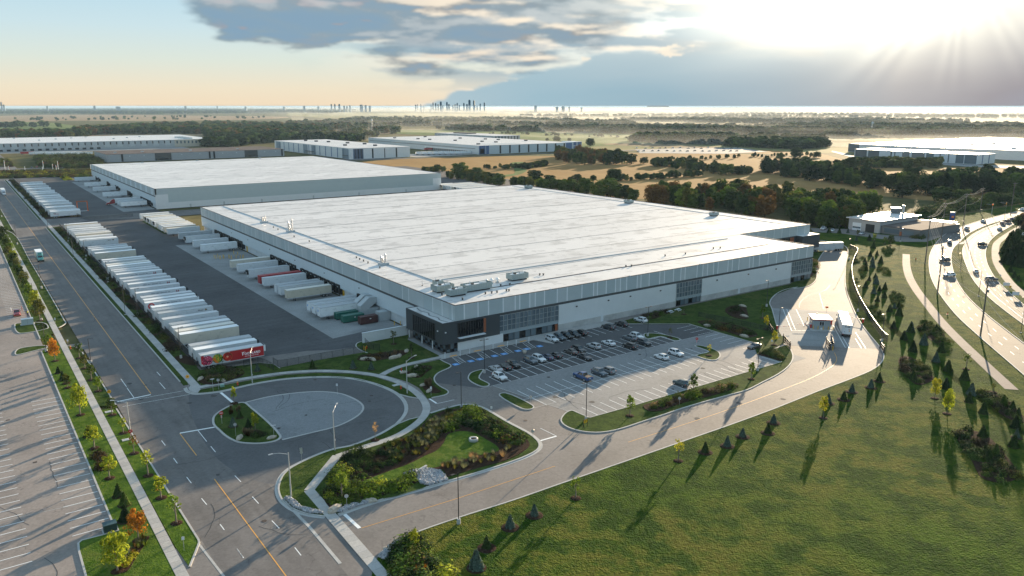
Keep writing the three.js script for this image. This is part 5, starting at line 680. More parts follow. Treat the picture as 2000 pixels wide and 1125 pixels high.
{ // box truck with a teal cab on the street
  const t = thing('box_truck', 'white box truck with teal cab driving down the street on the left', 'truck', [27.1, 0, -394], 0), teal = mat([0.1, 0.36, 0.33], 0.35);
  part('cargo_box', boxAt(-1.25, 1.25, 1.1, 4.0, -9, -0.2), tw.bright, t); part('roof', boxAt(-1.26, 1.26, 4.0, 4.06, -9.02, -0.18), roofW.bright, t); part('side_stripe', boxAt(-1.27, -1.245, 1.3, 3.6, -8.8, -0.4), tw.tan, t); part('cab', metre(new THREE.ExtrudeGeometry(new THREE.Shape([[0, 0.6], [0, 2.7], [0.9, 2.6], [1.5, 1.75], [2.7, 1.5], [2.8, 0.6]].map((q) => new THREE.Vector2(...q))), { depth: 2.1, bevelEnabled: true, bevelSize: 0.06, bevelThickness: 0.06, bevelSegments: 2 }).translate(0, 0, -1.05).rotateY(-Math.PI / 2)), teal, t); part('air_deflector', boxAt(-0.7, 0.7, 2.9, 3.7, -0.15, 0.5), teal, t);
  part('windshield', rodPlane([[-0.95, 1.86, 1.52], [0.95, 1.86, 1.52], [0.85, 2.56, 1.02], [-0.85, 2.56, 1.02]]), carGlass, t); for (const s of [1, -1]) { part('headlight', boxAt(s * 0.75 - 0.2, s * 0.75 + 0.2, 1.0, 1.2, 2.84, 2.9), headM, t); part('mirror', boxAt(s * 1.35 - 0.1, s * 1.35 + 0.1, 1.9, 2.4, 0.9, 1.05), under, t); }
  part('bumper', boxAt(-1.2, 1.2, 0.4, 0.85, 2.75, 3.0), under, t); for (const wz of [-6.2, 1.7]) for (const s of [1, -1]) { const w = part('wheel', trailerGeo.tyre, tyreM, t); w.rotation.y = Math.PI / 2; w.position.set(s * 0.95, 0.51, wz); part('rim', trailerGeo.rim, rimM, w); }
}
// cars: a lofted body, a glazed cabin, wheels, lamps
function loft(secs, close = true) {              // secs: rings of [x, y] for the right half, at z; mirrored
  const v = [], idx = [], n = secs[0].ring.length * 2 - 2;
  for (const { z, ring } of secs) { const full = [...ring, ...ring.slice(1, -1).reverse().map(([x, y]) => [-x, y])]; for (const [x, y] of full) v.push(x, y, z); }
  for (let s = 0; s + 1 < secs.length; s++) for (let i = 0; i < n; i++) { const a = s * n + i, b = s * n + (i + 1) % n, c = a + n, d = b + n; idx.push(a, b, c, b, d, c); }
  if (close) for (const [s, f] of [[0, 1], [secs.length - 1, 0]]) for (let i = 1; i + 1 < n; i++) idx.push(...(f ? [s * n, s * n + i + 1, s * n + i] : [s * n, s * n + i, s * n + i + 1]));
  const g = new THREE.BufferGeometry(); g.setAttribute('position', new THREE.BufferAttribute(new Float32Array(v), 3)); g.setIndex(idx); g.computeVertexNormals(); return metre(g);
}
const bodyRing = (y0, y1, w, w1 = w * 0.95) => [[0, y0], [w * 0.9, y0], [w, y0 + 0.14], [w * 1.01, (y0 + y1) / 2], [w1, y1 - 0.1], [w1 * 0.93, y1 - 0.01], [w1 * 0.5, y1 + 0.03], [0, y1 + 0.035]];
const CARS = {
  sedan: { L: 4.7, b: [[-2.35, 0.36, 0.62, 0.66], [-2.2, 0.24, 0.74, 0.82], [-1.6, 0.2, 0.84, 0.9], [-0.8, 0.2, 0.94, 0.91], [0.6, 0.2, 0.97, 0.92], [1.5, 0.2, 0.99, 0.9], [2.1, 0.24, 0.98, 0.84], [2.35, 0.36, 0.88, 0.7]], cab: [-0.95, 1.75, 0.93, 0.8, -0.2, 0.95, 1.44, 0.58] },
  suv: { L: 4.65, b: [[-2.32, 0.42, 0.78, 0.7], [-2.18, 0.28, 0.95, 0.86], [-1.5, 0.25, 1.05, 0.93], [-0.9, 0.25, 1.09, 0.94], [0.6, 0.25, 1.1, 0.95], [1.6, 0.25, 1.12, 0.93], [2.1, 0.28, 1.1, 0.88], [2.33, 0.42, 0.98, 0.78]], cab: [-1.05, 2.12, 1.06, 0.84, -0.3, 1.7, 1.68, 0.64] },
  hatch: { L: 4.3, b: [[-2.15, 0.38, 0.7, 0.66], [-2.0, 0.25, 0.84, 0.82], [-1.4, 0.22, 0.94, 0.89], [-0.8, 0.22, 1.0, 0.9], [0.6, 0.22, 1.02, 0.91], [1.5, 0.22, 1.04, 0.89], [1.95, 0.26, 1.0, 0.84], [2.15, 0.4, 0.88, 0.74]], cab: [-0.95, 1.95, 0.98, 0.8, -0.25, 1.35, 1.54, 0.6] },
  pickup: { L: 5.7, b: [[-2.85, 0.5, 0.95, 0.8], [-2.65, 0.4, 1.12, 0.95], [-1.9, 0.36, 1.2, 1.0], [-1.2, 0.36, 1.24, 1.0], [0.4, 0.36, 1.25, 1.0], [1.0, 0.36, 1.25, 1.0], [2.6, 0.4, 1.25, 0.98], [2.85, 0.5, 1.2, 0.95]], cab: [-1.25, 0.98, 1.2, 0.9, -0.5, 0.8, 1.9, 0.7] },
};
const wheelPair = {};
function makeCar(type, paintC, label, group) {
  const C = CARS[type], t = thing(type === 'pickup' ? 'pickup_truck' : 'parked_car', label, type === 'pickup' ? 'pickup truck' : 'car', [0, 0, 0], 0, group), p = new THREE.MeshPhysicalMaterial({ color: rgb(paintC), roughness: 0.32, metalness: 0.15, clearcoat: 1, clearcoatRoughness: 0.06 });
  part('body', loft(C.b.map(([z, y0, y1, w]) => ({ z, ring: bodyRing(y0, y1, w) }))), p, t);
  const [z0, z1, yb, wb, t0, t1, yt, wt] = C.cab, cabRing = (y, w) => y, pts = (z, y, w) => [[-w, y, z], [w, y, z]], q = (a, b, c, d) => rodPlane([a, b, c, d]);
  const bl = [-wb, yb - 0.06, z0], br = [wb, yb - 0.06, z0], bl2 = [-wb, yb - 0.06, z1], br2 = [wb, yb - 0.06, z1], tl = [-wt, yt, t0], tr = [wt, yt, t0], tl2 = [-wt * 0.97, yt - 0.02, t1], tr2 = [wt * 0.97, yt - 0.02, t1], ml = [-wt, yt + 0.015, (t0 + t1) / 2], mr = [wt, yt + 0.015, (t0 + t1) / 2];
  part('cabin', merge([q(br, bl, tl, tr), q(bl2, br2, tr2, tl2), q(bl, bl2, tl2, tl), q(br2, br, tr, tr2)]), p, t);
  part('roof_panel', loft([{ z: t0 - 0.03, ring: [[0, yt - 0.05], [wt * 0.96, yt - 0.05], [wt * 0.97, yt - 0.01], [0, yt + 0.01]] }, { z: t0 + 0.2, ring: [[0, yt - 0.05], [wt, yt - 0.05], [wt * 0.96, yt + 0.03], [0, yt + 0.05]] }, { z: t1 - 0.2, ring: [[0, yt - 0.06], [wt, yt - 0.06], [wt * 0.95, yt + 0.02], [0, yt + 0.04]] }, { z: t1 + 0.04, ring: [[0, yt - 0.07], [wt * 0.95, yt - 0.07], [wt * 0.94, yt - 0.02], [0, yt]] }]), p, t);
  const L3 = (a, b, k) => a.map((x, i) => mix(x, b[i], k)), inset = (A, Bq, Cq, D, u0, u1, v0, v1, n) => { const at = (u, v) => L3(L3(A, Bq, u), L3(D, Cq, u), v), k = [at(u0, v0), at(u1, v0), at(u1, v1), at(u0, v1)]; return q(...k.map((c) => c.map((x, i) => x + n[i] * 0.015))); };
  part('windshield', inset(br, bl, tl, tr, 0.05, 0.95, 0.14, 0.93, [0, 0.6, -0.8]), carGlass, t); part('rear_window', inset(bl2, br2, tr2, tl2, 0.07, 0.93, 0.24, 0.92, [0, 0.5, 0.85]), carGlass, t);
  for (const [a, b, c, d, s] of [[bl, bl2, tl2, tl, -1], [br, br2, tr2, tr, 1]]) for (const [u0, u1] of [[0.1, 0.47], [0.51, 0.88]]) part('side_window', inset(a, b, c, d, u0, u1, 0.2, 0.9, [s * 0.95, 0.25, 0]), carGlass, t);
  const zf = C.b[0][0], zr = C.b.at(-1)[0], y1 = C.b[1][2];
  for (const s of [-1, 1]) { part('headlight', box(0.34, 0.13, 0.12, s * C.b[1][3] * 0.72, y1 - 0.16, zf + 0.1), headM, t); part('tail_light', box(0.26, 0.2, 0.1, s * C.b.at(-2)[3] * 0.86, C.b.at(-2)[2] - 0.16, zr - 0.08), tailM, t); part('mirror', box(0.18, 0.13, 0.1, s * (wb + 0.16), yb + 0.08, z0 + 0.45), p, t); }
  part('grille', box(C.b[1][3] * 0.9, 0.18, 0.1, 0, y1 - 0.32, zf + 0.03), under, t); part('plate', box(0.4, 0.13, 0.04, 0, C.b.at(-2)[2] - 0.32, zr + 0.0), plateM, t); part('sill', box(C.b[3][3] * 1.9, 0.16, C.L * 0.86, 0, C.b[3][1] + 0.04, 0), under, t);
  if (type === 'pickup') part('cargo_bed', merge([boxAt(-0.82, 0.82, 1.27, 1.3, 1.05, 2.75)]), under, t);
  const r = type === 'pickup' ? 0.4 : type === 'suv' ? 0.36 : 0.33, w = wheelPair[r] ??= [tyreG(r, 0.24), rimG(r, 0.24)], W = C.b[3][3];
  for (const z of [zf + C.L * 0.19, zr - C.L * 0.2]) for (const s of [-1, 1]) { const m = part('wheel', w[0], tyreM, t); m.position.set(s * (W - 0.1), r, z); part('rim', w[1], rimM, m); part('wheel_arch', wheelPair['a' + r] ??= new THREE.CylinderGeometry(r + 0.07, r + 0.07, 0.1, 20).rotateZ(Math.PI / 2).toNonIndexed(), under, t).position.set(s * (W - 0.025), r + 0.02, z); }
  return t;
}
const paint = { white: [0.72, 0.73, 0.74], silver: [0.42, 0.43, 0.44], black: [0.012, 0.013, 0.015], dark: [0.03, 0.035, 0.042], slate: [0.075, 0.1, 0.125], grey: [0.16, 0.175, 0.19], navy: [0.015, 0.032, 0.085], blue: [0.02, 0.07, 0.2], green: [0.02, 0.055, 0.06], red: [0.42, 0.016, 0.02], bronze: [0.09, 0.075, 0.065] };
const cache = {};
function car(type, col, [x, z], turn, label, group, y = 0.02, name) {
  const k = type + col; let t;
  if (!cache[k]) t = cache[k] = makeCar(type, paint[col], label, group); else { t = cache[k].clone(); t.name = numbered(type === 'pickup' ? 'pickup_truck' : 'parked_car'); scene.add(t); tag(t, label, type === 'pickup' ? 'pickup truck' : 'car', group); }
  if (name) t.name = numbered(name); t.position.set(x, y, z); t.rotation.y = turn; return t;
}
const cg = 'cars in the visitor lot', S1 = (k) => K0 + KP * (k + 0.5);
const wall = (i, t, c, l) => car(t, c, [135.15 + 2.72 * i, -170.6], Math.PI, l, cg);
wall(0, 'suv', 'white', 'white car with black roof, first in the row against the warehouse wall'); wall(1, 'suv', 'slate', 'slate-blue car second in the wall row, right of the white one'); wall(2, 'suv', 'black', 'black car third in the wall row, middle of the five together'); wall(3, 'suv', 'dark', 'very dark car fourth in the wall row'); wall(4, 'suv', 'black', 'black car fifth in the wall row, last before a gap'); wall(8, 'suv', 'dark', 'dark car after the gap in the wall row, left of the pair'); wall(10, 'suv', 'black', 'black car after the gap in the wall row, right of the pair'); wall(13, 'suv', 'white', 'white car alone at the right end of the wall row by the planting');
const up = (k, t, c, l, d = 0) => car(t, c, [S1(k), -158.3], d, l, cg), dn = (k, t, c, l, d = 0) => car(t, c, [S1(k), -152.6], d, l, cg);
up(0, 'sedan', 'silver', 'silver sedan at the left end beside the lamp-post island'); up(1, 'sedan', 'black', 'black sedan right of the silver one at the left end'); up(2, 'suv', 'black', 'black car third from the left end beside an empty stall'); up(4, 'suv', 'slate', 'blue-grey car left of the white one in the first double row'); up(5, 'suv', 'white', 'white car between a blue-grey and a navy car'); up(6, 'sedan', 'navy', 'navy blue car right of the white one in the first double row'); up(7, 'sedan', 'black', 'black sedan right of the navy one'); up(9, 'sedan', 'bronze', 'dark brown-black sedan at the left of two near the middle of the row'); up(10, 'suv', 'black', 'black car right of the dark brown one, mid-row'); up(12, 'suv', 'silver', 'silver-grey car with white sedan two stalls to its right'); up(14, 'sedan', 'white', 'white sedan in the middle of the first double row'); up(17, 'suv', 'grey', 'dark grey car left of the white one by the island lamp'); up(18, 'suv', 'white', 'white car at the right end of the first row beside the island lamp');
dn(-1, 'suv', 'white', 'white car with glass roof nosed to the left island'); dn(9, 'sedan', 'black', 'black sedan nosed out towards the pale lot, left of two', Math.PI); dn(15, 'suv', 'black', 'black car nosed out behind the white sedan', Math.PI); dn(17, 'suv', 'dark', 'near-black car parked in front of the dark grey one');
const md = (k, t, c, l, row = -140.6, d = 0) => car(t, c, [103.3 + 2.757 * (k + 0.5), row], d, l, cg);
{ const [a] = fR([[1390, 690]]), [b] = fR([[1625, 645]]), [c] = fQ([[385, 380]]), [d] = fQ([[835, 262]]), [e] = fQ([[970, 232]]), [f] = fG([[515, 635]]), [h] = fQ([[1630, 165]]); const sn = ([x]) => Math.floor((x - 103.3) / 2.757);
  md(sn(a), 'pickup', 'blue', 'blue pickup truck with open bed in the pale lot'); md(sn(b), 'suv', 'slate', 'blue-grey car beside the blue pickup in the pale lot'); md(sn(c), 'suv', 'grey', 'dark grey car, third in line from the blue pickup'); md(sn(d), 'hatch', 'white', 'white car on the left of two white ones in the pale lot'); md(sn(e), 'suv', 'white', 'white car on the right of two white ones in the pale lot'); car('hatch', 'green', [103.3 + 2.757 * 0.5 + 2.757 * sn(f), -123.4], 0, 'dark green car alone behind a young tree at the front row', cg); car('sedan', 'bronze', [177, h[1] + 0.5], Math.PI / 2, 'grey-brown car parked across by the right planting bed', cg); }
{ // highway traffic
  const hl = [[1125, 232, 'sedan', 'silver', 'silver car coming down the inner carriageway, farthest of the oncoming ones', 1], [958, 290, 'suv', 'dark', 'dark car with bright windscreen following the farthest oncoming car', 1], [1025, 278, 'suv', 'silver', 'silver car in the inner lane beside the dark one', 1], [920, 362, 'suv', 'grey', 'grey car with glinting roof on the first bend', 1], [890, 472, 'suv', 'dark', 'dark car below the grey one, passing the end of the footpath', 1], [917, 565, 'suv', 'white', 'white car nearest the wooden pole, lowest of the oncoming ones', 1], [1120, 374, 'suv', 'black', 'black car going up the far carriageway on the bend', 0], [1080, 542, 'sedan', 'silver', 'silver sedan in the far carriageway under the wires', 0], [1175, 590, 'suv', 'dark', 'dark car lowest on the far carriageway beside the pole', 0], [1225, 278, 'sedan', 'white', 'white car going away in the outer lane', 0], [1243, 245, 'suv', 'bronze', 'dark car going away, first of the queue at the lights', 0], [1275, 234, 'suv', 'black', 'black car second in the queue at the lights', 0], [1305, 219, 'suv', 'navy', 'blue-black car third in the queue at the lights', 0], [1323, 237, 'sedan', 'silver', 'silver car beside the queue near the right edge', 0], [1338, 214, 'sedan', 'white', 'white car fourth in the queue near the right edge', 0], [1362, 160, 'suv', 'white', 'white car entering from the right edge at the top of the road', 1], [1372, 203, 'suv', 'grey', 'grey car cut by the right picture edge in the queue', 0]];
  for (const [x, y, t, c, l, on] of hl) { const [p] = fH([[x, y]]), src = on ? [A_, B_] : [C_, D_]; let best = 0, bd = 1e9; src[0].forEach((q, i) => { const d = (q[0] - p[0]) ** 2 + (q[1] - p[1]) ** 2; if (d < bd && i + 1 < src[0].length) { bd = d; best = i; } }); const [u, v] = [src[0][best], src[0][best + 1]], dx = v[0] - u[0], dz = v[1] - u[1]; car(t, c, p, Math.atan2(-dx, -dz) + (on ? 0 : Math.PI), l, 'cars on the highway', 0.15, 'car'); }
  const [p1] = fH([[150, 278]]), [p2] = fH([[205, 288]]), [p3] = fH([[385, 308]]), [p4] = fH([[1370, 315]]); car('pickup', 'white', p1, 1.9, 'white pickup parked left of the fire hall', 'vehicles at the fire hall', 0.13); car('sedan', 'white', p2, 1.9, 'white car parked by the fire hall verge', 'vehicles at the fire hall', 0.13); car('sedan', 'silver', p3, 1.7, 'silver car parked before the fire hall doors', 'vehicles at the fire hall', 0.13); car('suv', 'silver', p4, 0.6, 'silver car by the dark trees at the right edge', undefined, 0.13);
  const far = [[205, 331.5, 'sedan', 'white'], [62, 328, 'sedan', 'navy'], [72, 327, 'suv', 'red'], [28, 333, 'suv', 'silver']]; far.forEach(([x, y, t, c], i) => { const [p] = fX([[x, y]]); car(t, c, p, i ? 0 : 1.5, ['white car', 'navy car', 'red car', 'silver car'][i] + ' at the far crossing on the left', 'cars at the far crossing', 0, 'car'); });
  const [q] = fX([[885, 366]]); car('hatch', 'silver', q, 2, 'pale car alone in the yard behind the second warehouse');
}
{ // red pickup in the side lot, person beside it
  const [p] = fX([[34, 617]]); const t = car('pickup', 'red', [p[0], p[1] - 1], Math.PI - 0.06, 'red work truck with open side panels in the left lot', undefined, 0.02); for (const s of [-1, 1]) part('side_panel', box(0.15, 1.2, 1.6, s * 1.5, 1.6, 1.9).rotateZ(0), s > 0 ? plateM : mat(paint.red, 0.4), t);
}
{ // farther lorries in the truck court at far left, and cars in the distant car park
  for (let i = 0; i < 10; i++) { const [p] = fX([[70 + i * 11, 302.5]]); trailer('white trailer standing in line before the striped far-left warehouse', [p[0], p[1]], 0.05, { c: 'bright', r: 'white' }, 'trailers before the striped warehouse'); }
  const [r] = fX([[53, 302]]); trailer('bright red trailer before the striped far-left warehouse', [r[0], r[1]], 0.05, { c: 'red', r: 'red' });
  for (let i = 0; i < 9; i++) { const [p] = fX([[822 + i * 11, 302 - i * 0.1]]); trailer('pale trailer lined up at the docks of the blue-cornered warehouse', [p[0], p[1]], 0.1, { c: 'bright', r: 'bright' }, 'trailers at the blue-cornered warehouse'); }
  const [r2] = fX([[838, 294]]); trailer('dark red trailer at the docks of the blue-cornered warehouse', [r2[0], r2[1]], 0.05, { c: 'red', r: 'red' });
  for (let i = 0; i < 30; i++) { const [p] = fX([[1245 + (i % 15) * 14 + rr(-2, 2), 289.5 + Math.floor(i / 15) * 5.5 + rr(-0.8, 0.8)]]); car(['suv', 'sedan'][i % 2], ['white', 'silver', 'grey', 'dark', 'black'][i % 5], p, 0.4, 'small car in the distant car park beyond the stubble field', 'cars in the distant car park', -0.1, 'car'); }
}
// ------------------------------------------------------------ fences, gates, lamps, signs, small things
const blackM = mat([0.016, 0.016, 0.018], 0.5), poleM = mat([0.42, 0.42, 0.4], 0.7), concM = B.concrete, meshM = new THREE.MeshStandardMaterial({ color: rgb([0.03, 0.033, 0.036]), roughness: 0.7, transparent: true, opacity: 0.45 }), meshM2 = new THREE.MeshStandardMaterial({ color: rgb([0.03, 0.033, 0.036]), roughness: 0.7, transparent: true, opacity: 0.22 }), redM = mat([0.55, 0.025, 0.015], 0.5), orangeM = mat([0.75, 0.13, 0.01], 0.5), lampGlass = mat([0.6, 0.6, 0.56], 0.25), woodM = mat([0.16, 0.13, 0.1], 0.85), galv = mat([0.55, 0.56, 0.57], 0.4, { metalness: 0.6 });
function fence(label, line, h, step, o = {}) {
  const t = thing('chain_link_fence', label, 'fence', [line[0][0], 0, line[0][1]]), c = new THREE.CatmullRomCurve3(line.map(([x, z]) => new THREE.Vector3(x, 0, z)), false, 'catmullrom', o.curve ? 0.5 : 0.001), n = Math.round(c.getLength() / step), p = c.getSpacedPoints(n), O = p[0].clone();
  const post = cyl(0.05, 0.05, h + 0.05, 0, 0, 0, 6), y0 = o.y ?? 0.08;
  for (let i = 0; i <= n; i++) { part('fence_post', post, blackM, t).position.set(p[i].x - O.x, y0, p[i].z - O.z); }
  for (let i = 0; i < n; i++) { const d = p[i + 1].clone().sub(p[i]), l = d.length(), key = 'f' + h + l.toFixed(2), g = fence[key] ??= [metre(new THREE.BoxGeometry(l - 0.06, h - 0.1, 0.012)), metre(new THREE.BoxGeometry(l, 0.06, 0.06))], a = Math.atan2(-d.z, d.x), m = part('mesh_panel', g[0], o.thin ? meshM2 : meshM, t), r = part('top_rail', g[1], o.rail ?? blackM, t); m.position.set((p[i].x + p[i + 1].x) / 2 - O.x, y0 + h / 2, (p[i].z + p[i + 1].z) / 2 - O.z); r.position.set(m.position.x, y0 + h, m.position.z); m.rotation.y = r.rotation.y = a; }
  return t;
}
fence('long dark chain-link fence with pale top rail behind the parked trailers along the street', [[46.05, -503], [46.05, -206], [45.4, -203.4]], 2.2, 3, { rail: galv });
fence('dark chain-link fence beyond the side entrance along the farther trailer row', [[46.05, -856], [46.05, -551]], 2.2, 4, { rail: galv });
fence('thin black fence across the lawn edge in front of the truck yard', [...fX([[534, 712], [545, 719]]), ...fE([[440, 212], [650, 172], [890, 130]])], 1.9, 3, { thin: 1 });
fence('short black fence beside the red-sided trailer, curving to the yard corner', fX([[476, 718], [505, 712], [520, 716], [535, 724.5]]), 1.9, 2, { thin: 1 });
fence('short black fence running down from the white retaining wall', fU([[550, 330], [620, 400], [765, 420]]), 2, 2, { thin: 1 });
fence('black fence curving along the right of the gate drive, sunlight painted on its top rail', fH([[310, 395], [358, 418], [338, 470], [322, 530], [332, 620], [372, 725], [432, 828], [495, 920], [540, 965]]), 2.1, 3, { rail: mat([0.75, 0.72, 0.66], 0.4), curve: 1 });  // pale rail colour carries the sunlit top edge
fence('faint black fence across the lawn below the warehouse wall', fG([[610, 195], [700, 215], [830, 240], [960, 268], [1060, 290]]), 1.6, 3, { thin: 1 });
fence('low dark fence at the side entrance crossing the yard', frame(0, 330, 7.5)([[1130, 700], [1260, 752], [1600, 728], [1950, 700]]), 2, 3.5, { thin: 1 });
{ // white retaining wall
  const t = thing('retaining_wall', 'white concrete wall between the truck yard and the lawn beside the dark office', 'wall', [97.5, 0, -200.2]), A = local(t);
  for (let i = 0; i < 4; i++) A('wall_panel', boxAt(89.7 + i * 3.6 + 0.01, 89.7 + (i + 1) * 3.6 - 0.01, 0, 2.95, -200.3, -199.9), B.white); A('coping', boxAt(89.6, 104.2, 2.95, 3.06, -200.4, -199.8), B.strip);
}
// containers by the chutes
function skip(label, x, z, w, l, h, c, ribs) {
  const t = thing('waste_container', label, 'container', [x, 0, z], 0), m = mat(c, 0.5); part('body', boxAt(-l / 2, l / 2, 0.25, h, -w / 2, w / 2), m, t); for (let i = 0; i < 6; i++) for (const s of [-1, 1]) part('rib', box(0.12, h - 0.4, 0.1, -l / 2 + 0.4 + i * (l - 0.8) / 5, (h + 0.3) / 2, s * w / 2), m, t);
  part('lid', ribs ? metre(new THREE.CylinderGeometry(w * 0.52, w * 0.52, l * 0.98, 14, 1, false, 0, Math.PI).rotateZ(Math.PI / 2).rotateX(-Math.PI / 2 * 0).scale(1, 0.45, 1).translate(0, h, 0)) : box(l * 0.98, 0.08, w * 0.98, 0, h + 0.04, 0), m, t); part('skid', merge([box(l, 0.25, 0.2, 0, 0.125, -w * 0.3), box(l, 0.25, 0.2, 0, 0.125, w * 0.3)]), under, t); part('label_plate', box(0.5, 0.25, 0.02, 0.3, h * 0.7, w / 2 + 0.06), plateM, t); return t;
}
skip('teal green covered waste container nearest the parked trailers', 97.3, -228.6, 2.3, 7.4, 2.1, [0.012, 0.115, 0.085], 0); skip('teal green waste container in the middle, with a pale label', 97.3, -223.8, 2.3, 7, 2.2, [0.012, 0.125, 0.09], 0); skip('dark brown-red waste container beside the two teal ones', 100.2, -218.8, 2.3, 5.8, 2.4, [0.07, 0.022, 0.022], 0);
// lamps: black mast on a concrete base; grey concrete street mast with an arm
function lampProto(kind) {
  const t = thing('street_lamp', 'x', 'street lamp'); 
  if (kind === 'grey') { part('pole', cyl(0.14, 0.075, 8.2, 0, 0, 0, 10), poleM, t); part('arm', merge([rod([0, 7.9, 0], [1.6, 8.5, 0], 0.045), rod([1.6, 8.5, 0], [2.7, 8.65, 0], 0.04)]), galv, t); part('luminaire', box(0.75, 0.13, 0.26, 3.0, 8.66, 0), galv, t); part('hand_box', box(0.2, 0.35, 0.2, 0, 2.2, 0.1), galv, t); return t; }
  part('base', cyl(0.33, 0.3, kind === 'thin' ? 0.12 : 0.85, 0, 0, 0, 12), concM, t); part('pole', cyl(0.085, 0.07, 8, 0, kind === 'thin' ? 0.1 : 0.8, 0, 8), blackM, t);
  const heads = kind === 'double' ? [-1, 1] : [1]; for (const s of heads) { part('arm', rod([0, 8.6, 0], [s * 0.7, 8.7, 0], 0.04), blackM, t); const l = part('luminaire', box(0.62, 0.1, 0.34, s * 0.95, 8.72, 0), blackM, t); part('lens', box(0.5, 0.02, 0.26, s * 0.95, 8.66, 0), lampGlass, l); }
  return t;
}
const lamps = {};
function lamp(kind, f, b, py, turn, label) {     // base pixel, top row
  const [p] = f([b]), h = py === null ? 8.8 : heightAt(p, f([[0, 0]]) && py), full = kind === 'grey' ? 8.3 : 8.8; let t;
  if (!lamps[kind]) t = lamps[kind] = lampProto(kind); else { t = lamps[kind].clone(); t.name = numbered('street_lamp'); scene.add(t); }
  t.position.set(p[0], 0.1, p[1]); t.rotation.y = turn; t.scale.set(1, cl(h / full, 0.75, 1.25), 1); tag(t, label, 'street lamp', kind === 'grey' ? 'grey street lamps round the circle' : 'black mast lamps'); return t;
}
const R = (ox, oy, s) => [(y) => oy + y / s][0], yO = (y) => 720 + y / 3.125, yB = (y) => 400 + y / 2.96, yQ = (y) => 640 + y / 4.348, yL = (y) => 860 + y / 3.333, yE = (y) => 640 + y / 2.679, yC = (y) => 740 + y / 2.922, yH = (y) => 360 + y / 3.125, yP = (y) => 560 + y / 5.623, yG = (y) => 560 + y / 3.309;
lamp('grey', fO, [840, 785], yO(512), Math.PI, 'grey street lamp on the grass corner by the driveway mouth'); lamp('grey', fO, [1106, 500], yO(262), Math.PI - 0.9, 'grey street lamp in front of the paved oval'); lamp('grey', fE, [303, 290], yE(130), Math.PI / 2 + 0.5, 'grey street lamp before the red-sided trailer'); lamp('grey', fE, [1113, 345], yE(172), Math.PI - 0.3, 'grey street lamp at the right end of the circle'); lamp('grey', fC, [742, 292], yC(150), 0.6, 'grey street lamp on the left verge by the stop line');
for (const [b, t, l] of [[[100, 230], 120, 'second from the upper left'], [[240, 485], 342, 'in the middle'], [[526, 915], 775, 'nearest, beside the young trees'], [[10, 70], -20, 'highest at the left picture edge']]) lamp('single', fB, b, yB(t), 0, 'black street lamp on the left verge, ' + l);
for (const [b, t, l] of [[[725, 637], 470, 'nearest the camera'], [[426, 307], 190, 'second'], [[279, 140], 70, 'third'], [[160, 35], -20, 'fourth']]) lamp('thin', fB, b, yB(t), Math.PI, 'slim black lamp on the grass between kerb and right sidewalk, ' + l);
for (const [b, t, l] of [[[1047, 888], 710, 'nearest the camera'], [[797, 640], 485, 'second'], [[625, 455], 330, 'third'], [[495, 320], 205, 'fourth'], [[395, 215], 110, 'farthest']]) lamp('single', fB, b, yB(t), 0, 'black lamp on a white base beside the trailer fence, ' + l);
lamp('single', fB, [268, 850], yB(690), Math.PI, 'black lamp on a white base at the side lot entrance'); lamp('single', fB, [240, 668], yB(555), Math.PI, 'black lamp among the trees by the side lot island'); lamp('single', fB, [196, 560], yB(482), Math.PI, 'black lamp among the hedge trees higher up');
lamp('single', fF, [401, 795], 560 + 552 / 3.31, Math.PI, 'black lamp at the top corner of the planted basin'); lamp('double', fF, [550, 560], 560 + 343 / 3.31, 0, 'two-headed lamp on the small left island of the visitor lot'); lamp('double', fF, [1605, 320], 560 + 130 / 3.31, 0, 'two-headed lamp on the far island of the visitor lot'); lamp('double', fQ, [194, 790], yQ(465), 0, 'two-headed lamp at the left end of the grassy verge'); lamp('double', fQ, [1651, 368], yQ(92), 0, 'two-headed lamp by the right planting bed of the lot'); lamp('single', fL, [653, 545], yL(215), Math.PI, 'tall black lamp on the big lawn beside the driveway'); lamp('single', fG, [1049, 130], yG(-40), Math.PI, 'black lamp on the lawn below the warehouse wall'); lamp('single', fP, [110, 550], yP(238), 0, 'black lamp beside the gate lane at its left edge'); lamp('single', fP, [985, 275], yP(-10), Math.PI, 'black lamp on the grass beside the curving fence'); lamp('single', fP, [1250, 605], yP(300), Math.PI, 'black lamp at the lower end of the curving fence'); lamp('single', fH, [307, 460], yH(332), Math.PI, 'black lamp behind the turning trailer'); lamp('single', fH, [620, 352], yH(272), 0, 'black lamp before the fire hall wing'); lamp('single', fH, [213, 290], yH(255), 0, 'small lamp left of the fire hall'); 
for (const [b, t, l] of [[[1097, 685], 513, 'lowest in view'], [[985, 530], 420, 'second from below'], [[972, 415], 300, 'third from below'], [[1000, 330], 225, 'fourth from below'], [[1355, 908], 690, 'at the right picture edge'], [[1255, 210], 130, 'near the traffic lights'], [[1115, 222], 165, 'on the outer verge by the blue sign']]) { const q = lamp('thin', fH, b, yH(t), 0.5, 'slim grey lamp in the highway median, ' + l); q.userData.group = 'highway lamps'; }
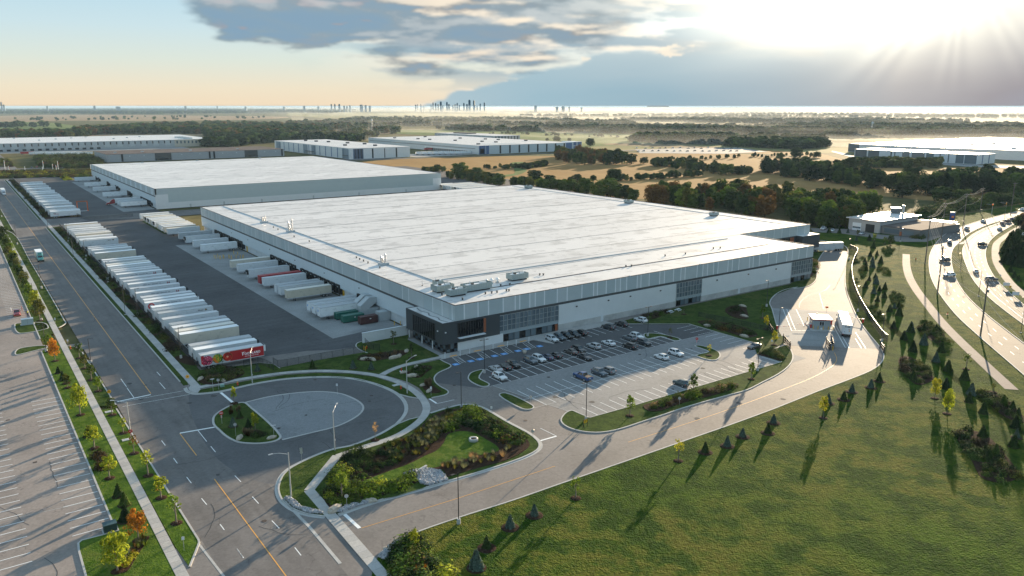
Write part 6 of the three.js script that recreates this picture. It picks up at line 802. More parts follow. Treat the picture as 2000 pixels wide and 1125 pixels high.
// posts, signs
function sign(type, f, b, py, label) {
  const [p] = f([b]), h = cl(heightAt(p, py), 1.3, 3.4), t = thing('road_sign', label, 'sign', [p[0], 0.08, p[1]], Math.atan2(-p[0], -p[1]) * (type === 'back' ? 1 : 1)); part('post', cyl(0.035, 0.035, h, 0, 0, 0, 6), galv, t);
  const disc = (r, n, m, y, a = 0) => part('plate', new THREE.CylinderGeometry(r, r, 0.02, n).rotateY(a).rotateX(Math.PI / 2).translate(0, y, 0.05), m, t);
  if (type === 'stop') { disc(0.4, 8, redM, h - 0.38, Math.PI / 8); part('lettering', new THREE.PlaneGeometry(0.5, 0.2).translate(0, h - 0.38, 0.064), print(128, 52, (g, w, hh) => { g.fillStyle = '#b01a18'; g.fillRect(0, 0, w, hh); g.fillStyle = '#fff'; g.font = 'bold 44px sans-serif'; g.fillText('STOP', 6, 42, 116); }), t); part('tab', box(0.22, 0.6, 0.02, 0, h - 1.15, 0.05), mat([0.7, 0.3, 0.3], 0.5), t); }
  else if (type === 'noentry') { disc(0.42, 24, redM, h - 0.4); part('bar', box(0.6, 0.14, 0.02, 0, h - 0.4, 0.066), plateM, t); part('tab', box(0.26, 0.62, 0.02, 0, h - 1.2, 0.05), mat([0.7, 0.45, 0.45], 0.5), t); }
  else if (type === 'yellow') { disc(0.42, 24, mat([0.85, 0.4, 0.02], 0.5), h - 0.4); part('symbol', box(0.12, 0.3, 0.02, 0, h - 0.4, 0.066), blackM, t); }
  else if (type === 'street') { part('plate', box(0.95, 0.2, 0.02, 0, h - 0.1, 0.04), plateM, t); part('plate', box(0.02, 0.2, 0.7, 0, h - 0.34, 0), plateM, t); }
  else if (type === 'back') { part('plate', box(0.5, 0.65, 0.02, 0, h - 0.33, 0.04), galv, t); disc(0.3, 20, galv, h - 0.95); }
  else if (type === 'round') disc(0.34, 20, galv, h - 0.34);
  else part('plate', box(0.42, 0.55, 0.02, 0, h - 0.28, 0.04), plateM, t);
  return t;
}
sign('noentry', fO, [418, 338], yO(262), 'red and white no-entry sign on the round green island'); sign('round', fO, [503, 415], yO(333), 'small round sign on the lower tip of the green island'); sign('street', fO, [735, 418], yO(345), 'black and white direction sign at the island corner by the oval'); sign('white', fO, [1122, 160], yO(93), 'small white sign at the far edge of the paved oval'); sign('back', fO, [905, 575], yO(485), 'grey-backed signs on the grass edge before the circle'); sign('yellow', fB, [1090, 1060], yB(985), 'round yellow warning sign at the sidewalk corner'); sign('yellow', fC, [628, 118], yC(65), 'square yellow sign on the left verge by the stop line'); sign('stop', fC, [752, 365], yC(290), 'red stop sign on the left verge under the grey lamp'); sign('street', fE, [98, 335], yE(268), 'white crossed street-name plates at the corner bed'); sign('round', fE, [127, 325], yE(268), 'grey sign seen from behind at the corner bed'); sign('round', fO, [1180, 845], yO(768), 'grey round sign at the lower end of the planted basin'); sign('white', fC, [1052, 985], yC(902), 'white sign near the lower end of the left verge'); sign('white', fB, [320, 685], yB(655), 'white sign on the rounded end of the upper left verge'); sign('white', fB, [393, 805], yB(780), 'white sign at the side lot driveway'); sign('round', fF, [862, 975], 560 + 925 / 3.31, 'grey round sign at the right corner of the planted basin'); sign('white', fF, [595, 820], 560 + 775 / 3.31, 'white sign by the lot entrance beside the basin'); sign('round', fF, [848, 752], 560 + 705 / 3.31, 'grey sign at the end of the narrow grass island'); sign('stop', fQ, [1132, 155], yQ(85), 'red stop sign on the right island of the visitor lot'); sign('white', fG, [1082, 385], yG(345), 'white sign beside the tree at the right of the lot'); sign('round', fQ, [986, 655], yQ(590), 'small sign in the middle of the long planting bed'); sign('white', fU, [1515, 1075], 630 + 940 / 7.5, 'slim sign in the lower bed by the lot entrance');
{ const [p] = f8([[745, 400]]); sign('white', f8, [745, 400], 480 + 318 / 5.622, 'pale blue sign beside the far footpath'); sign('yellow', f8, [858, 480], 480 + 440 / 5.622, 'small orange sign by the far footpath'); for (const [b, l] of [[[815, 470], 'upper'], [[915, 575], 'lower']]) { const [q] = f8([b]), t = thing('notice_board', 'white notice board on two legs by the far footpath, ' + l + ' one of two', 'notice board', [q[0], 0.1, q[1]], -0.9); part('leg', cyl(0.04, 0.04, 2, -0.8, 0, 0, 6), galv, t); part('leg', cyl(0.04, 0.04, 2, 0.8, 0, 0, 6), galv, t); part('board', box(2.2, 1.2, 0.06, 0, 1.6, 0), plateM, t); } }
{ // yellow board at the verge end
  const [p] = fQ([[187, 845]]), t = thing('notice_board', 'yellow notice board on black posts at the left end of the verge', 'notice board', [p[0], 0.1, p[1]], 0.15); for (const s of [-1, 1]) part('post', box(0.1, 1.7, 0.1, s * 0.62, 0.85, 0), blackM, t); part('board', box(1.15, 0.75, 0.06, 0, 1.25, 0.02), mat([0.75, 0.45, 0.02], 0.5), t); part('frame', merge([box(1.25, 0.08, 0.1, 0, 1.68, 0), box(1.25, 0.08, 0.1, 0, 0.84, 0)]), blackM, t); for (let i = 0; i < 3; i++) part('print_line', box(0.8 - 0.15 * i, 0.06, 0.01, 0, 1.45 - i * 0.17, 0.056), blackM, t);
}
function small(name, label, cat, [p], build, turn = 0, group, y = 0.1) { const t = thing(name, label, cat, [p[0], y, p[1]], turn, group); build(t); return t; }
const hydrant = (f, b, l, m = redM) => small('fire_hydrant', l, 'hydrant', f([b]), (t) => { part('barrel', merge([cyl(0.2, 0.2, 0.12), cyl(0.14, 0.14, 0.6, 0, 0.1)]), m, t); part('bonnet', new THREE.SphereGeometry(0.17, 12, 8).translate(0, 0.72, 0), mat([0.7, 0.35, 0.02], 0.5), t); part('outlet', merge([rod([-0.26, 0.5, 0], [0.26, 0.5, 0], 0.07, 8), rod([0, 0.5, 0], [0, 0.5, 0.24], 0.08, 8)]), m, t); });
hydrant(fC, [896, 640], 'red hydrant on the left verge between young trees'); hydrant(fE, [1080, 322], 'red and yellow hydrant inside the circle sidewalk'); hydrant(fE, [226, 302], 'red hydrant at the corner near the red-sided trailer'); hydrant(fU, [572, 388], 'dark red hydrant by the yellow bollards'); hydrant(fH, [714, 462], 'red-topped hydrant left of the footpath'); hydrant(fH, [907, 797], 'red-topped hydrant between footpath and highway'); hydrant(fB, [408, 835], 'red hydrant at the side lot driveway corner');
const bollard = (p, l, g, h = 1.15) => small('bollard', l, 'bollard', [p], (t) => { part('tube', cyl(0.11, 0.11, h, 0, 0, 0, 10), B.yellow, t); part('cap', new THREE.SphereGeometry(0.11, 10, 6, 0, 7, 0, 1.6).translate(0, h, 0), B.yellow, t); }, 0, g, 0.02);
fP([[432, 372], [468, 368], [495, 470], [547, 475], [605, 480], [660, 480], [715, 480], [710, 700], [1268, 700]]).forEach((p, i) => bollard(p, ['yellow bollard left behind the gatehouse', 'yellow bollard close behind the gatehouse corner', 'yellow bollard first from the left before the gatehouse', 'yellow bollard second from the left before the gatehouse', 'yellow bollard third from the left before the gatehouse', 'yellow bollard fourth from the left before the gatehouse', 'yellow bollard at the right lane beside the trailer', 'yellow bollard at the sliding gate between the lanes', 'yellow bollard at the right-hand gate'][i], 'gatehouse bollards'));
fU([[530, 400], [553, 415]]).forEach((p, i) => bollard(p, ['left', 'right'][i] + ' one of two yellow bollards at the end of the white wall', 'wall bollards')); frame(570, 550, 7.5)([[1503, 635], [1590, 635]]).forEach((p, i) => bollard(p, ['left', 'right'][i] + ' one of two yellow bollards before the big white dock door', 'dock bollards'));
frame(260, 400, 9.09)([[1440, 950], [1470, 962], [1500, 940], [1530, 960], [1555, 965], [1600, 950], [1615, 960], [1700, 950], [1720, 955], [1750, 968], [1790, 880], [1830, 950], [1860, 900], [1905, 950], [1945, 955], [1965, 945]]).forEach((p, i) => bollard(p, 'orange-yellow post standing on the dock apron beside a backed trailer', 'orange posts on the dock apron', 1.6));
for (const [q, i] of [[295, 0], [393, 1], [455, 2], [605, 3], [698, 4], [755, 5], [837, 6]].map((a) => a)) { const yy = [445, 430, 415, 385, 372, 362, 345][i]; small('marker_post', 'white marker post at the head of the accessible stalls, ' + ord(i) + ' from the left', 'post', fF([[q, yy + 20]]), (t) => { part('post', cyl(0.09, 0.09, 1.2, 0, 0, 0, 10), B.strip, t); part('cap', cyl(0.11, 0.02, 0.08, 0, 1.2, 0, 10), B.strip, t); part('plate', box(0.3, 0.4, 0.02, 0, 1.5, 0.08), plateM, t); part('stem', cyl(0.02, 0.02, 0.5, 0, 1.2, 0, 6), galv, t); }, 0, 'marker posts at the accessible stalls'); }
{ // gatehouse, barrier arms, sliding gates
  const c = [211, -134.6], t = thing('gatehouse', 'small grey gatehouse with glaring white flat roof between the lanes', 'gatehouse', [c[0], 0, c[1]], -0.78), gw = wallTex([0.33, 0.37, 0.39], true);
  part('island', boxAt(-3.4, 3.4, 0, 0.15, -4.6, 4.8), concM, t); part('wall', boxAt(-2.5, 2.5, 0.15, 3.0, -2.6, 2.6), gw, t); part('roof', boxAt(-2.9, 2.9, 3.0, 3.3, -3.2, 3.2), roofs[2], t); part('fascia', merge([boxAt(-2.94, 2.94, 2.98, 3.2, 3.2, 3.24), boxAt(-2.94, -2.9, 2.98, 3.2, -3.2, 3.2)]), redM, t); const w = part('window', boxAt(-0.7, 0.7, 1.3, 2.3, 2.58, 2.64), carGlass, t); part('mullion', merge([boxAt(-0.72, -0.64, 1.25, 2.35, 2.6, 2.67), boxAt(-0.04, 0.04, 1.25, 2.35, 2.6, 2.67), boxAt(0.64, 0.72, 1.25, 2.35, 2.6, 2.67)]), B.strip, w); part('window', boxAt(-2.55, -2.48, 1.2, 2.4, -1.4, 1.2), carGlass, t); part('window', boxAt(2.48, 2.55, 1.2, 2.4, -1.4, 1.2), carGlass, t); part('door', boxAt(2.49, 2.55, 0.15, 2.3, 1.5, 2.4), B.lgrey, t); part('vent', cyl(0.12, 0.12, 0.7, -0.6, 3.3, -2.2), galv, t); part('wall_light', boxAt(-0.1, 0.1, 2.6, 2.75, 2.6, 2.7), lampGlass, t);
  const arm = (f, a, b, l) => { const [p, q] = f([a, b]), d = Math.atan2(-(q[1] - p[1]), q[0] - p[0]), len = Math.hypot(q[0] - p[0], q[1] - p[1]); small('barrier_gate', l, 'barrier', [p], (g) => { part('cabinet', box(0.45, 1.25, 0.45, 0, 0.63, 0), redM, g); part('cap', box(0.5, 0.12, 0.5, 0, 1.3, 0), B.strip, g); for (let i = 0; i < 6; i++) part('arm_band', box(len / 6, 0.11, 0.06, len * (i + 0.5) / 6, 1.1, 0.26), i % 2 ? mat([0.7, 0.6, 0.58], 0.5) : redM, g); }, d, undefined, 0.02); };
  arm(fP, [1042, 398], [880, 372], 'red barrier cabinet with raised-level arm on the right kerb of the gate'); arm(fP, [692, 415], [785, 412], 'red barrier cabinet beside the gatehouse wall, right lane'); arm(fP, [468, 455], [310, 452], 'red barrier cabinet left of the gatehouse'); arm(fP, [98, 472], [270, 470], 'red barrier cabinet at the far left kerb of the gate lane');
  const leaf = (f, a, b, l) => { const [p, q] = f([a, b]), d = Math.atan2(-(q[1] - p[1]), q[0] - p[0]), len = Math.hypot(q[0] - p[0], q[1] - p[1]); small('sliding_gate', l, 'gate', [p], (g) => { for (let i = 0; i < 3; i++) part('rail', box(len, 0.12, 0.1, len / 2, 0.35 + i * 0.75, 0), blackM, g); for (let i = 0; i <= 4; i++) part('upright', box(0.1, 2, 0.12, len * i / 4, 1.0, 0), blackM, g); part('mesh_panel', box(len, 1.7, 0.02, len / 2, 1.05, 0), meshM, g); for (const x of [0, len]) part('post', cyl(0.1, 0.1, 2.5, x, 0, 0.2), blackM, g); }, d, undefined, 0.02); };
  leaf(fP, [172, 605], [245, 690], 'black gate section on the left kerb of the gate lane'); leaf(fP, [642, 640], [685, 700], 'black gate section between the two lanes, left one'); leaf(fP, [702, 625], [715, 690], 'black gate section between the two lanes, right one'); leaf(fP, [1235, 680], [1275, 735], 'black gate section at the right kerb by the lamp'); leaf(fP, [12, 470], [55, 530], 'short black gate piece left of the yellow tree');
  small('lane_sign', 'white square sign on two legs before the gatehouse', 'sign', fP([[582, 500]]), (g) => { part('leg', cyl(0.03, 0.03, 1.2, -0.2, 0, 0, 6), galv, g); part('leg', cyl(0.03, 0.03, 1.2, 0.2, 0, 0, 6), galv, g); part('plate', box(0.6, 0.6, 0.03, 0, 1.0, 0.04), plateM, g); }, -0.7); small('lane_sign', 'orange-brown square sign at the back of the gatehouse', 'sign', fP([[640, 300]]), (g) => { part('leg', cyl(0.04, 0.04, 2.2, 0, 0, 0, 6), galv, g); part('plate', box(0.9, 0.6, 0.03, 0, 2.2, 0.04), orangeM, g); }, -0.7);
}
small('traffic_cone', 'orange cone on a white plate on the lawn beside the sidewalk junction', 'cone', fU([[1080, 718]]), (t) => { part('plate', box(0.9, 0.05, 0.7, 0, 0.03, 0), plateM, t); part('cone', cyl(0.17, 0.08, 0.9, 0, 0.05, 0, 12), redM, t); });
small('utility_box', 'dark green transformer box at the lower left lot edge', 'utility box', fC([[630, 868]]), (t) => { part('cabinet', box(1.9, 1.2, 1.4, 0, 0.65, 0), mat([0.02, 0.05, 0.05], 0.5), t); part('lid', box(2, 0.1, 1.5, 0, 1.3, 0), mat([0.03, 0.075, 0.085], 0.5), t); part('pad', box(2.3, 0.12, 1.8, 0, 0.04, 0), concM, t); });
small('utility_box', 'pale grey-green cabinet on the side lot island', 'utility box', fB([[160, 692]]), (t) => { part('cabinet', box(3.2, 1.7, 1.4, 0, 0.9, 0), mat([0.4, 0.46, 0.46], 0.5), t); part('lid', box(3.3, 0.12, 1.5, 0, 1.8, 0), B.strip, t); part('door_seam', box(0.03, 1.5, 0.02, 0, 0.9, 0.71), B.dframe, t); part('pad', box(3.8, 0.12, 2, 0, 0.04, 0), concM, t); });
small('utility_box', 'low pale green box near the corner hydrant', 'utility box', fE([[145, 312]]), (t) => { part('cabinet', box(0.9, 0.5, 0.6, 0, 0.3, 0), mat([0.2, 0.36, 0.3], 0.5), t); part('lid', box(0.95, 0.06, 0.65, 0, 0.58, 0), mat([0.25, 0.42, 0.36], 0.5), t); });
for (const [b, i] of [[[1053, 303], 0], [[622, 190], 1], [[722, 350], 2]]) { const f = i === 0 ? fE : fC; small('access_cover', ['pale square cover with a dark lid on the circle lawn', 'pale square slab on the left verge by the walk', 'grey square cover on the left verge under the stop sign'][i], 'cover', f([b]), (t) => { part('slab', box(1.6, 0.08, 1.1, 0, 0.04, 0), concM, t); part('lid', box(0.6, 0.03, 0.6, 0, 0.09, 0), B.lgrey, t); }); }
fB([[495, 315], [622, 452], [395, 212]]).forEach((p, i) => small('utility_box', 'small white service box by the trailer fence, ' + ord(i) + ' of three', 'utility box', [[p[0] + 0.9, p[1] - 5]], (t) => { part('cabinet', box(0.7, 0.9, 0.5, 0, 0.5, 0), B.strip, t); part('lid', box(0.75, 0.06, 0.55, 0, 0.98, 0), B.lgrey, t); }, 0, 'service boxes by the trailer fence'));
small('planter_ring', 'white concrete ring with soil on the sunken lawn of the basin', 'planter', fT([[1412, 402]]), (t) => { part('ring', new THREE.LatheGeometry([[0.55, 0], [0.95, 0], [0.95, 0.55], [0.7, 0.6], [0.55, 0.5], [0.55, 0]].map((q) => new THREE.Vector2(...q)), 24), concM, t); part('soil', cyl(0.6, 0.6, 0.4, 0, 0, 0, 16), M.mulch, t); part('plant', new THREE.ConeGeometry(0.25, 0.3, 6).translate(0.1, 0.5, 0), mat([0.12, 0.06, 0.03], 0.9), t); }, 0, undefined, 0.18);
small('headwall', 'white concrete bar across the stone patch of the basin', 'headwall', [fT([[950, 662]])[0]], (t) => { part('beam', box(4.2, 0.35, 0.35, 0, 0.2, 0), concM, t); part('cap', box(4.3, 0.06, 0.42, 0, 0.4, 0), concM, t); }, 0.35, undefined, 0.15);
small('picnic_table', 'pale picnic table with benches on the lawn below the wall, left one', 'picnic table', fM([[1230, 307]]), picnic, 0.2); small('picnic_table', 'pale picnic table with benches on the lawn below the wall, right one', 'picnic table', fM([[1265, 298]]), picnic, 0.2);
function picnic(t) { part('tabletop', box(2, 0.08, 0.8, 0, 0.75, 0), B.strip, t); for (const s of [-1, 1]) { part('bench', box(2, 0.07, 0.3, 0, 0.45, s * 0.75), B.strip, t); part('leg_frame', merge([rod([s * 0.7, 0, -0.7], [s * 0.7, 0.75, -0.2], 0.04), rod([s * 0.7, 0, 0.7], [s * 0.7, 0.75, 0.2], 0.04), rod([s * 0.7, 0.42, -0.8], [s * 0.7, 0.42, 0.8], 0.04)]), galv, t); } }
small('trailer_stand', 'orange steel portal frame standing in the far truck yard', 'steel frame', [[66.5, -571.5]], (t) => { for (const s of [-1, 1]) { part('post', box(0.45, 6.2, 0.45, s * 2.9, 3.1, 0), orangeM, t); part('foot', box(0.8, 0.25, 2, s * 2.9, 0.12, 0), orangeM, t); } part('beam', box(6.6, 0.6, 0.6, 0, 6.2, 0), mat([0.35, 0.08, 0.02], 0.6), t); part('sill', box(6.4, 0.2, 0.5, 0, 0.1, 0.6), B.strip, t); });
small('bicycle_rack', 'bicycle rack with parked bicycles before the glazed front', 'bicycle rack', fF([[706, 345]]), (t) => { for (let i = 0; i < 5; i++) { part('hoop', new THREE.TorusGeometry(0.4, 0.03, 6, 12, Math.PI).rotateY(Math.PI / 2).translate(-1.6 + i * 0.8, 0.4, 0), galv, t); } for (let i = 0; i < 3; i++) for (const s of [-1, 1]) part('bicycle_wheel', new THREE.TorusGeometry(0.32, 0.025, 6, 16).rotateY(Math.PI / 2).translate(-1.4 + i * 0.8, 0.34, s * 0.5), blackM, t); }, 0, undefined, 0.13);
small('steel_stair', 'grey steel stair and platform against the dock wall near the orange posts', 'stair', [[106.2, -340]], (t) => { part('platform', box(1.6, 0.1, 3, 0, 1.3, 0), galv, t); for (let i = 0; i < 6; i++) part('step', box(1.2, 0.05, 0.28, 0, 0.2 + i * 0.2, 3.1 - i * 0.28), galv, t); part('handrail', merge([rod([-0.8, 1.3, -1.5], [-0.8, 2.4, -1.5], 0.03), rod([-0.8, 1.3, 1.5], [-0.8, 2.4, 1.5], 0.03), rod([-0.8, 2.4, -1.5], [-0.8, 2.4, 1.5], 0.03), rod([-0.6, 0, 3.2], [-0.6, 1.1, 3.2], 0.03), rod([-0.6, 1.1, 3.2], [-0.8, 2.4, 1.5], 0.03)]), galv, t); }, 0, undefined, 0.01);
// stones set in the beds
function stone(f, b, l, r) { const g = new THREE.DodecahedronGeometry(1, 1), a = g.attributes.position; for (let i = 0; i < a.count; i++) { const x = a.getX(i), y = a.getY(i), z = a.getZ(i), k = 0.8 + 0.4 * vn(x * 1.6 + r * 9 + 20, y * 1.6 + 20, 64, 3 + Math.round(z * 2)); a.setXYZ(i, x * k * 1.5 * r, y * k * 0.6 * r, z * k * 0.75 * r); } g.computeVertexNormals(); const [p] = f([b]); const t = part(numbered('boulder'), metre(g), M.stone ??= tm(paved([0.42, 0.36, 0.29], 3, { s: 71, slow: 0.35 }), 0.85), scene); t.position.set(p[0], 0.3, p[1]); t.rotation.y = r * 9; return tag(t, l, 'boulder'); }
[[fU, [550, 550], 'long buff boulder at the lower edge of the lawn bed, left', 1], [fU, [655, 552], 'long buff boulder at the lower edge of the lawn bed, second', 0.9], [fU, [965, 528], 'flat buff boulder under the lamp arm by the lawn bed', 1.05], [fU, [1050, 500], 'small flat boulder at the right of the lawn bed', 0.8], [fU, [1155, 430], 'pale boulder at the right tip of the lawn bed', 0.8], [fU, [1298, 668], 'flat boulder at the top of the corner bed', 0.8], [fU, [1110, 745], 'upright pale boulder left of the corner bed', 0.7], [fU, [1235, 795], 'flat boulder at the bottom of the corner bed', 1], [fU, [1400, 930], 'pale boulder left of the grasses by the lot entrance', 0.7], [fU, [1485, 1015], 'pale boulder below the grasses by the lot entrance', 0.75], [fE, [32, 272], 'buff boulder at the left of the street-corner bed', 0.8], [fE, [145, 280], 'long buff boulder at the right of the street-corner bed', 0.9], [fT, [235, 990], 'angular buff boulder at the lower tip of the basin', 1.1], [fT, [520, 918], 'small tan boulder on the basin kerb', 0.6], [fT, [558, 910], 'small tan boulder beside another on the basin kerb', 0.6], [fO, [525, 428], 'flat boulder at the lower edge of the green island', 0.8], [fO, [720, 428], 'flat boulder at the right corner of the green island', 0.7], [fL, [285, 665], 'buff boulder in the gravel by the lower right bed', 1], [fL, [195, 720], 'buff boulder nearest the sidewalk in the lower right bed', 0.6], [fF, [810, 425], 'tan boulder left of the office entrance', 0.8], [fS2([[760, 900]]), null, 'x', 0]].slice(0, 20).forEach((a) => stone(...a));
function fS2() { return fF; }
[[645, 255], [870, 318], [895, 130], [905, 195]].forEach((b, i) => stone(fG, i < 2 ? [[670, 258], [905, 325]][i] : b, ['long pale boulder in the lawn bed below the wall, left', 'long pale boulder in the lawn bed below the wall, right', 'pale boulder at the top of the round bed', 'pale boulder at the foot of the round bed'][i], 0.9));
// broken stone patches: single stones
{ const g = new THREE.DodecahedronGeometry(0.26, 0), patch = (label, poly, n, m) => { const xs = poly.map((p) => p[0]), zs = poly.map((p) => p[1]), im = new THREE.InstancedMesh(g, m, n), o = new THREE.Object3D(); let k = 0; while (k < n) { const x = rr(Math.min(...xs), Math.max(...xs)), z = rr(Math.min(...zs), Math.max(...zs)); if (!inside([x, z], poly)) continue; o.position.set(x, 0.22 + rr(0, 0.14), z); o.rotation.set(rr(0, 6), rr(0, 6), rr(0, 6)); o.scale.set(rr(0.5, 1.25), rr(0.4, 0.9), rr(0.5, 1.2)); o.updateMatrix(); im.setMatrixAt(k++, o.matrix); im.setColorAt(k - 1, rgb(mul([1, 1, 1.02], rr(0.55, 1.3)))); } im.name = numbered('broken_stone'); im.castShadow = im.receiveShadow = true; scene.add(im); im.userData = { kind: 'stuff', label, category: 'stones' }; }, sm = mat([0.36, 0.36, 0.365], 0.85);
  patch('grey broken stones at the mouth of the planted basin', fT([[815, 690], [870, 660], [1000, 640], [1130, 660], [1180, 710], [1190, 738], [1020, 783], [960, 760], [900, 690]]), 1500, sm); patch('band of grey gravel along the lower basin kerb', fT([[265, 1005], [330, 960], [520, 905], [530, 925], [420, 960], [280, 1012]]), 700, sm); patch('band of grey gravel along the kerb under the grey lamp', fO([[800, 795], [830, 790], [900, 850], [1010, 878], [1030, 890], [950, 885], [860, 850]]), 600, sm); patch('grey gravel in the corner bed at the lower right sidewalk', fL([[135, 765], [200, 695], [330, 630], [350, 640], [240, 705], [170, 780]]), 700, sm);
}
function inside([x, z], poly) { let c = false; for (let i = 0, j = poly.length - 1; i < poly.length; j = i++) { const [a, b] = poly[i], [d, e] = poly[j]; if (b > z !== e > z && x < (d - a) * (z - b) / (e - b) + a) c = !c; } return c; }
// wooden poles with wires beside the highway
{ const specs = [[[1108, 930], 575, 'wooden power pole lowest beside the highway'], [[845, 675], 380, 'wooden power pole second from below beside the highway'], [[770, 492], 190, 'wooden power pole at the foot of the footpath, by the fire hall'], [[868, 345], 110, 'wooden power pole fourth from below beside the highway'], [[1000, 275], 55, 'wooden power pole fifth from below beside the highway'], [[1106, 172], 20, 'wooden power pole farthest along the highway'], [[1292, 190], -10, 'tall pole at the traffic lights']], tops = [];
  specs.forEach(([b, ty, l], i) => { const [p] = fH([b]), h = cl(heightAt(p, yH(ty)), 12, 22), t = thing('power_pole', l, 'power pole', [p[0], 0.1, p[1]], -0.65); part('pole', cyl(0.26, 0.18, h, 0, 0, 0, 10), woodM, t); part('crossarm', box(2.6, 0.14, 0.12, 0, h - 0.7, 0.1), woodM, t); part('crossarm', box(2.2, 0.14, 0.12, 0, h - 2, 0.1), woodM, t); for (const x of [-1.2, -0.5, 0.5, 1.2]) part('insulator', cyl(0.06, 0.04, 0.24, x, h - 0.63, 0.1, 6), B.strip, t); if (i === 0 || i === 1) part('transformer', cyl(0.3, 0.3, 0.9, 0.5, h - 4.2, 0, 12), galv, t); tops.push([p[0], h, p[1]]); });
  const [e0] = fH([[1700, 1400]]); const run = [[e0[0] - 10, 17, e0[1]], ...tops.slice(0, 6)], t = thing('power_line', 'sagging power wires from pole to pole beside the highway, glint painted as pale colour', 'power line', [run[1][0], 0, run[1][2]]), wm = mat([0.55, 0.5, 0.42], 0.9);  // matte pale wire colour stands for the sun glint
  for (let i = 0; i + 1 < run.length; i++) for (const [dx, dy] of [[-1.2, -0.5], [-0.5, -0.5], [0.5, -0.5], [1.2, -0.5], [0, -6]]) { const a = run[i], b = run[i + 1], pts = Array.from({ length: 9 }, (_, k) => { const u = k / 8; return new THREE.Vector3(mix(a[0], b[0], u) + dx * 0.8 - run[1][0], mix(a[1], b[1], u) + dy - 6 * u * (1 - u), mix(a[2], b[2], u) + dx * 0.6 - run[1][2]); }); part('wire', new THREE.TubeGeometry(new THREE.CatmullRomCurve3(pts), 12, 0.03, 5), wm, t); }
}
small('pylon_sign', 'blue pylon sign with an orange emblem on the grass by the highway', 'sign', fH([[932, 240]]), (t) => { const h = 6.6; part('panel', box(2.6, h, 0.5, 0, h / 2, 0), mat([0.02, 0.06, 0.22], 0.4), t); part('header', box(2.7, 0.6, 0.56, 0, h - 0.2, 0), B.strip, t); part('emblem', box(1.2, 1.1, 0.56, 0.2, h * 0.58, 0), mat([0.85, 0.25, 0.03], 0.5), t); part('name_band', box(2.1, 0.5, 0.54, 0, h * 0.78, 0), mat([0.05, 0.12, 0.4], 0.4), t); }, -0.9);
{ const sig = (f, b, py, l, lit) => small('traffic_light', l, 'traffic light', f([b]), (t) => { const [p] = f([b]), h = cl(heightAt(p, py), 5, 8); part('pole', cyl(0.12, 0.09, h, 0, 0, 0, 8), galv, t); part('arm', rod([0, h - 0.6, 0], [-3.5, h - 0.2, 0], 0.06), galv, t); const hd = part('signal_head', box(0.45, 1.2, 0.35, -0.1, h - 0.7, 0.3), mat([0.7, 0.32, 0.02], 0.5), t); part('red_lens', new THREE.CylinderGeometry(0.17, 0.17, 0.05, 14).rotateX(Math.PI / 2).translate(-0.1, h - 0.35, 0.5), lit ? new THREE.MeshStandardMaterial({ color: rgb([0.6, 0.05, 0.02]), emissive: rgb([1, 0.1, 0.03]), emissiveIntensity: 1.2 }) : redM, hd); }, -0.9);
  sig(fH, [1176, 190], yH(120), 'traffic light with red lamp lit on the highway verge', 1); sig(fH, [1258, 190], yH(105), 'traffic light seen from behind near the tall pole', 0);
  [[85, 690, 560], [82, 712, 620]].forEach(() => 0); const z3f = frame(0, 190, 4.762); [[50, 685, 585], [86, 695, 640], [235, 690, 642], [405, 665, 588], [492, 668, 618], [525, 683, 630], [543, 672, 592], [398, 690, 650]].forEach(([x, y, ty], i) => { const [p] = z3f([[x, y]]), h = cl(heightAt(p, 190 + ty / 4.762), 5, 16), t = thing('signal_pole', 'pale pole with orange signal boxes at the far crossing, ' + ord(i) + ' from the left', 'pole', [p[0], -0.1, p[1]], 0, 'poles at the far crossing'); part('pole', cyl(0.3, 0.22, h, 0, 0, 0, 8), B.strip, t); if (i !== 2 && i !== 7) part('signal_box', box(0.5, 1.2, 0.5, 0.4, h * 0.75, 0), orangeM, t); });
}
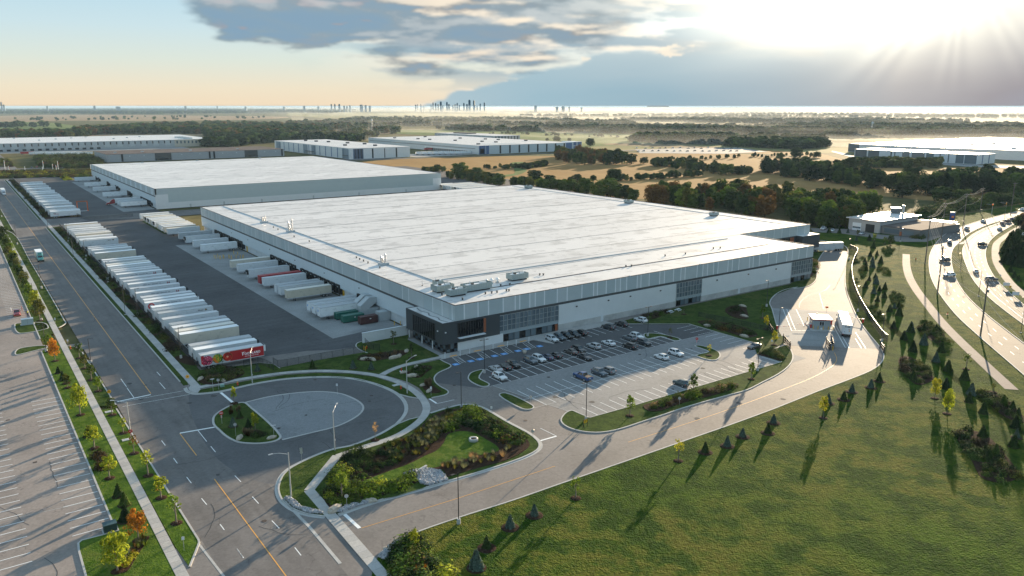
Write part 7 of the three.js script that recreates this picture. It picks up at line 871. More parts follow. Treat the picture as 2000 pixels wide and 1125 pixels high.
{ // person in a yellow vest walking beside the red truck: one skin, meshed from joints

  const [p] = fX([[54.5, 617]]), t = thing('person', 'person in yellow vest and dark trousers walking beside the red truck', 'person', [p[0], 0.02, p[1]], 0.4);
  const J = { hip: [0, 0.92, 0, 0.15], chest: [0, 1.3, 0.02, 0.17], neck: [0, 1.5, 0.02, 0.065], head: [0, 1.66, 0.04, 0.1], ls: [-0.2, 1.42, 0, 0.07], le: [-0.27, 1.15, -0.06, 0.05], lh: [-0.25, 0.9, 0.06, 0.04], rs: [0.2, 1.42, 0, 0.07], re: [0.27, 1.15, 0.06, 0.05], rh: [0.25, 0.92, 0.2, 0.04], lp: [-0.1, 0.88, 0, 0.11], lk: [-0.11, 0.48, 0.1, 0.075], lf: [-0.11, 0.08, 0.02, 0.055], lt: [-0.11, 0.05, 0.2, 0.045], rp: [0.1, 0.88, 0, 0.11], rk: [0.11, 0.48, -0.02, 0.075], rf: [0.11, 0.1, -0.24, 0.055], rt: [0.11, 0.05, -0.08, 0.045] };
  const bones = [['hip', 'chest'], ['chest', 'neck'], ['neck', 'head'], ['chest', 'ls'], ['ls', 'le'], ['le', 'lh'], ['chest', 'rs'], ['rs', 're'], ['re', 'rh'], ['hip', 'lp'], ['lp', 'lk'], ['lk', 'lf'], ['lf', 'lt'], ['hip', 'rp'], ['rp', 'rk'], ['rk', 'rf'], ['rf', 'rt']];
  const field = (x, y, z) => { let s = 0; for (const [a, b] of bones) { const A = J[a], Bn = J[b], dx = Bn[0] - A[0], dy = Bn[1] - A[1], dz = Bn[2] - A[2], u = cl(((x - A[0]) * dx + (y - A[1]) * dy + (z - A[2]) * dz) / (dx * dx + dy * dy + dz * dz)), d = Math.hypot(x - A[0] - u * dx, y - A[1] - u * dy, z - A[2] - u * dz) - mix(A[3], Bn[3], u); s += Math.exp(-d * 40); } return Math.log(s) / 40; };
  const N = 72, S = 1.0, mc = new MarchingCubes(N, mat([1, 1, 1]), true, true, 60000); mc.isolation = 0; for (let k = 0; k < N; k++) for (let j = 0; j < N; j++) for (let i = 0; i < N; i++) { const c = (q) => (q - N / 2) / (N / 2) * S; mc.field[k * N * N + j * N + i] = field(c(i), c(j) + 0.92, c(k)); } mc.update();
  const n = mc.count, pos = new Float32Array(mc.positionArray.slice(0, n * 3)), nor = new Float32Array(mc.normalArray.slice(0, n * 3)), col = new Float32Array(n * 3); for (let i = 0; i < n; i++) { const y = pos[i * 3 + 1] * S + 0.92, ax = Math.abs(pos[i * 3]) * S; pos[i * 3] *= S; pos[i * 3 + 1] = y; pos[i * 3 + 2] *= S; const c = y > 1.52 ? [0.3, 0.17, 0.11] : y < 0.1 ? [0.02, 0.018, 0.016] : y < 0.95 && ax < 0.22 ? [0.02, 0.025, 0.04] : ax > 0.21 ? (y < 0.98 ? [0.3, 0.17, 0.11] : [0.03, 0.035, 0.05]) : [0.62, 0.6, 0.08]; col.set(c, i * 3); }
  const g = new THREE.BufferGeometry(); g.setAttribute('position', new THREE.BufferAttribute(pos, 3)); g.setAttribute('normal', new THREE.BufferAttribute(nor, 3)); g.setAttribute('color', new THREE.BufferAttribute(col, 3)); part('figure', g, new THREE.MeshStandardMaterial({ vertexColors: true, roughness: 0.8 }), t); part('hair', new THREE.SphereGeometry(0.112, 14, 8, 0, 7, 0, 1.5).translate(0, 1.69, 0.03), mat([0.03, 0.02, 0.015], 0.8), t);
}
// ------------------------------------------------------------ trees and plants
const leafMats = {};
const leafM = (c, tr = 0.3) => leafMats[c.join() + tr] ??= new THREE.MeshPhysicalMaterial({ color: rgb(c), vertexColors: true, roughness: 0.95, specularIntensity: 0.06, transmission: tr, thickness: 0 });
const bark = mat([0.09, 0.07, 0.055], 0.95), barkPale = mat([0.2, 0.165, 0.13], 0.9);
function leaves(list) {                          // list of [x, y, z, size, nx, ny, nz, shade]: folded leaf sprays
  const P_ = new Float32Array(list.length * 18), N = new Float32Array(list.length * 18), C = new Float32Array(list.length * 18);
  const a = new THREE.Vector3(), b = new THREE.Vector3(), n = new THREE.Vector3();
  list.forEach(([x, y, z, s, nx, ny, nz, k], i) => {
    a.set(rr(-1, 1), rr(-1, 1), rr(-1, 1)).normalize(); n.set(nx + rr(-0.5, 0.5), ny + rr(-0.5, 0.5), nz + rr(-0.5, 0.5)).normalize(); a.addScaledVector(n, -a.dot(n)).normalize(); b.crossVectors(n, a); const d = s * rr(0.5, 0.9), f = s * 0.25;
    const q = [[-s, 0, 0], [0, -d, f], [s, 0, 0], [-s, 0, 0], [s, 0, 0], [0, d, f]];
    q.forEach(([u, v, w], j) => { const o = i * 18 + j * 3; P_[o] = x + a.x * u + b.x * v + n.x * w; P_[o + 1] = y + a.y * u + b.y * v + n.y * w; P_[o + 2] = z + a.z * u + b.z * v + n.z * w; const m = [n.x * 0.5 + nx * 0.6, n.y * 0.5 + ny * 0.6, n.z * 0.5 + nz * 0.6], l = Math.hypot(...m) || 1; N[o] = m[0] / l; N[o + 1] = m[1] / l; N[o + 2] = m[2] / l; C[o] = k; C[o + 1] = k; C[o + 2] = k * 0.96; });
  });
  const g = new THREE.BufferGeometry(); g.setAttribute('position', new THREE.BufferAttribute(P_, 3)); g.setAttribute('normal', new THREE.BufferAttribute(N, 3)); g.setAttribute('color', new THREE.BufferAttribute(C, 3)); return g;
}
function broadleaf(h, r, n, size, lobes, low = 0.3, gap = 0.25) {   // crown geometry and trunk geometry of a tree h tall
  const L = Array.from({ length: lobes }, (_, i) => { const t = i / lobes, a = i * 2.4 + rr(0, 0.8), y = h * mix(low + 0.1, 0.9, t + rr(0, 0.1)), k = Math.sqrt(cl(1 - ((y / h - 0.5) / 0.52) ** 2, 0.12)) * r * rr(0.4, 0.75); return [Math.cos(a) * k, y, Math.sin(a) * k, r * rr(0.34, 0.58) * (1 - 0.3 * t), rr(0.72, 1.25)]; }), list = [];
  L.push([0, h * 0.72, 0, r * 0.62, 0.95]);
  for (let i = 0; i < n; i++) { const [x, y, z, q, k] = L[i % L.length], u = rr(-1, 1), ph = rr(0, 6.283), w = Math.sqrt(1 - u * u), d = q * (rnd() < gap ? rr(0.4, 0.85) : rr(0.85, 1.12)), nx = w * Math.cos(ph), nz = w * Math.sin(ph); list.push([x + nx * d, Math.max(h * low * 0.8, y + u * d * 0.85), z + nz * d, size * rr(0.6, 1.3), nx, u * 0.9 + 0.25, nz, k * rr(0.75, 1.25)]); }
  const T = [rod([0, -0.1, 0], [0, h * 0.55, 0], h * 0.022 + 0.02, 7, h * 0.012 + 0.01)]; L.slice(0, 7).forEach(([x, y, z]) => T.push(rod([0, Math.min(y * 0.62, h * 0.5), 0], [x * 0.85, y, z * 0.85], h * 0.009 + 0.008, 4, 0.01)));
  return { crown: leaves(list), trunk: merge(T), h };
}
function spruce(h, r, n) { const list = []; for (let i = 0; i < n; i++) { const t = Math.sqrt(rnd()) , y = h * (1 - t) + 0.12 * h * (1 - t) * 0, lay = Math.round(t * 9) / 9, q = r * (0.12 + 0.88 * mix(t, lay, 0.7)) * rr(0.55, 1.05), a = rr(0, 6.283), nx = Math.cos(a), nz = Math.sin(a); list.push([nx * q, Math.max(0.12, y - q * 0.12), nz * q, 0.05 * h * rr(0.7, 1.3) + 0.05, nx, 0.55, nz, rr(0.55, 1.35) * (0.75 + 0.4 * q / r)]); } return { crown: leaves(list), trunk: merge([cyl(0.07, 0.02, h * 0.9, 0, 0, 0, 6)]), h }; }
function mound(h, r, n, size, up = 0.3) { const list = []; for (let i = 0; i < n; i++) { const u = rr(-0.1, 1), a = rr(0, 6.283), w = Math.sqrt(1 - u * u), d = rnd() < 0.25 ? rr(1.05, 1.4) : rr(0.5, 1.05), nx = w * Math.cos(a), nz = w * Math.sin(a); list.push([nx * r * d, Math.max(0.04, u * h * d * rr(0.8, 1.15)), nz * r * d, size * rr(0.6, 1.3), nx, u + up, nz, rr(0.55, 1.4)]); } return { crown: leaves(list), h }; }
function tuft(h, r, n) { const v = [], nn = []; for (let i = 0; i < n; i++) { const a = rr(0, 6.283), k = rr(0.2, 1), x = Math.cos(a) * r * k, z = Math.sin(a) * r * k, w = 0.035 * h + 0.02, y = h * rr(0.6, 1.05), px = -Math.sin(a) * w, pz = Math.cos(a) * w; v.push(x * 0.3 - px, 0, z * 0.3 - pz, x * 0.3 + px, 0, z * 0.3 + pz, x * 1.1, y, z * 1.1); for (let q = 0; q < 3; q++) nn.push(Math.cos(a) * 0.55, 0.83, Math.sin(a) * 0.55); } const g = tri(v); g.setAttribute('normal', new THREE.BufferAttribute(new Float32Array(nn), 3)); const c = new Float32Array(v.length); for (let i = 0; i < v.length / 3; i++) c.fill(0.7 + 0.5 * ((i / 3 | 0) % 5) / 5, i * 3, i * 3 + 3); g.setAttribute('color', new THREE.BufferAttribute(c, 3)); return { crown: g, h }; }
const V_ = (n, f) => Array.from({ length: n }, (_, i) => f(i));
const KIT = { young: V_(5, (i) => broadleaf(5, 1.35, 420, 0.2, 9, 0.3, 0.3)), thin: V_(3, () => broadleaf(5, 1.1, 130, 0.2, 6, 0.4, 0.3)), round: V_(3, () => broadleaf(6, 2.1, 1100, 0.22, 14, 0.22)), forest: V_(9, (i) => broadleaf(14, rr(4.6, 6.6), 1700, 0.6, 18, 0.07, 0.2)), far: V_(5, () => broadleaf(14, 6, 150, 1.9, 8, 0.08, 0.1)), spruce: V_(4, (i) => spruce(3, 1.15, 700)), bush: V_(6, () => mound(1, 0.85, 230, 0.13, 0.5)), low: V_(3, () => mound(0.6, 0.8, 130, 0.14)), grass: V_(3, () => tuft(1.2, 0.8, 110)), plume: V_(2, () => tuft(1.5, 0.5, 90)) };
const TONE = { mid: [0.075, 0.115, 0.024], dark: [0.04, 0.066, 0.019], olive: [0.115, 0.12, 0.026], lime: [0.3, 0.34, 0.028], yellow: [0.37, 0.36, 0.03], orange: [0.46, 0.19, 0.025], rust: [0.15, 0.085, 0.026], blue: [0.085, 0.125, 0.1], deep: [0.022, 0.042, 0.015], tan: [0.42, 0.28, 0.14], sage: [0.2, 0.23, 0.13], fresh: [0.14, 0.21, 0.026], brown: [0.06, 0.045, 0.025] };
let pick = 0;
function plant(kit, tone, [x, z], h, label, cat, group, name, y = 0.1, wide = 1) {
  const v = KIT[kit][pick++ % KIT[kit].length], s = h / v.h, t = thing(name, label, cat, [x, y, z], rr(0, 6.283), group), m = leafM(TONE[tone] ?? tone, ['spruce', 'grass'].includes(kit) ? 0.2 : kit === 'forest' ? 0.32 : 0.45);
  t.scale.set(s * wide, s, s * wide); part(kit === 'grass' || kit === 'plume' ? 'blades' : v.trunk ? 'crown' : 'foliage', v.crown, m, t); if (v.trunk) part('trunk', v.trunk, kit === 'forest' ? bark : barkPale, t); return t;
}
const ringG = metre(new THREE.LatheGeometry([[0, 0.14], [0.45, 0.16], [0.8, 0.12], [1, 0.0]].map((q) => new THREE.Vector2(...q)), 18));
const mulchRing = (p, r = 0.95) => { const m = struct('mulch_ring', ringG, M.mulch); m.position.set(p[0], 0.1, p[1]); m.scale.set(r, 1, r); };
// young trees: [frame, base, top row, kind, tone, label]
const yR = (f, oy, s) => (y) => oy + y / s;
function young(f, oy, s, list, cat = 'tree', ring = 1) { for (const [x, y, ty, kit, tone, label, wide] of list) { const [p] = f([[x, y]]), h = cl(heightAt(p, oy + ty / s), 1.2, 9); plant(kit, tone, p, h, label, kit === 'spruce' ? 'spruce tree' : cat, undefined, kit === 'spruce' ? 'spruce_tree' : kit === 'bush' ? 'shrub' : 'young_tree', 0.1, wide ?? 1); if (ring) mulchRing(p, kit === 'spruce' ? h * 0.38 + 0.2 : 0.95); } }
young(fC, 740, 2.922, [[562, 72, -20, 'young', 'fresh', 'small leafy tree on the left verge just above the stop line'], [640, 208, 105, 'young', 'mid', 'small green tree on the left verge below the stop line'], [705, 312, 215, 'thin', 'lime', 'thin pale tree on the left verge beside the stop sign'], [766, 428, 320, 'thin', 'rust', 'thin reddish sapling behind the stop sign on the left verge'], [846, 555, 395, 'thin', 'lime', 'yellow-green sapling on the left verge, second above the hydrant'], [920, 682, 545, 'young', 'lime', 'yellow-green young tree on the left verge beside the hydrant'], [1008, 826, 645, 'thin', 'fresh', 'yellow-topped sapling at the lower end of the left verge'], [460, 208, 25, 'round', 'lime', 'bright yellow-green tree group on the lawn between lot and sidewalk, upper', 0.7], [378, 28, -30, 'young', 'olive', 'yellowish tree by the lot edge at the top of the lower lawn'], [505, 330, 268, 'spruce', 'dark', 'small dark spruce beside a yellow-green tree by the left lot'], [540, 398, 258, 'young', 'lime', 'slim yellow-green tree next to the small spruce by the left lot'], [572, 440, 392, 'young', 'fresh', 'low leafy tree next to the brown shrubs by the left lot'], [626, 570, 430, 'young', 'lime', 'slim pale tree below the brown shrubs by the left lot'], [676, 672, 600, 'spruce', 'dark', 'dark spruce on the left lawn, upper of three'], [712, 722, 645, 'spruce', 'mid', 'green spruce on the left lawn, middle of three'], [718, 812, 718, 'spruce', 'deep', 'darkest spruce on the left lawn, lowest of three'], [792, 925, 745, 'round', 'orange', 'bright orange autumn tree on the lower left lawn', 0.8], [672, 1100, 870, 'round', 'lime', 'biggest yellow-green tree at the lower left corner of the lawn', 0.85]]);
young(fB, 400, 2.96, [[460, 888, 798, 'young', 'mid', 'young green tree on the left verge, first below the side entrance'], [492, 948, 862, 'young', 'olive', 'young green tree on the left verge, second below the side entrance'], [530, 1014, 915, 'young', 'mid', 'young green tree on the left verge, third below the side entrance'], [320, 905, 775, 'round', 'orange', 'green and orange tree at the corner of the side entrance', 0.62], [285, 850, 742, 'young', 'fresh', 'leafy green tree behind the orange one at the side entrance'], [338, 975, 935, 'spruce', 'deep', 'small dark spruce by the lot below the orange tree'], [365, 1015, 962, 'spruce', 'dark', 'second small dark spruce by the lot below the orange tree'], [392, 1060, 985, 'young', 'olive', 'yellowish bush-like tree beside the two dark spruces']]);
V_(11, (i) => [[18, 60, 112, 25], [30, 205, 120, 0], [48, 255, 175, 0], [66, 300, 215, 0], [84, 345, 260, 0], [104, 400, 310, 0], [122, 440, 355, 0], [150, 500, 420, 0], [176, 560, 455, 0], [205, 620, 490, 0], [232, 672, 540, 0]][i]).forEach(([x, y, ty], i) => i && young(fB, 400, 2.96, [[x, y, ty, 'round', ['olive', 'dark', 'mid', 'fresh', 'lime'][i % 5], ['sunlit olive', 'dark green', 'mid-green', 'fresh green', 'yellow-green'][i % 5] + ' bushy tree, ' + ord(i - 1) + ' from the top in the hedge row between lot and sidewalk', 0.75]]));
V_(9, (i) => -300 - i * 24).forEach((z, i) => plant('round', ['olive', 'mid', 'dark'][i % 3], [16.8 + rr(-0.6, 0.6), z - 40], rr(4.5, 6.5), 'bushy tree far up the hedge row between the left lot and the sidewalk', 'tree', 'trees far up the left hedge row', 'young_tree'));
young(fO, 720, 3.125, [[492, 215, 105, 'young', 'lime', 'upright yellow-green tree at the top of the green island', 0.6], [622, 385, 265, 'young', 'lime', 'yellow-green tree among shrubs on the green island', 0.7], [486, 355, 293, 'spruce', 'blue', 'bluish spruce in the middle of the green island'], [526, 302, 252, 'spruce', 'dark', 'dark spruce at the upper right of the green island'], [580, 360, 305, 'spruce', 'deep', 'very dark spruce beside the yellow-green tree on the island'], [1353, 440, 322, 'thin', 'tan', 'bare tan-leaved sapling on the grass inside the sidewalk ring', 0.7]]);
young(fU, 630, 7.5, [[372, 672, 545, 'spruce', 'blue', 'small bluish spruce on the lawn before the yard fence, left'], [640, 692, 572, 'spruce', 'blue', 'small bluish spruce on the lawn before the yard fence, right'], [968, 318, 100, 'thin', 'olive', 'sparse sapling in front of the white retaining wall', 1], [1228, 522, 290, 'young', 'dark', 'slim dark tree on the lawn beside the paver strip', 0.45]]);
young(fE, 640, 2.679, [[330, 228, 188, 'spruce', 'blue', 'small bluish spruce near the red-sided trailer'], [618, 215, 170, 'spruce', 'dark', 'small spruce on the lawn at the middle of the yard fence'], [148, 205, 142, 'young', 'mid', 'small leafy tree before the wheels of the red-sided trailer', 0.7]]);
young(fT, 770, 4.348, [[296, 880, 650, 'young', 'fresh', 'pale young tree at the lower end of the planted basin', 0.9]]);
young(fQ, 640, 4.348, [[566, 752, 568, 'young', 'fresh', 'young tree on the verge left of the long planting bed', 0.8], [1102, 560, 385, 'young', 'mid', 'taller leafy tree standing before the dark green car', 0.8], [1597, 440, 283, 'young', 'fresh', 'young tree on the verge by the right lamp', 0.8], [1238, 240, 132, 'thin', 'yellow', 'thin yellowish tree on the right lot island', 0.8], [905, 88, 0, 'thin', 'olive', 'thin tree on the far lot island near the picnic tables', 0.8], [1790, 150, 20, 'young', 'yellow', 'yellow-leaved tree at the right of the visitor lot', 0.8]]);
young(fG, 560, 3.309, [[1022, 205, 110, 'young', 'fresh', 'small green tree on the lawn left of the gate lane, upper', 0.7], [1045, 275, 178, 'young', 'yellow', 'small yellow tree on the lawn left of the gate lane, lower', 0.7], [515, 180, 125, 'thin', 'mid', 'thin sapling on the lawn by the picnic tables']]);
young(fN, 660, 3.308, [[82, 798, 648, 'thin', 'yellow', 'nearly bare yellow sapling on the big lawn by the drive'], [1018, 520, 372, 'young', 'yellow', 'yellow-green tree on the big lawn among the spruces', 0.75]]);
young(fL, 860, 3.333, [[1415, 380, 225, 'thin', 'fresh', 'small leafy sapling above a mulch mound near the middle of the lawn edge']]);
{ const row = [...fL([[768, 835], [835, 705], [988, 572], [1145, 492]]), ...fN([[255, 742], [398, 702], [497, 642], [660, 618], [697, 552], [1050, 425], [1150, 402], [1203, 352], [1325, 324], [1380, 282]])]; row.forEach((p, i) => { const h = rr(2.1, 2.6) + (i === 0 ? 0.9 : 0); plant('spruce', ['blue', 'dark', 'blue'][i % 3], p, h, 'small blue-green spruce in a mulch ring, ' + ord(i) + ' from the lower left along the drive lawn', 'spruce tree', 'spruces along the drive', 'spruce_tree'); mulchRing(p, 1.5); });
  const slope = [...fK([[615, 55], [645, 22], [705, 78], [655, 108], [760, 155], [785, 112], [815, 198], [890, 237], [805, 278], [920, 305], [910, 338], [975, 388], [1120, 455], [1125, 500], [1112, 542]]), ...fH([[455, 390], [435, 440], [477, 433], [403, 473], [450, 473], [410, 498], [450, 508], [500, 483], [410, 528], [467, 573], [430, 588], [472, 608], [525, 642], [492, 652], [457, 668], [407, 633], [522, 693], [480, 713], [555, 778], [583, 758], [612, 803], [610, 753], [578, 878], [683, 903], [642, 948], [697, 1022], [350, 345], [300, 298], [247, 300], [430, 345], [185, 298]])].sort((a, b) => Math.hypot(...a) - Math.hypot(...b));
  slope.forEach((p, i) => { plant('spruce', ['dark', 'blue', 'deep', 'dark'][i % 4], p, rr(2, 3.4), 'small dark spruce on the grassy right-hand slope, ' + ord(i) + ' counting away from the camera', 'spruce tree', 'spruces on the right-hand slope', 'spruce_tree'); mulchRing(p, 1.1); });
  young(fK, 640, 2.32, [[755, 322, 225, 'round', 'yellow', 'yellow-green tree on the slope, left of two together', 0.6], [810, 392, 278, 'round', 'lime', 'yellow-green tree on the slope, right of two together', 0.6], [897, 190, 112, 'thin', 'mid', 'thin sapling on the slope beside the footpath'], [1020, 295, 250, 'thin', 'olive', 'little sapling at the top of the right-edge bed']]);
  const clump = (f, poly, n, tones, label, hh, grp, kit = 'bush', joined = 0) => { if (joined) { scrub(label, f(poly), Math.round(n * 1.5), kit, tones, hh, 0.1); return; } const q = f(poly), xs = q.map((p) => p[0]), zs = q.map((p) => p[1]); let k = 0, guard = 0; while (k < n && guard++ < 4000) { const p = [rr(Math.min(...xs), Math.max(...xs)), rr(Math.min(...zs), Math.max(...zs))]; if (!inside(p, q)) continue; plant(kit, tones[k % tones.length], p, rr(...hh), label, kit === 'grass' || kit === 'plume' ? 'grass clump' : 'shrub', grp, kit === 'grass' || kit === 'plume' ? 'grass_clump' : 'shrub', 0.14); k++; } return q; };
  const bedOn = (f, poly) => bed(f(poly), 0.15);
  for (const [poly, n, l] of [[[[590, 150], [620, 130], [680, 150], [745, 215], [745, 240], [680, 262], [640, 235]], 26, 'dense shrub in the upper planting bed on the slope'], [[[855, 490], [900, 465], [970, 480], [1060, 560], [1130, 680], [1060, 705], [980, 690], [920, 600]], 44, 'dense dark shrub in the large planting bed low on the slope'], [[[945, 285], [1000, 290], [1090, 340], [1160, 410], [1150, 435], [1080, 410], [1000, 345]], 26, 'dull shrub in the bed beside the footpath at the right edge'], [[[675, 5], [730, -20], [790, 20], [800, 60], [760, 70], [720, 45]], 16, 'shrub in the small bed below the footpath bend']]) { bedOn(fK, poly); clump(fK, poly, n, ['dark', 'mid', 'deep', 'olive', 'brown'], l.replace('shrub', 'shrubs'), [0.5, 1.3], '', 'bush', 1); clump(fK, poly, 3, ['dark', 'mid'], l.replace('shrub', 'spruce rising among the shrubs').replace(/dense dark |dense |dull /, ''), [1.8, 2.6], l + ' spruces', 'spruce'); }
  for (const [poly, n, l] of [[[[500, 400], [540, 375], [580, 400], [575, 430], [530, 440]], 9, 'shrub in the uppermost bed on the slope'], [[[480, 520], [510, 500], [560, 540], [555, 570], [500, 560]], 9, 'shrub in the second bed on the slope'], [[[540, 665], [600, 650], [655, 740], [620, 755], [560, 710]], 12, 'shrub in the third bed on the slope'], [[[700, 870], [740, 820], [830, 850], [920, 980], [930, 1020], [850, 990], [770, 930]], 24, 'dark shrub in the bed beside the footpath bend'], [[[420, 760], [460, 730], [520, 790], [500, 850], [440, 820]], 10, 'shrub beside the curving fence'], [[[330, 470], [400, 430], [400, 600], [350, 600]], 12, 'loose shrub just outside the curving fence']]) clump(fH, poly, n, ['dark', 'mid', 'olive'], l.replace('shrub', 'shrubs'), [0.5, 1.3], '', 'bush', 1);
  // the planted basin and other beds
  clump(fT, [[870, 400], [1010, 270], [1190, 150], [1330, 135], [1290, 230], [1150, 330], [1060, 440], [920, 470]], 52, ['sage', 'sage', 'dark', 'olive'], 'grey-green tufted clump on the mulch bank of the planted basin', [0.9, 1.5], 'tufts on the basin bank', 'grass'); clump(fT, [[1180, 290], [1370, 130], [1480, 140], [1490, 230], [1400, 260], [1200, 340]], 16, ['fresh', 'mid', 'fresh'], 'broad fresh-green shrub at the upper end of the basin', [1.1, 1.9], 'green shrubs at the upper basin'); clump(fT, [[1110, 590], [1300, 560], [1560, 500], [1720, 460], [1800, 470], [1700, 530], [1400, 620], [1200, 660]], 30, ['sage', 'tan', 'sage', 'olive'], 'pale tufted clump in the row along the drive side of the basin', [0.9, 1.5], 'tufts on the drive side of the basin', 'grass'); clump(fT, [[1580, 330], [1700, 350], [1860, 410], [1800, 440], [1660, 400]], 8, ['fresh', 'rust', 'olive'], 'small mixed shrub on dark mulch at the right of the basin', [0.6, 1.1], 'small shrubs at the right of the basin', 'low');
  for (const [poly, n, kit, tones, hh] of [[[[640, 470], [860, 380], [1010, 270], [1200, 145], [1330, 135], [1290, 240], [1150, 350], [1000, 500], [760, 620]], 150, 'grass', ['sage', 'dark', 'mid', 'brown', 'olive'], [0.6, 1.2]], [[[330, 600], [480, 540], [700, 480], [860, 520], [600, 660], [420, 730]], 60, 'low', ['dark', 'brown', 'mid', 'deep'], [0.4, 0.8]], [[[1330, 140], [1470, 140], [1640, 270], [1850, 380], [1800, 450], [1600, 400], [1450, 300], [1320, 270]], 110, 'low', ['dark', 'mid', 'brown', 'deep'], [0.4, 1.0]]]) scrub('dark planting covering the mulch banks of the basin', fT(poly), n, kit, tones, hh, 0.16);
  clump(fT, [[140, 800], [230, 680], [340, 620], [370, 760], [500, 800], [640, 770], [900, 690], [910, 740], [760, 820], [560, 880], [300, 920], [200, 900]], 44, ['fresh', 'lime', 'mid', 'dark', 'fresh'], 'leafy green shrub in the thick planting at the lower end of the basin', [0.8, 1.9], 'shrubs at the lower basin'); clump(fT, [[320, 560], [400, 480], [560, 490], [520, 560], [420, 600]], 12, ['dark', 'mid', 'deep'], 'dark green shrub by the sidewalk bend above the basin', [0.9, 1.7], 'shrubs by the sidewalk bend'); clump(fT, [[640, 440], [760, 370], [800, 410], [700, 470]], 6, ['mid', 'olive'], 'loose shrub on the basin bank beside the sidewalk', [0.7, 1.2], 'shrubs on the basin bank'); clump(fT, [[170, 900], [400, 900], [560, 880], [520, 910], [260, 970]], 26, ['fresh', 'mid'], 'low spreading plant along the lower basin edge', [0.4, 0.7], 'low plants at the basin edge', 'low');
  clump(fL, [[170, 770], [240, 700], [370, 620], [400, 690], [470, 790], [540, 880], [500, 1010], [300, 1010], [230, 880]], 46, ['dark', 'mid', 'fresh', 'olive', 'deep'], 'leafy shrubs filling the corner bed at the lower right sidewalk', [0.8, 1.7], '', 'bush', 1); young(fL, 860, 3.333, [[365, 700, 575, 'young', 'lime', 'bright yellow-green little tree in the lower right corner bed', 1], [560, 930, 835, 'bush', 'lime', 'bright lime shrub at the bottom edge by the lawn']], 'tree', 0); clump(fL, [[350, 830], [440, 800], [460, 880], [370, 900]], 6, ['tan', 'orange'], 'orange-tan feathery grass in the lower right corner bed', [1.2, 1.7], 'feathery grass in the lower corner', 'plume');
  clump(fQ, [[690, 690], [900, 610], [1150, 550], [1400, 490], [1480, 490], [1250, 580], [950, 650], [780, 705]], 40, ['fresh', 'mid', 'olive', 'brown', 'mid', 'tan'], 'leafy shrub in the long bed on the grassy verge', [0.6, 1.5], 'shrubs in the long verge bed'); clump(fQ, [[1660, 225], [1770, 190], [1850, 240], [1850, 280], [1750, 250]], 22, ['dark', 'mid', 'olive'], 'dense low shrubs in the triangular bed at the right end of the lot', [0.6, 1.1], 'shrubs in the triangular bed', 'bush', 1);
  clump(fE, [[40, 260], [70, 225], [150, 210], [230, 220], [250, 245], [180, 275], [90, 290]], 30, ['dark', 'mid', 'brown', 'olive'], 'dark shrubs in the street-corner bed before the red-sided trailer', [0.7, 1.4], 'shrubs in the street-corner bed', 'bush', 1); clump(fE, [[55, 265], [130, 262], [135, 280], [60, 285]], 9, ['tan'], 'tan feathery grass at the front of the street-corner bed', [1.1, 1.6], 'feathery grass at the street corner', 'plume'); clump(fU, [[830, 500], [960, 470], [1080, 445], [1070, 480], [900, 520]], 10, ['tan', 'tan', 'sage'], 'tan feathery grass in the lawn bed below the white wall', [1.1, 1.7], 'feathery grass in the lawn bed', 'plume'); clump(fU, [[460, 545], [600, 490], [820, 460], [800, 540], [600, 560]], 16, ['brown', 'rust', 'brown'], 'brownish low plant in the lawn bed below the white wall', [0.5, 0.9], 'brown plants in the lawn bed', 'low'); clump(fU, [[1200, 720], [1340, 660], [1500, 650], [1420, 730], [1300, 790]], 20, ['brown', 'mid', 'dark'], 'low plant in the corner bed beside the entrance walk', [0.4, 0.9], 'plants in the corner bed', 'low'); clump(fU, [[1410, 920], [1480, 890], [1560, 960], [1480, 980]], 8, ['tan'], 'tall tan feathery grass at the lot entrance corner', [1.5, 2.1], 'feathery grass at the lot entrance', 'plume');
  clump(fO, [[430, 270], [500, 232], [530, 260], [470, 285]], 6, ['tan', 'rust'], 'tan feathery grass at the top of the green island', [1.1, 1.6], 'feathery grass at the island top', 'plume'); clump(fO, [[550, 400], [610, 385], [610, 410], [560, 420]], 7, ['tan'], 'tan feathery grass low on the green island', [1.2, 1.7], 'feathery grass low on the island', 'plume'); clump(fO, [[600, 400], [670, 395], [690, 420], [620, 430]], 7, ['dark', 'brown', 'mid'], 'dark low shrub on the green island', [0.6, 1.1], 'low shrubs on the island');
  clump(fM, [[1100, 320], [1230, 297], [1190, 320], [1140, 335]], 12, ['brown', 'mid'], 'low brownish shrubs at the wall end of the visitor lot', [0.7, 1.2], 'shrubs at the wall end', 'bush', 1); clump(fM, [[1365, 350], [1500, 362], [1615, 405], [1560, 412], [1440, 380]], 24, ['brown', 'dark', 'rust', 'mid'], 'brownish shrubs in the long bed above the right stalls', [0.8, 1.4], 'shrubs above the right stalls', 'bush', 1); clump(fM, [[1490, 290], [1550, 278], [1570, 325], [1510, 315]], 12, ['dark', 'brown'], 'dull shrub in the round bed below the warehouse wall', [0.7, 1.2], 'shrubs in the round bed'); clump(fM, [[1860, 120], [1890, 60], [1905, 90], [1880, 145]], 8, ['mid', 'rust', 'dark'], 'mixed shrub beside the right corner of the warehouse', [1, 2], 'shrubs at the right corner');
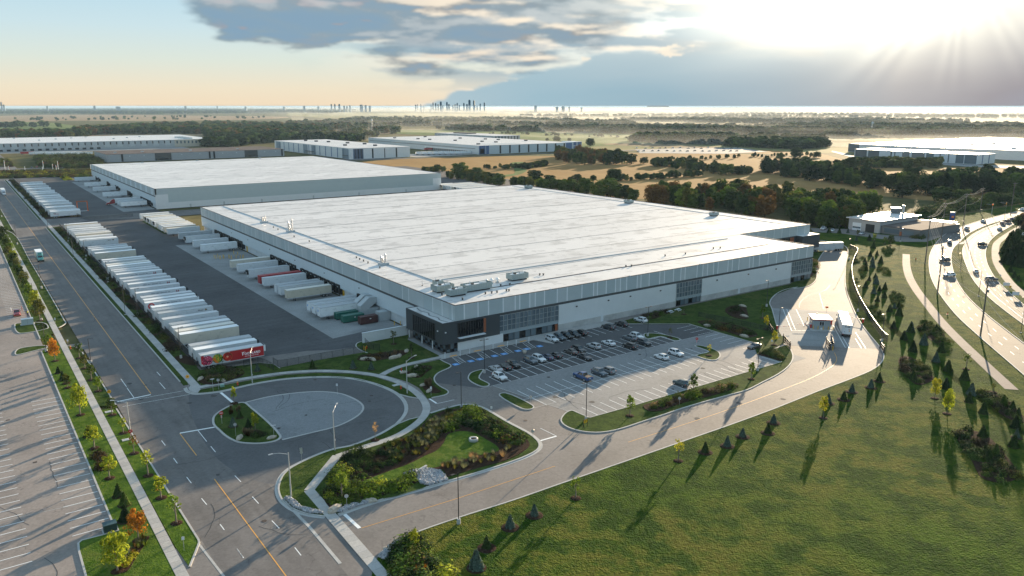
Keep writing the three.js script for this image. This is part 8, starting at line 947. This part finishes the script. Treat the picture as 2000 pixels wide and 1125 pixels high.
  clump(fC, [[775, 940], [845, 905], [830, 950], [760, 1010], [700, 1080], [720, 1030]], 16, ['fresh', 'rust', 'olive', 'sage'], 'grassy plant in the diagonal bed at the lower left', [0.6, 1.1], 'plants in the lower left bed', 'grass'); bed(fC([[745, 1000], [790, 925], [850, 900], [845, 925], [790, 1000], [720, 1105], [690, 1110]]), 0.14); fC([[765, 1012], [747, 1030], [732, 1050], [716, 1070], [688, 1062]]).forEach((p, i) => plant('bush', 'yellow', p, 0.7, 'small round yellow shrub in the diagonal bed, ' + ord(i) + ' from the top', 'shrub', 'round yellow shrubs at the lower left', 'shrub')); clump(fC, [[545, 440], [600, 445], [590, 520], [555, 490]], 9, ['brown', 'rust'], 'dark brown shrub by the left lot edge', [0.9, 1.6], 'brown shrubs by the left lot');
  scrub('dark shrubs in the strip between the right sidewalk and the trailer fence', [[43.1, -500], [45.7, -500], [45.4, -206], [43.1, -200]], 190, 'bush', ['deep', 'dark', 'olive', 'brown', 'mid'], [0.5, 1.4], 0.1);
  scrub('dark shrubs along the fence beyond the side entrance', [[43, -850], [45.8, -850], [45.8, -552], [43, -552]], 150, 'bush', ['deep', 'dark', 'brown', 'olive'], [0.8, 1.9], 0.08);
  for (let i = 0; i < 16; i++) plant(i % 3 ? 'bush' : 'plume', ['brown', 'olive', 'tan'][i % 3], [rr(46, 62), rr(-549, -544)], rr(0.8, 1.6), 'autumn shrub in the bed before the checked trailer at the side entrance', 'shrub', 'shrubs at the side entrance', 'shrub', 0.08);
  // scrub at the north end, a hedge in a mass
  const scrub_ = 0; function scrub(label, poly, n, kit, tones, hh, y = -0.2) { const q = poly[0][0] === poly[0][0] && y === -0.2 ? fX(poly) : poly, im = new THREE.InstancedMesh(KIT[kit][0].crown, leafM([1, 1, 1], 0.15), n), o = new THREE.Object3D(), xs = q.map((p) => p[0]), zs = q.map((p) => p[1]); let k = 0; while (k < n) { const p = [rr(Math.min(...xs), Math.max(...xs)), rr(Math.min(...zs), Math.max(...zs))]; if (!inside(p, q)) continue; const h = rr(...hh) / KIT[kit][0].h; o.position.set(p[0], y, p[1]); o.rotation.y = rr(0, 6); o.scale.set(h * rr(0.8, 1.4), h, h * rr(0.8, 1.4)); o.updateMatrix(); im.setMatrixAt(k, o.matrix); im.setColorAt(k++, rgb(mul(TONE[tones[k % tones.length]], rr(0.7, 1.3)))); } im.name = numbered('scrub'); im.castShadow = im.receiveShadow = true; scene.add(im); im.userData = { kind: 'stuff', label, category: 'shrubbery' }; }
  scrub('brown and green scrub along the far end of the truck yards', [[-20, 348], [-20, 336], [100, 335], [182, 334], [182, 346], [110, 346]], 700, 'bush', ['brown', 'olive', 'brown', 'rust', 'mid', 'yellow'], [1.4, 3.2]); scrub('rough dark scrub between the crossing and the grey brown-roofed warehouse', [[64, 312], [80, 306], [165, 305], [198, 311], [198, 327], [90, 328]], 800, 'bush', ['dark', 'olive', 'brown', 'mid'], [2, 5]); scrub('rough grass and bushes at the far left beyond the crossing', [[-30, 325], [-20, 310], [16, 312], [30, 326]], 160, 'bush', ['olive', 'mid', 'brown'], [1, 3]); scrub('weedy green edge between the scrub and the second yard', [[112, 344], [126, 342], [142, 352], [126, 353]], 60, 'bush', ['lime', 'yellow', 'dark'], [1, 2]); scrub('dark thicket around the fire hall and the highway verge', [[1800, 425], [1850, 420], [1880, 412], [1930, 402], [2000, 395], [2000, 385], [1890, 398], [1800, 415]], 420, 'bush', ['dark', 'mid', 'olive'], [2, 5]);
  clump(fH, [[1255, 420], [1290, 360], [1370, 330], [1400, 480], [1370, 520], [1260, 480]], 40, ['deep', 'deep', 'dark'], 'very dark tree in the thicket at the right picture edge', [5, 9], 'dark trees at the right edge', 'spruce'); clump(fH, [[1330, 240], [1400, 220], [1400, 300], [1320, 290]], 14, ['brown', 'dark', 'rust'], 'brown-green tree at the right edge above the dark thicket', [4, 7], 'brown trees at the right edge', 'round'); young(fH, 360, 3.125, [[1290, 535, 490, 'spruce', 'dark', 'dark spruce beside the far footpath, upper of three'], [1315, 570, 528, 'spruce', 'dark', 'dark spruce beside the far footpath, middle of three'], [1340, 590, 555, 'spruce', 'dark', 'dark spruce beside the far footpath, lowest of three']]);
  clump(fH, [[690, 330], [770, 300], [775, 330], [700, 345]], 10, ['dark', 'mid', 'olive'], 'shrub in front of the fire hall wing', [1.5, 3], 'shrubs at the fire hall'); young(fH, 360, 3.125, [[460, 345, 300, 'young', 'lime', 'small yellow-green tree before the fire hall'], [360, 318, 275, 'young', 'olive', 'slim tree before the fire hall doors'], [525, 365, 318, 'young', 'mid', 'tree at the fire hall wing'], [560, 375, 310, 'round', 'dark', 'dark bushy tree below the fire hall wing']]);
}
// ------------------------------------------------------------ woods, hedgerow trees, the far country, the skyline
let woodCount = 0;
const toneName = { mid: 'mid-green', dark: 'dark green', olive: 'olive green', fresh: 'fresh green', rust: 'rust-tinged', deep: 'very dark', lime: 'yellow-green' };
function forestTree(p, h, tone, where, group, wide) { plant('forest', tone, p, h, `${toneName[tone]} broadleaf tree ${where}`, 'tree', group, 'tree', -0.2, wide); woodCount++; }
[[365, 505, 378, 'mid'], [460, 515, 435, 'olive'], [535, 515, 420, 'mid'], [610, 528, 455, 'olive'], [665, 545, 465, 'dark'], [740, 570, 475, 'mid'], [165, 440, 388, 'dark'], [60, 455, 408, 'dark'], [110, 452, 415, 'mid'], [635, 430, 396, 'dark'], [800, 432, 398, 'dark'], [1020, 412, 374, 'dark'], [970, 418, 400, 'dark'], [915, 575, 505, 'mid'], [1000, 565, 508, 'mid'], [1070, 560, 445, 'dark'], [1110, 592, 522, 'lime'], [1205, 578, 487, 'dark'], [1270, 622, 525, 'mid'], [1380, 642, 532, 'mid'], [1545, 658, 525, 'mid'], [1735, 698, 530, 'mid'], [1880, 698, 575, 'dark'], [1990, 718, 625, 'mid'], [1460, 558, 480, 'dark'], [1400, 560, 520, 'dark'], [1510, 560, 512, 'mid'], [1610, 540, 502, 'dark'], [1810, 532, 434, 'dark'], [1585, 215, 147, 'dark'], [1275, 172, 126, 'dark'], [1185, 166, 141, 'dark'], [1390, 176, 141, 'dark'], [1970, 180, 118, 'dark']].forEach(([x, y, ty, t], i) => { const [p] = f5([[x, y]]); forestTree(p, 1.1 * cl(heightAt(p, 240 + ty / 4.762), 5, 22), t, 'in the hedgerows behind the far roof edge, ' + ord(i) + ' of them', undefined, 1.75); });
[[50, 372, 320, 'dark'], [165, 368, 342, 'dark'], [255, 362, 338, 'mid'], [330, 358, 324, 'dark'], [400, 352, 320, 'dark'], [450, 350, 325, 'dark'], [250, 300, 262, 'mid'], [300, 303, 262, 'dark'], [360, 306, 265, 'mid'], [420, 312, 268, 'dark'], [470, 325, 290, 'dark'], [520, 338, 298, 'dark'], [580, 345, 297, 'mid'], [640, 342, 305, 'dark'], [685, 340, 315, 'dark'], [45, 292, 226, 'dark'], [85, 292, 235, 'mid'], [130, 292, 248, 'dark'], [190, 292, 262, 'dark'], [835, 270, 242, 'mid'], [912, 262, 216, 'dark'], [1012, 262, 236, 'dark'], [775, 274, 254, 'dark'], [955, 312, 262, 'dark'], [1170, 322, 264, 'dark'], [1060, 318, 278, 'mid'], [1110, 318, 275, 'dark'], [1250, 305, 285, 'mid'], [1320, 300, 258, 'dark'], [1400, 300, 262, 'olive'], [1440, 296, 265, 'dark'], [1500, 298, 262, 'mid'], [1545, 298, 264, 'olive'], [1460, 385, 305, 'dark'], [1420, 452, 378, 'dark'], [1600, 470, 405, 'mid'], [1640, 476, 430, 'dark'], [1700, 480, 415, 'mid'], [1840, 488, 430, 'mid'], [1900, 490, 440, 'dark']].forEach(([x, y, ty, t], i) => { const [p] = fJ([[x, y]]); forestTree(p, 1.1 * cl(heightAt(p, 200 + ty / 2.439), 5, 22), t, 'in the stubble-field hedgerows, ' + ord(i) + ' of those right of the roof', undefined, 1.75); });
function wood(poly, n, where, group, tones, hh, limit = 300) {
  const q = fX(poly), xs = q.map((p) => p[0]), zs = q.map((p) => p[1]), pts = []; let g = 0; while (pts.length < n && g++ < n * 60) { const p = [rr(Math.min(...xs), Math.max(...xs)), rr(Math.min(...zs), Math.max(...zs))]; if (inside(p, q)) pts.push(p); }
  pts.sort((a, b) => Math.hypot(...a) - Math.hypot(...b)); const rest = [];
  pts.forEach((p, i) => woodCount < limit ? forestTree(p, rr(...hh), tones[i % tones.length], where, group, rr(0.85, 1.15)) : rest.push(p));
  if (rest.length) mass(rest, tones, hh, 'farther trees ' + where, 'forest');
}
function mass(pts, tones, hh, label, kit, y = -0.3) {
  const per = KIT[kit].length > 3 ? 3 : 1; for (let v = 0; v < per; v++) { const sub = pts.filter((_, i) => i % per === v), im = new THREE.InstancedMesh(KIT[kit][v].crown, leafM([1, 1, 1], 0.15), sub.length), o = new THREE.Object3D();
    sub.forEach((p, i) => { const s = rr(...hh) / KIT[kit][v].h, w = rr(0.85, 1.25) * (kit === 'far' ? 1.5 : 1); o.position.set(p[0], y, p[1]); o.rotation.y = rr(0, 6.28); o.scale.set(s * w, s, s * w); o.updateMatrix(); im.setMatrixAt(i, o.matrix); im.setColorAt(i, rgb(mul(TONE[tones[Math.floor(rr(0, tones.length))]], rr(0.75, 1.3)))); }); im.name = numbered('woodland'); im.castShadow = im.receiveShadow = true; scene.add(im); im.userData = { kind: 'stuff', label, category: 'woodland' }; }
}
wood([[1238, 400], [1330, 386], [1450, 386], [1560, 393], [1660, 404], [1720, 412], [1700, 428], [1660, 446], [1590, 446], [1500, 428], [1400, 414], [1300, 406]], 165, 'in the wood behind the right end of the warehouse', 'trees in the wood behind the warehouse', ['mid', 'dark', 'olive', 'mid', 'fresh', 'rust', 'dark'], [9, 15]);
wood([[1068, 318], [1130, 324], [1215, 321], [1225, 312], [1140, 305], [1080, 305]], 46, 'in the compact grove on the stubble field', 'trees in the grove on the field', ['mid', 'dark', 'olive', 'rust'], [10, 16]);
wood([[1488, 340], [1560, 350], [1640, 360], [1780, 382], [1780, 370], [1640, 345], [1560, 334], [1490, 330]], 95, 'in the belt below the glare-roofed buildings', 'trees in the belt below the glaring roofs', ['dark', 'mid', 'deep'], [10, 15]);
wood([[1795, 372], [1900, 356], [2000, 358], [2120, 360], [2120, 386], [1990, 384], [1880, 380], [1795, 382]], 110, 'in the thick wood at the right picture edge', 'trees in the wood at the right edge', ['dark', 'mid', 'deep'], [12, 17]);
// far woods: bands given in the photograph, planted evenly as seen, each one mass
function band(label, poly, n, tones, hh) { const xs = poly.map((p) => p[0]), ys = poly.map((p) => p[1]), pts = []; let g = 0; while (pts.length < n && g++ < n * 40) { const q = [rr(Math.min(...xs), Math.max(...xs)), rr(Math.min(...ys), Math.max(...ys))]; if (inside(q, poly)) { const p = P(q[0], q[1]); pts.push([p.x, p.z]); } } mass(pts, tones, hh, label, 'far'); }
const DK = ['dark', 'deep', 'dark', 'mid'], MX = ['dark', 'mid', 'olive', 'dark', 'mid', 'dark', 'rust'];
band('wood beyond the far-left warehouse', [[140, 270], [150, 258], [330, 246], [420, 244], [560, 246], [640, 262], [560, 268], [420, 276], [400, 262], [200, 262]], 900, MX, [12, 19]);
band('tree line on the left horizon fields', [[-20, 262], [-20, 270], [140, 270], [150, 262]], 180, MX, [10, 16]); band('dark belt of trees behind the white warehouse', [[400, 286], [420, 270], [560, 268], [600, 270], [700, 262], [740, 268], [700, 276], [560, 276], [440, 288]], 330, ['dark', 'deep', 'mid'], [10, 16]);
band('scattered trees and gardens of a hamlet', [[560, 240], [640, 238], [780, 248], [780, 262], [680, 256], [560, 260]], 260, MX, [9, 17]); band('misty wood across the middle distance', [[640, 240], [700, 232], [1000, 232], [1240, 242], [1240, 250], [1000, 246], [780, 246]], 1000, DK, [12, 18]); band('dark low wood along the left horizon', [[-20, 215], [300, 213], [700, 216], [640, 222], [560, 220], [300, 223], [-20, 222]], 3600, DK, [16, 24]); band('single field trees left', [[0, 246], [120, 246], [118, 249], [0, 250]], 14, DK, [14, 20]); band('thin hedges in the left fields', [[0, 233], [420, 226], [560, 231], [420, 233], [100, 237]], 60, DK, [8, 14]);
band('belt of trees beyond the pale meadow', [[850, 252], [1000, 248], [1240, 254], [1240, 262], [1100, 258], [900, 256]], 300, DK, [10, 17]); band('wood left of the distant car park', [[1236, 275], [1300, 264], [1400, 266], [1450, 276], [1400, 282], [1300, 282]], 330, DK, [11, 17]); band('wood right of the distant car park', [[1420, 286], [1460, 272], [1600, 276], [1625, 290], [1560, 292], [1460, 288]], 300, DK, [10, 16]);
band('row of misty trees in the right middle distance', [[1000, 256], [1200, 250], [1600, 254], [1650, 262], [1500, 264], [1240, 262]], 900, DK, [11, 18]); band('big misty wood behind the glare-roofed warehouse', [[1480, 252], [1600, 244], [1900, 244], [2100, 252], [2100, 268], [1900, 266], [1640, 268]], 1400, DK, [12, 18]); band('faint wood far off in the mist', [[1180, 236], [1400, 232], [1700, 234], [1900, 240], [1700, 243], [1400, 240]], 900, DK, [12, 18]); band('faintest trees at the edge of the mist', [[1000, 226], [1500, 222], [2050, 226], [2050, 232], [1500, 229], [1100, 231]], 900, DK, [12, 18]); band('hedge before the glazed warehouse', [[1640, 322], [1720, 316], [1840, 320], [1830, 327], [1700, 328]], 110, ['mid', 'dark', 'olive'], [6, 9]); band('hedge between the two stubble fields', [[1000, 328], [1040, 324], [1068, 318], [1068, 323], [1030, 330]], 40, DK, [3, 5]); band('thin hedges in the pale meadow', [[860, 262], [1000, 260], [1240, 268], [1240, 271], [1000, 263]], 40, DK, [3, 7]);
for (const [l, poly, n, hh] of [['hedge line behind the far edge of the main roof', [[876, 344], [984, 360], [980, 363], [872, 348]], 40, [4, 8]], ['hedge line behind the roof, middle', [[1000, 360], [1085, 368], [1240, 388], [1238, 393], [1080, 372], [1000, 364]], 60, [4, 9]], ['low hedge across the stubble field near the grove', [[944, 328], [1068, 322], [1068, 325], [944, 331]], 34, [3, 5]], ['thick hedge dividing the stubble fields', [[1272, 322], [1300, 316], [1400, 328], [1468, 338], [1460, 342], [1380, 336], [1275, 327]], 90, [5, 9]], ['thin hedge line right of the roof', [[1180, 352], [1270, 348], [1370, 342], [1370, 345], [1270, 351], [1180, 355]], 50, [3, 6]], ['hedge line before the second warehouse field', [[820, 334], [868, 332], [868, 336], [820, 338]], 16, [3, 6]], ['broken hedge below the distant car park', [[1290, 312], [1450, 305], [1600, 303], [1600, 306], [1450, 309], [1290, 315]], 50, [3, 6]]]) { const q = []; let g = 0; while (q.length < n && g++ < 60000) { const c = [rr(poly[0][0] - 10, 1620), rr(300, 400)]; if (inside(c, poly)) { const p = P(...c); q.push([p.x, p.z]); } } if (q.length) mass(q, ['dark', 'mid', 'olive', 'dark'], hh, l, 'forest'); }
// distant places on the horizon
function tower(label, px, py0, dist, w, group, cat = 'tower', name = 'skyline_block') {  // towers and low blocks alike; the haze bounds leave them out
  py0 += 1; const az = Math.atan2((px - CX) * Math.cos(PITCH), FOC), a = YAW + az, x = Math.sin(a) * dist, z = -Math.cos(a) * dist, h = heightAt([x, z], py0), t = thing(name, label, cat, [x, 0, z], rr(0, 1.5), group), ww = w * 0.75 * dist / 1575;
  part('shaft', box(ww, h, ww * 0.8, 0, h / 2, 0), tower.m ??= new THREE.MeshStandardMaterial({ color: rgb([0.13, 0.2, 0.26]), roughness: 0.8 }), t); part('crown', box(ww * 0.6, h * 0.05, ww * 0.5, 0, h * 1.025, 0), tower.m, t); return t;  // distance haze is painted in as the blue-grey shaft colour
}
[[842, 204, 3], [846, 200, 3.5], [851, 201, 3], [856, 203, 4], [861, 198, 4], [865, 205, 3], [873, 199, 4.5], [877, 203, 4], [885, 205, 4], [889, 203, 4], [893, 201, 4], [897, 205, 3], [906, 201, 4], [912, 203, 4], [917, 195, 4.5], [926, 196, 5], [932, 206, 4], [938, 202, 3], [946, 200, 4.5], [812, 204, 2.5], [816, 203, 2], [822, 203, 2.5], [828, 206, 2]].forEach(([x, y, w], i) => tower('haze-tinted blue-grey tower of the city skyline on the middle horizon', x, y, 9500 + (i * 370) % 900, w, 'towers of the middle skyline'));
[[647, 203, 3.5], [654, 203, 3.5], [663, 203, 6], [672, 206, 4], [678, 206, 4], [684, 205, 4], [706, 204, 7], [714, 205, 6], [722, 206, 5], [594, 206, 5], [622, 207, 5]].forEach(([x, y, w], i) => tower('haze-tinted blue-grey block on the horizon left of the city skyline', x, y, 8800 + i * 60, w, 'blocks left of the skyline'));
[[1046, 206, 6], [1088, 208, 6], [1100, 207, 8], [1112, 208, 5], [1136, 209, 5]].forEach(([x, y, w], i) => tower('faint block in the haze right of the city skyline', x, y, 9000, w, 'faint blocks in the haze'));
[[3, 199, 2.5], [8, 204, 4], [92, 206.5, 4], [184, 206, 4], [230, 207.5, 9], [362, 206.5, 6], [424, 206, 3], [480, 207.5, 6], [555, 207.5, 6]].forEach(([x, y, w], i) => tower('low block on the left horizon', x, y, 9200, w, 'low blocks on the left horizon'));
for (const [x, y, ty, l] of [[727, 257, 232, 'lattice mast'], [1702, 263, 237, 'slender mast']]) { const [p] = fX([[x, y]]), h = Math.min(64, heightAt(p, ty)), t = thing('radio_mast', l === 'lattice mast' ? 'pale lattice mast above the trees in the middle distance' : 'slender mast in the mist above the right woods', 'mast', [p[0], 0, p[1]]); for (const [dx, dz] of [[-2, -2], [2, -2], [0, 2]]) part('leg', rod([dx, 0, dz], [dx * 0.5, h, dz * 0.5], 0.5, 5), B.lgrey, t); part('head', cyl(2.2, 2.2, 4, 0, h - 5, 0, 10), B.strip, t); for (let i = 1; i < 8; i++) part('brace', box(4 - i * 0.25, 0.5, 3.6 - i * 0.2, 0, h * i / 8, 0), B.lgrey, t); }
[[560, 256], [562, 251], [626, 257], [655, 252], [664, 254], [591, 256]].forEach(([x, y], i) => { const [p] = fX([[x, y]]), t = thing('farm_house', 'small white house among trees in the middle distance, ' + ord(i) + ' of the hamlet', 'house', [p[0], 0, p[1]], 0.4 * i, 'houses of the hamlet'); part('wall', box(16, 6, 10, 0, 3, 0), B.strip, t); part('roof', metre(new THREE.CylinderGeometry(0.1, 8, 4.5, 4).rotateY(Math.PI / 4).scale(1.4, 1, 0.95).translate(0, 8.2, 0)), B.grey, t); part('window', box(2, 1.6, 0.2, 3, 3.4, 5.05), B.glassD, t); });
// low banks of ground mist lying over the right-hand country, lit by the low sun
// banks of morning mist, lit through by the low sun: wavy soft veils one behind the other, denser to the right
for (const [D, top, k] of Array.from({ length: 17 }, (_, i) => { const D = 1400 * 1.17 ** i; return [D, Math.min(62, 26 + 3.2 * i), 0.13 + 0.016 * i]; })) {
  const v = [], c = [], idx = [], A = 150, L = 8, s = [0.886, -0.463], p = [0.463, 0.886], n2 = (x) => fbm(x + 0.37, D / 977, 16, 4, 9);
  for (let i = 0; i <= A; i++) for (let j = 0; j <= L; j++) { const t = i / A, l = mix(-1.25, 0.75, t) * D, wob = (n2(t * 0.9) - 0.5) * D * 0.3, x = s[0] * (D + wob) + p[0] * l, z = s[1] * (D + wob) + p[1] * l, y = top * (j / L) * (0.7 + 0.3 * n2(t * 1.7 + 3)); v.push(x, y, z);
    const a = k * ss(-1.2, -0.35, l / D) * (i === 0 || i === A ? 0 : 1) * (1 - j / L) ** 0.8 * cl(0.25 + 1.6 * ss(0.36, 0.62, fbm(t * 1.3 + D, j * 0.03, 8, 4, 3))); c.push(0.96, 0.95, 0.9, a); }
  for (let i = 0; i < A; i++) for (let j = 0; j < L; j++) { const a = i * (L + 1) + j, b = a + L + 1; idx.push(a, b, a + 1, a + 1, b, b + 1); }
  const g = new THREE.BufferGeometry(); g.setAttribute('position', new THREE.BufferAttribute(new Float32Array(v), 3)); g.setAttribute('color', new THREE.BufferAttribute(new Float32Array(c), 4)); g.setIndex(idx); g.computeVertexNormals();
  stuff('ground_mist', 'pale bank of ground mist glowing in the low sun over the country on the right', 'mist', g, mistM()).castShadow = false;
}
function mistM() { return mistM.m ??= new THREE.MeshPhysicalMaterial({ color: rgb([1, 1, 1]), vertexColors: true, roughness: 1, specularIntensity: 0, transmission: 0.55, thickness: 0, transparent: true, side: THREE.DoubleSide }); }
renderer.render(scene, camera);
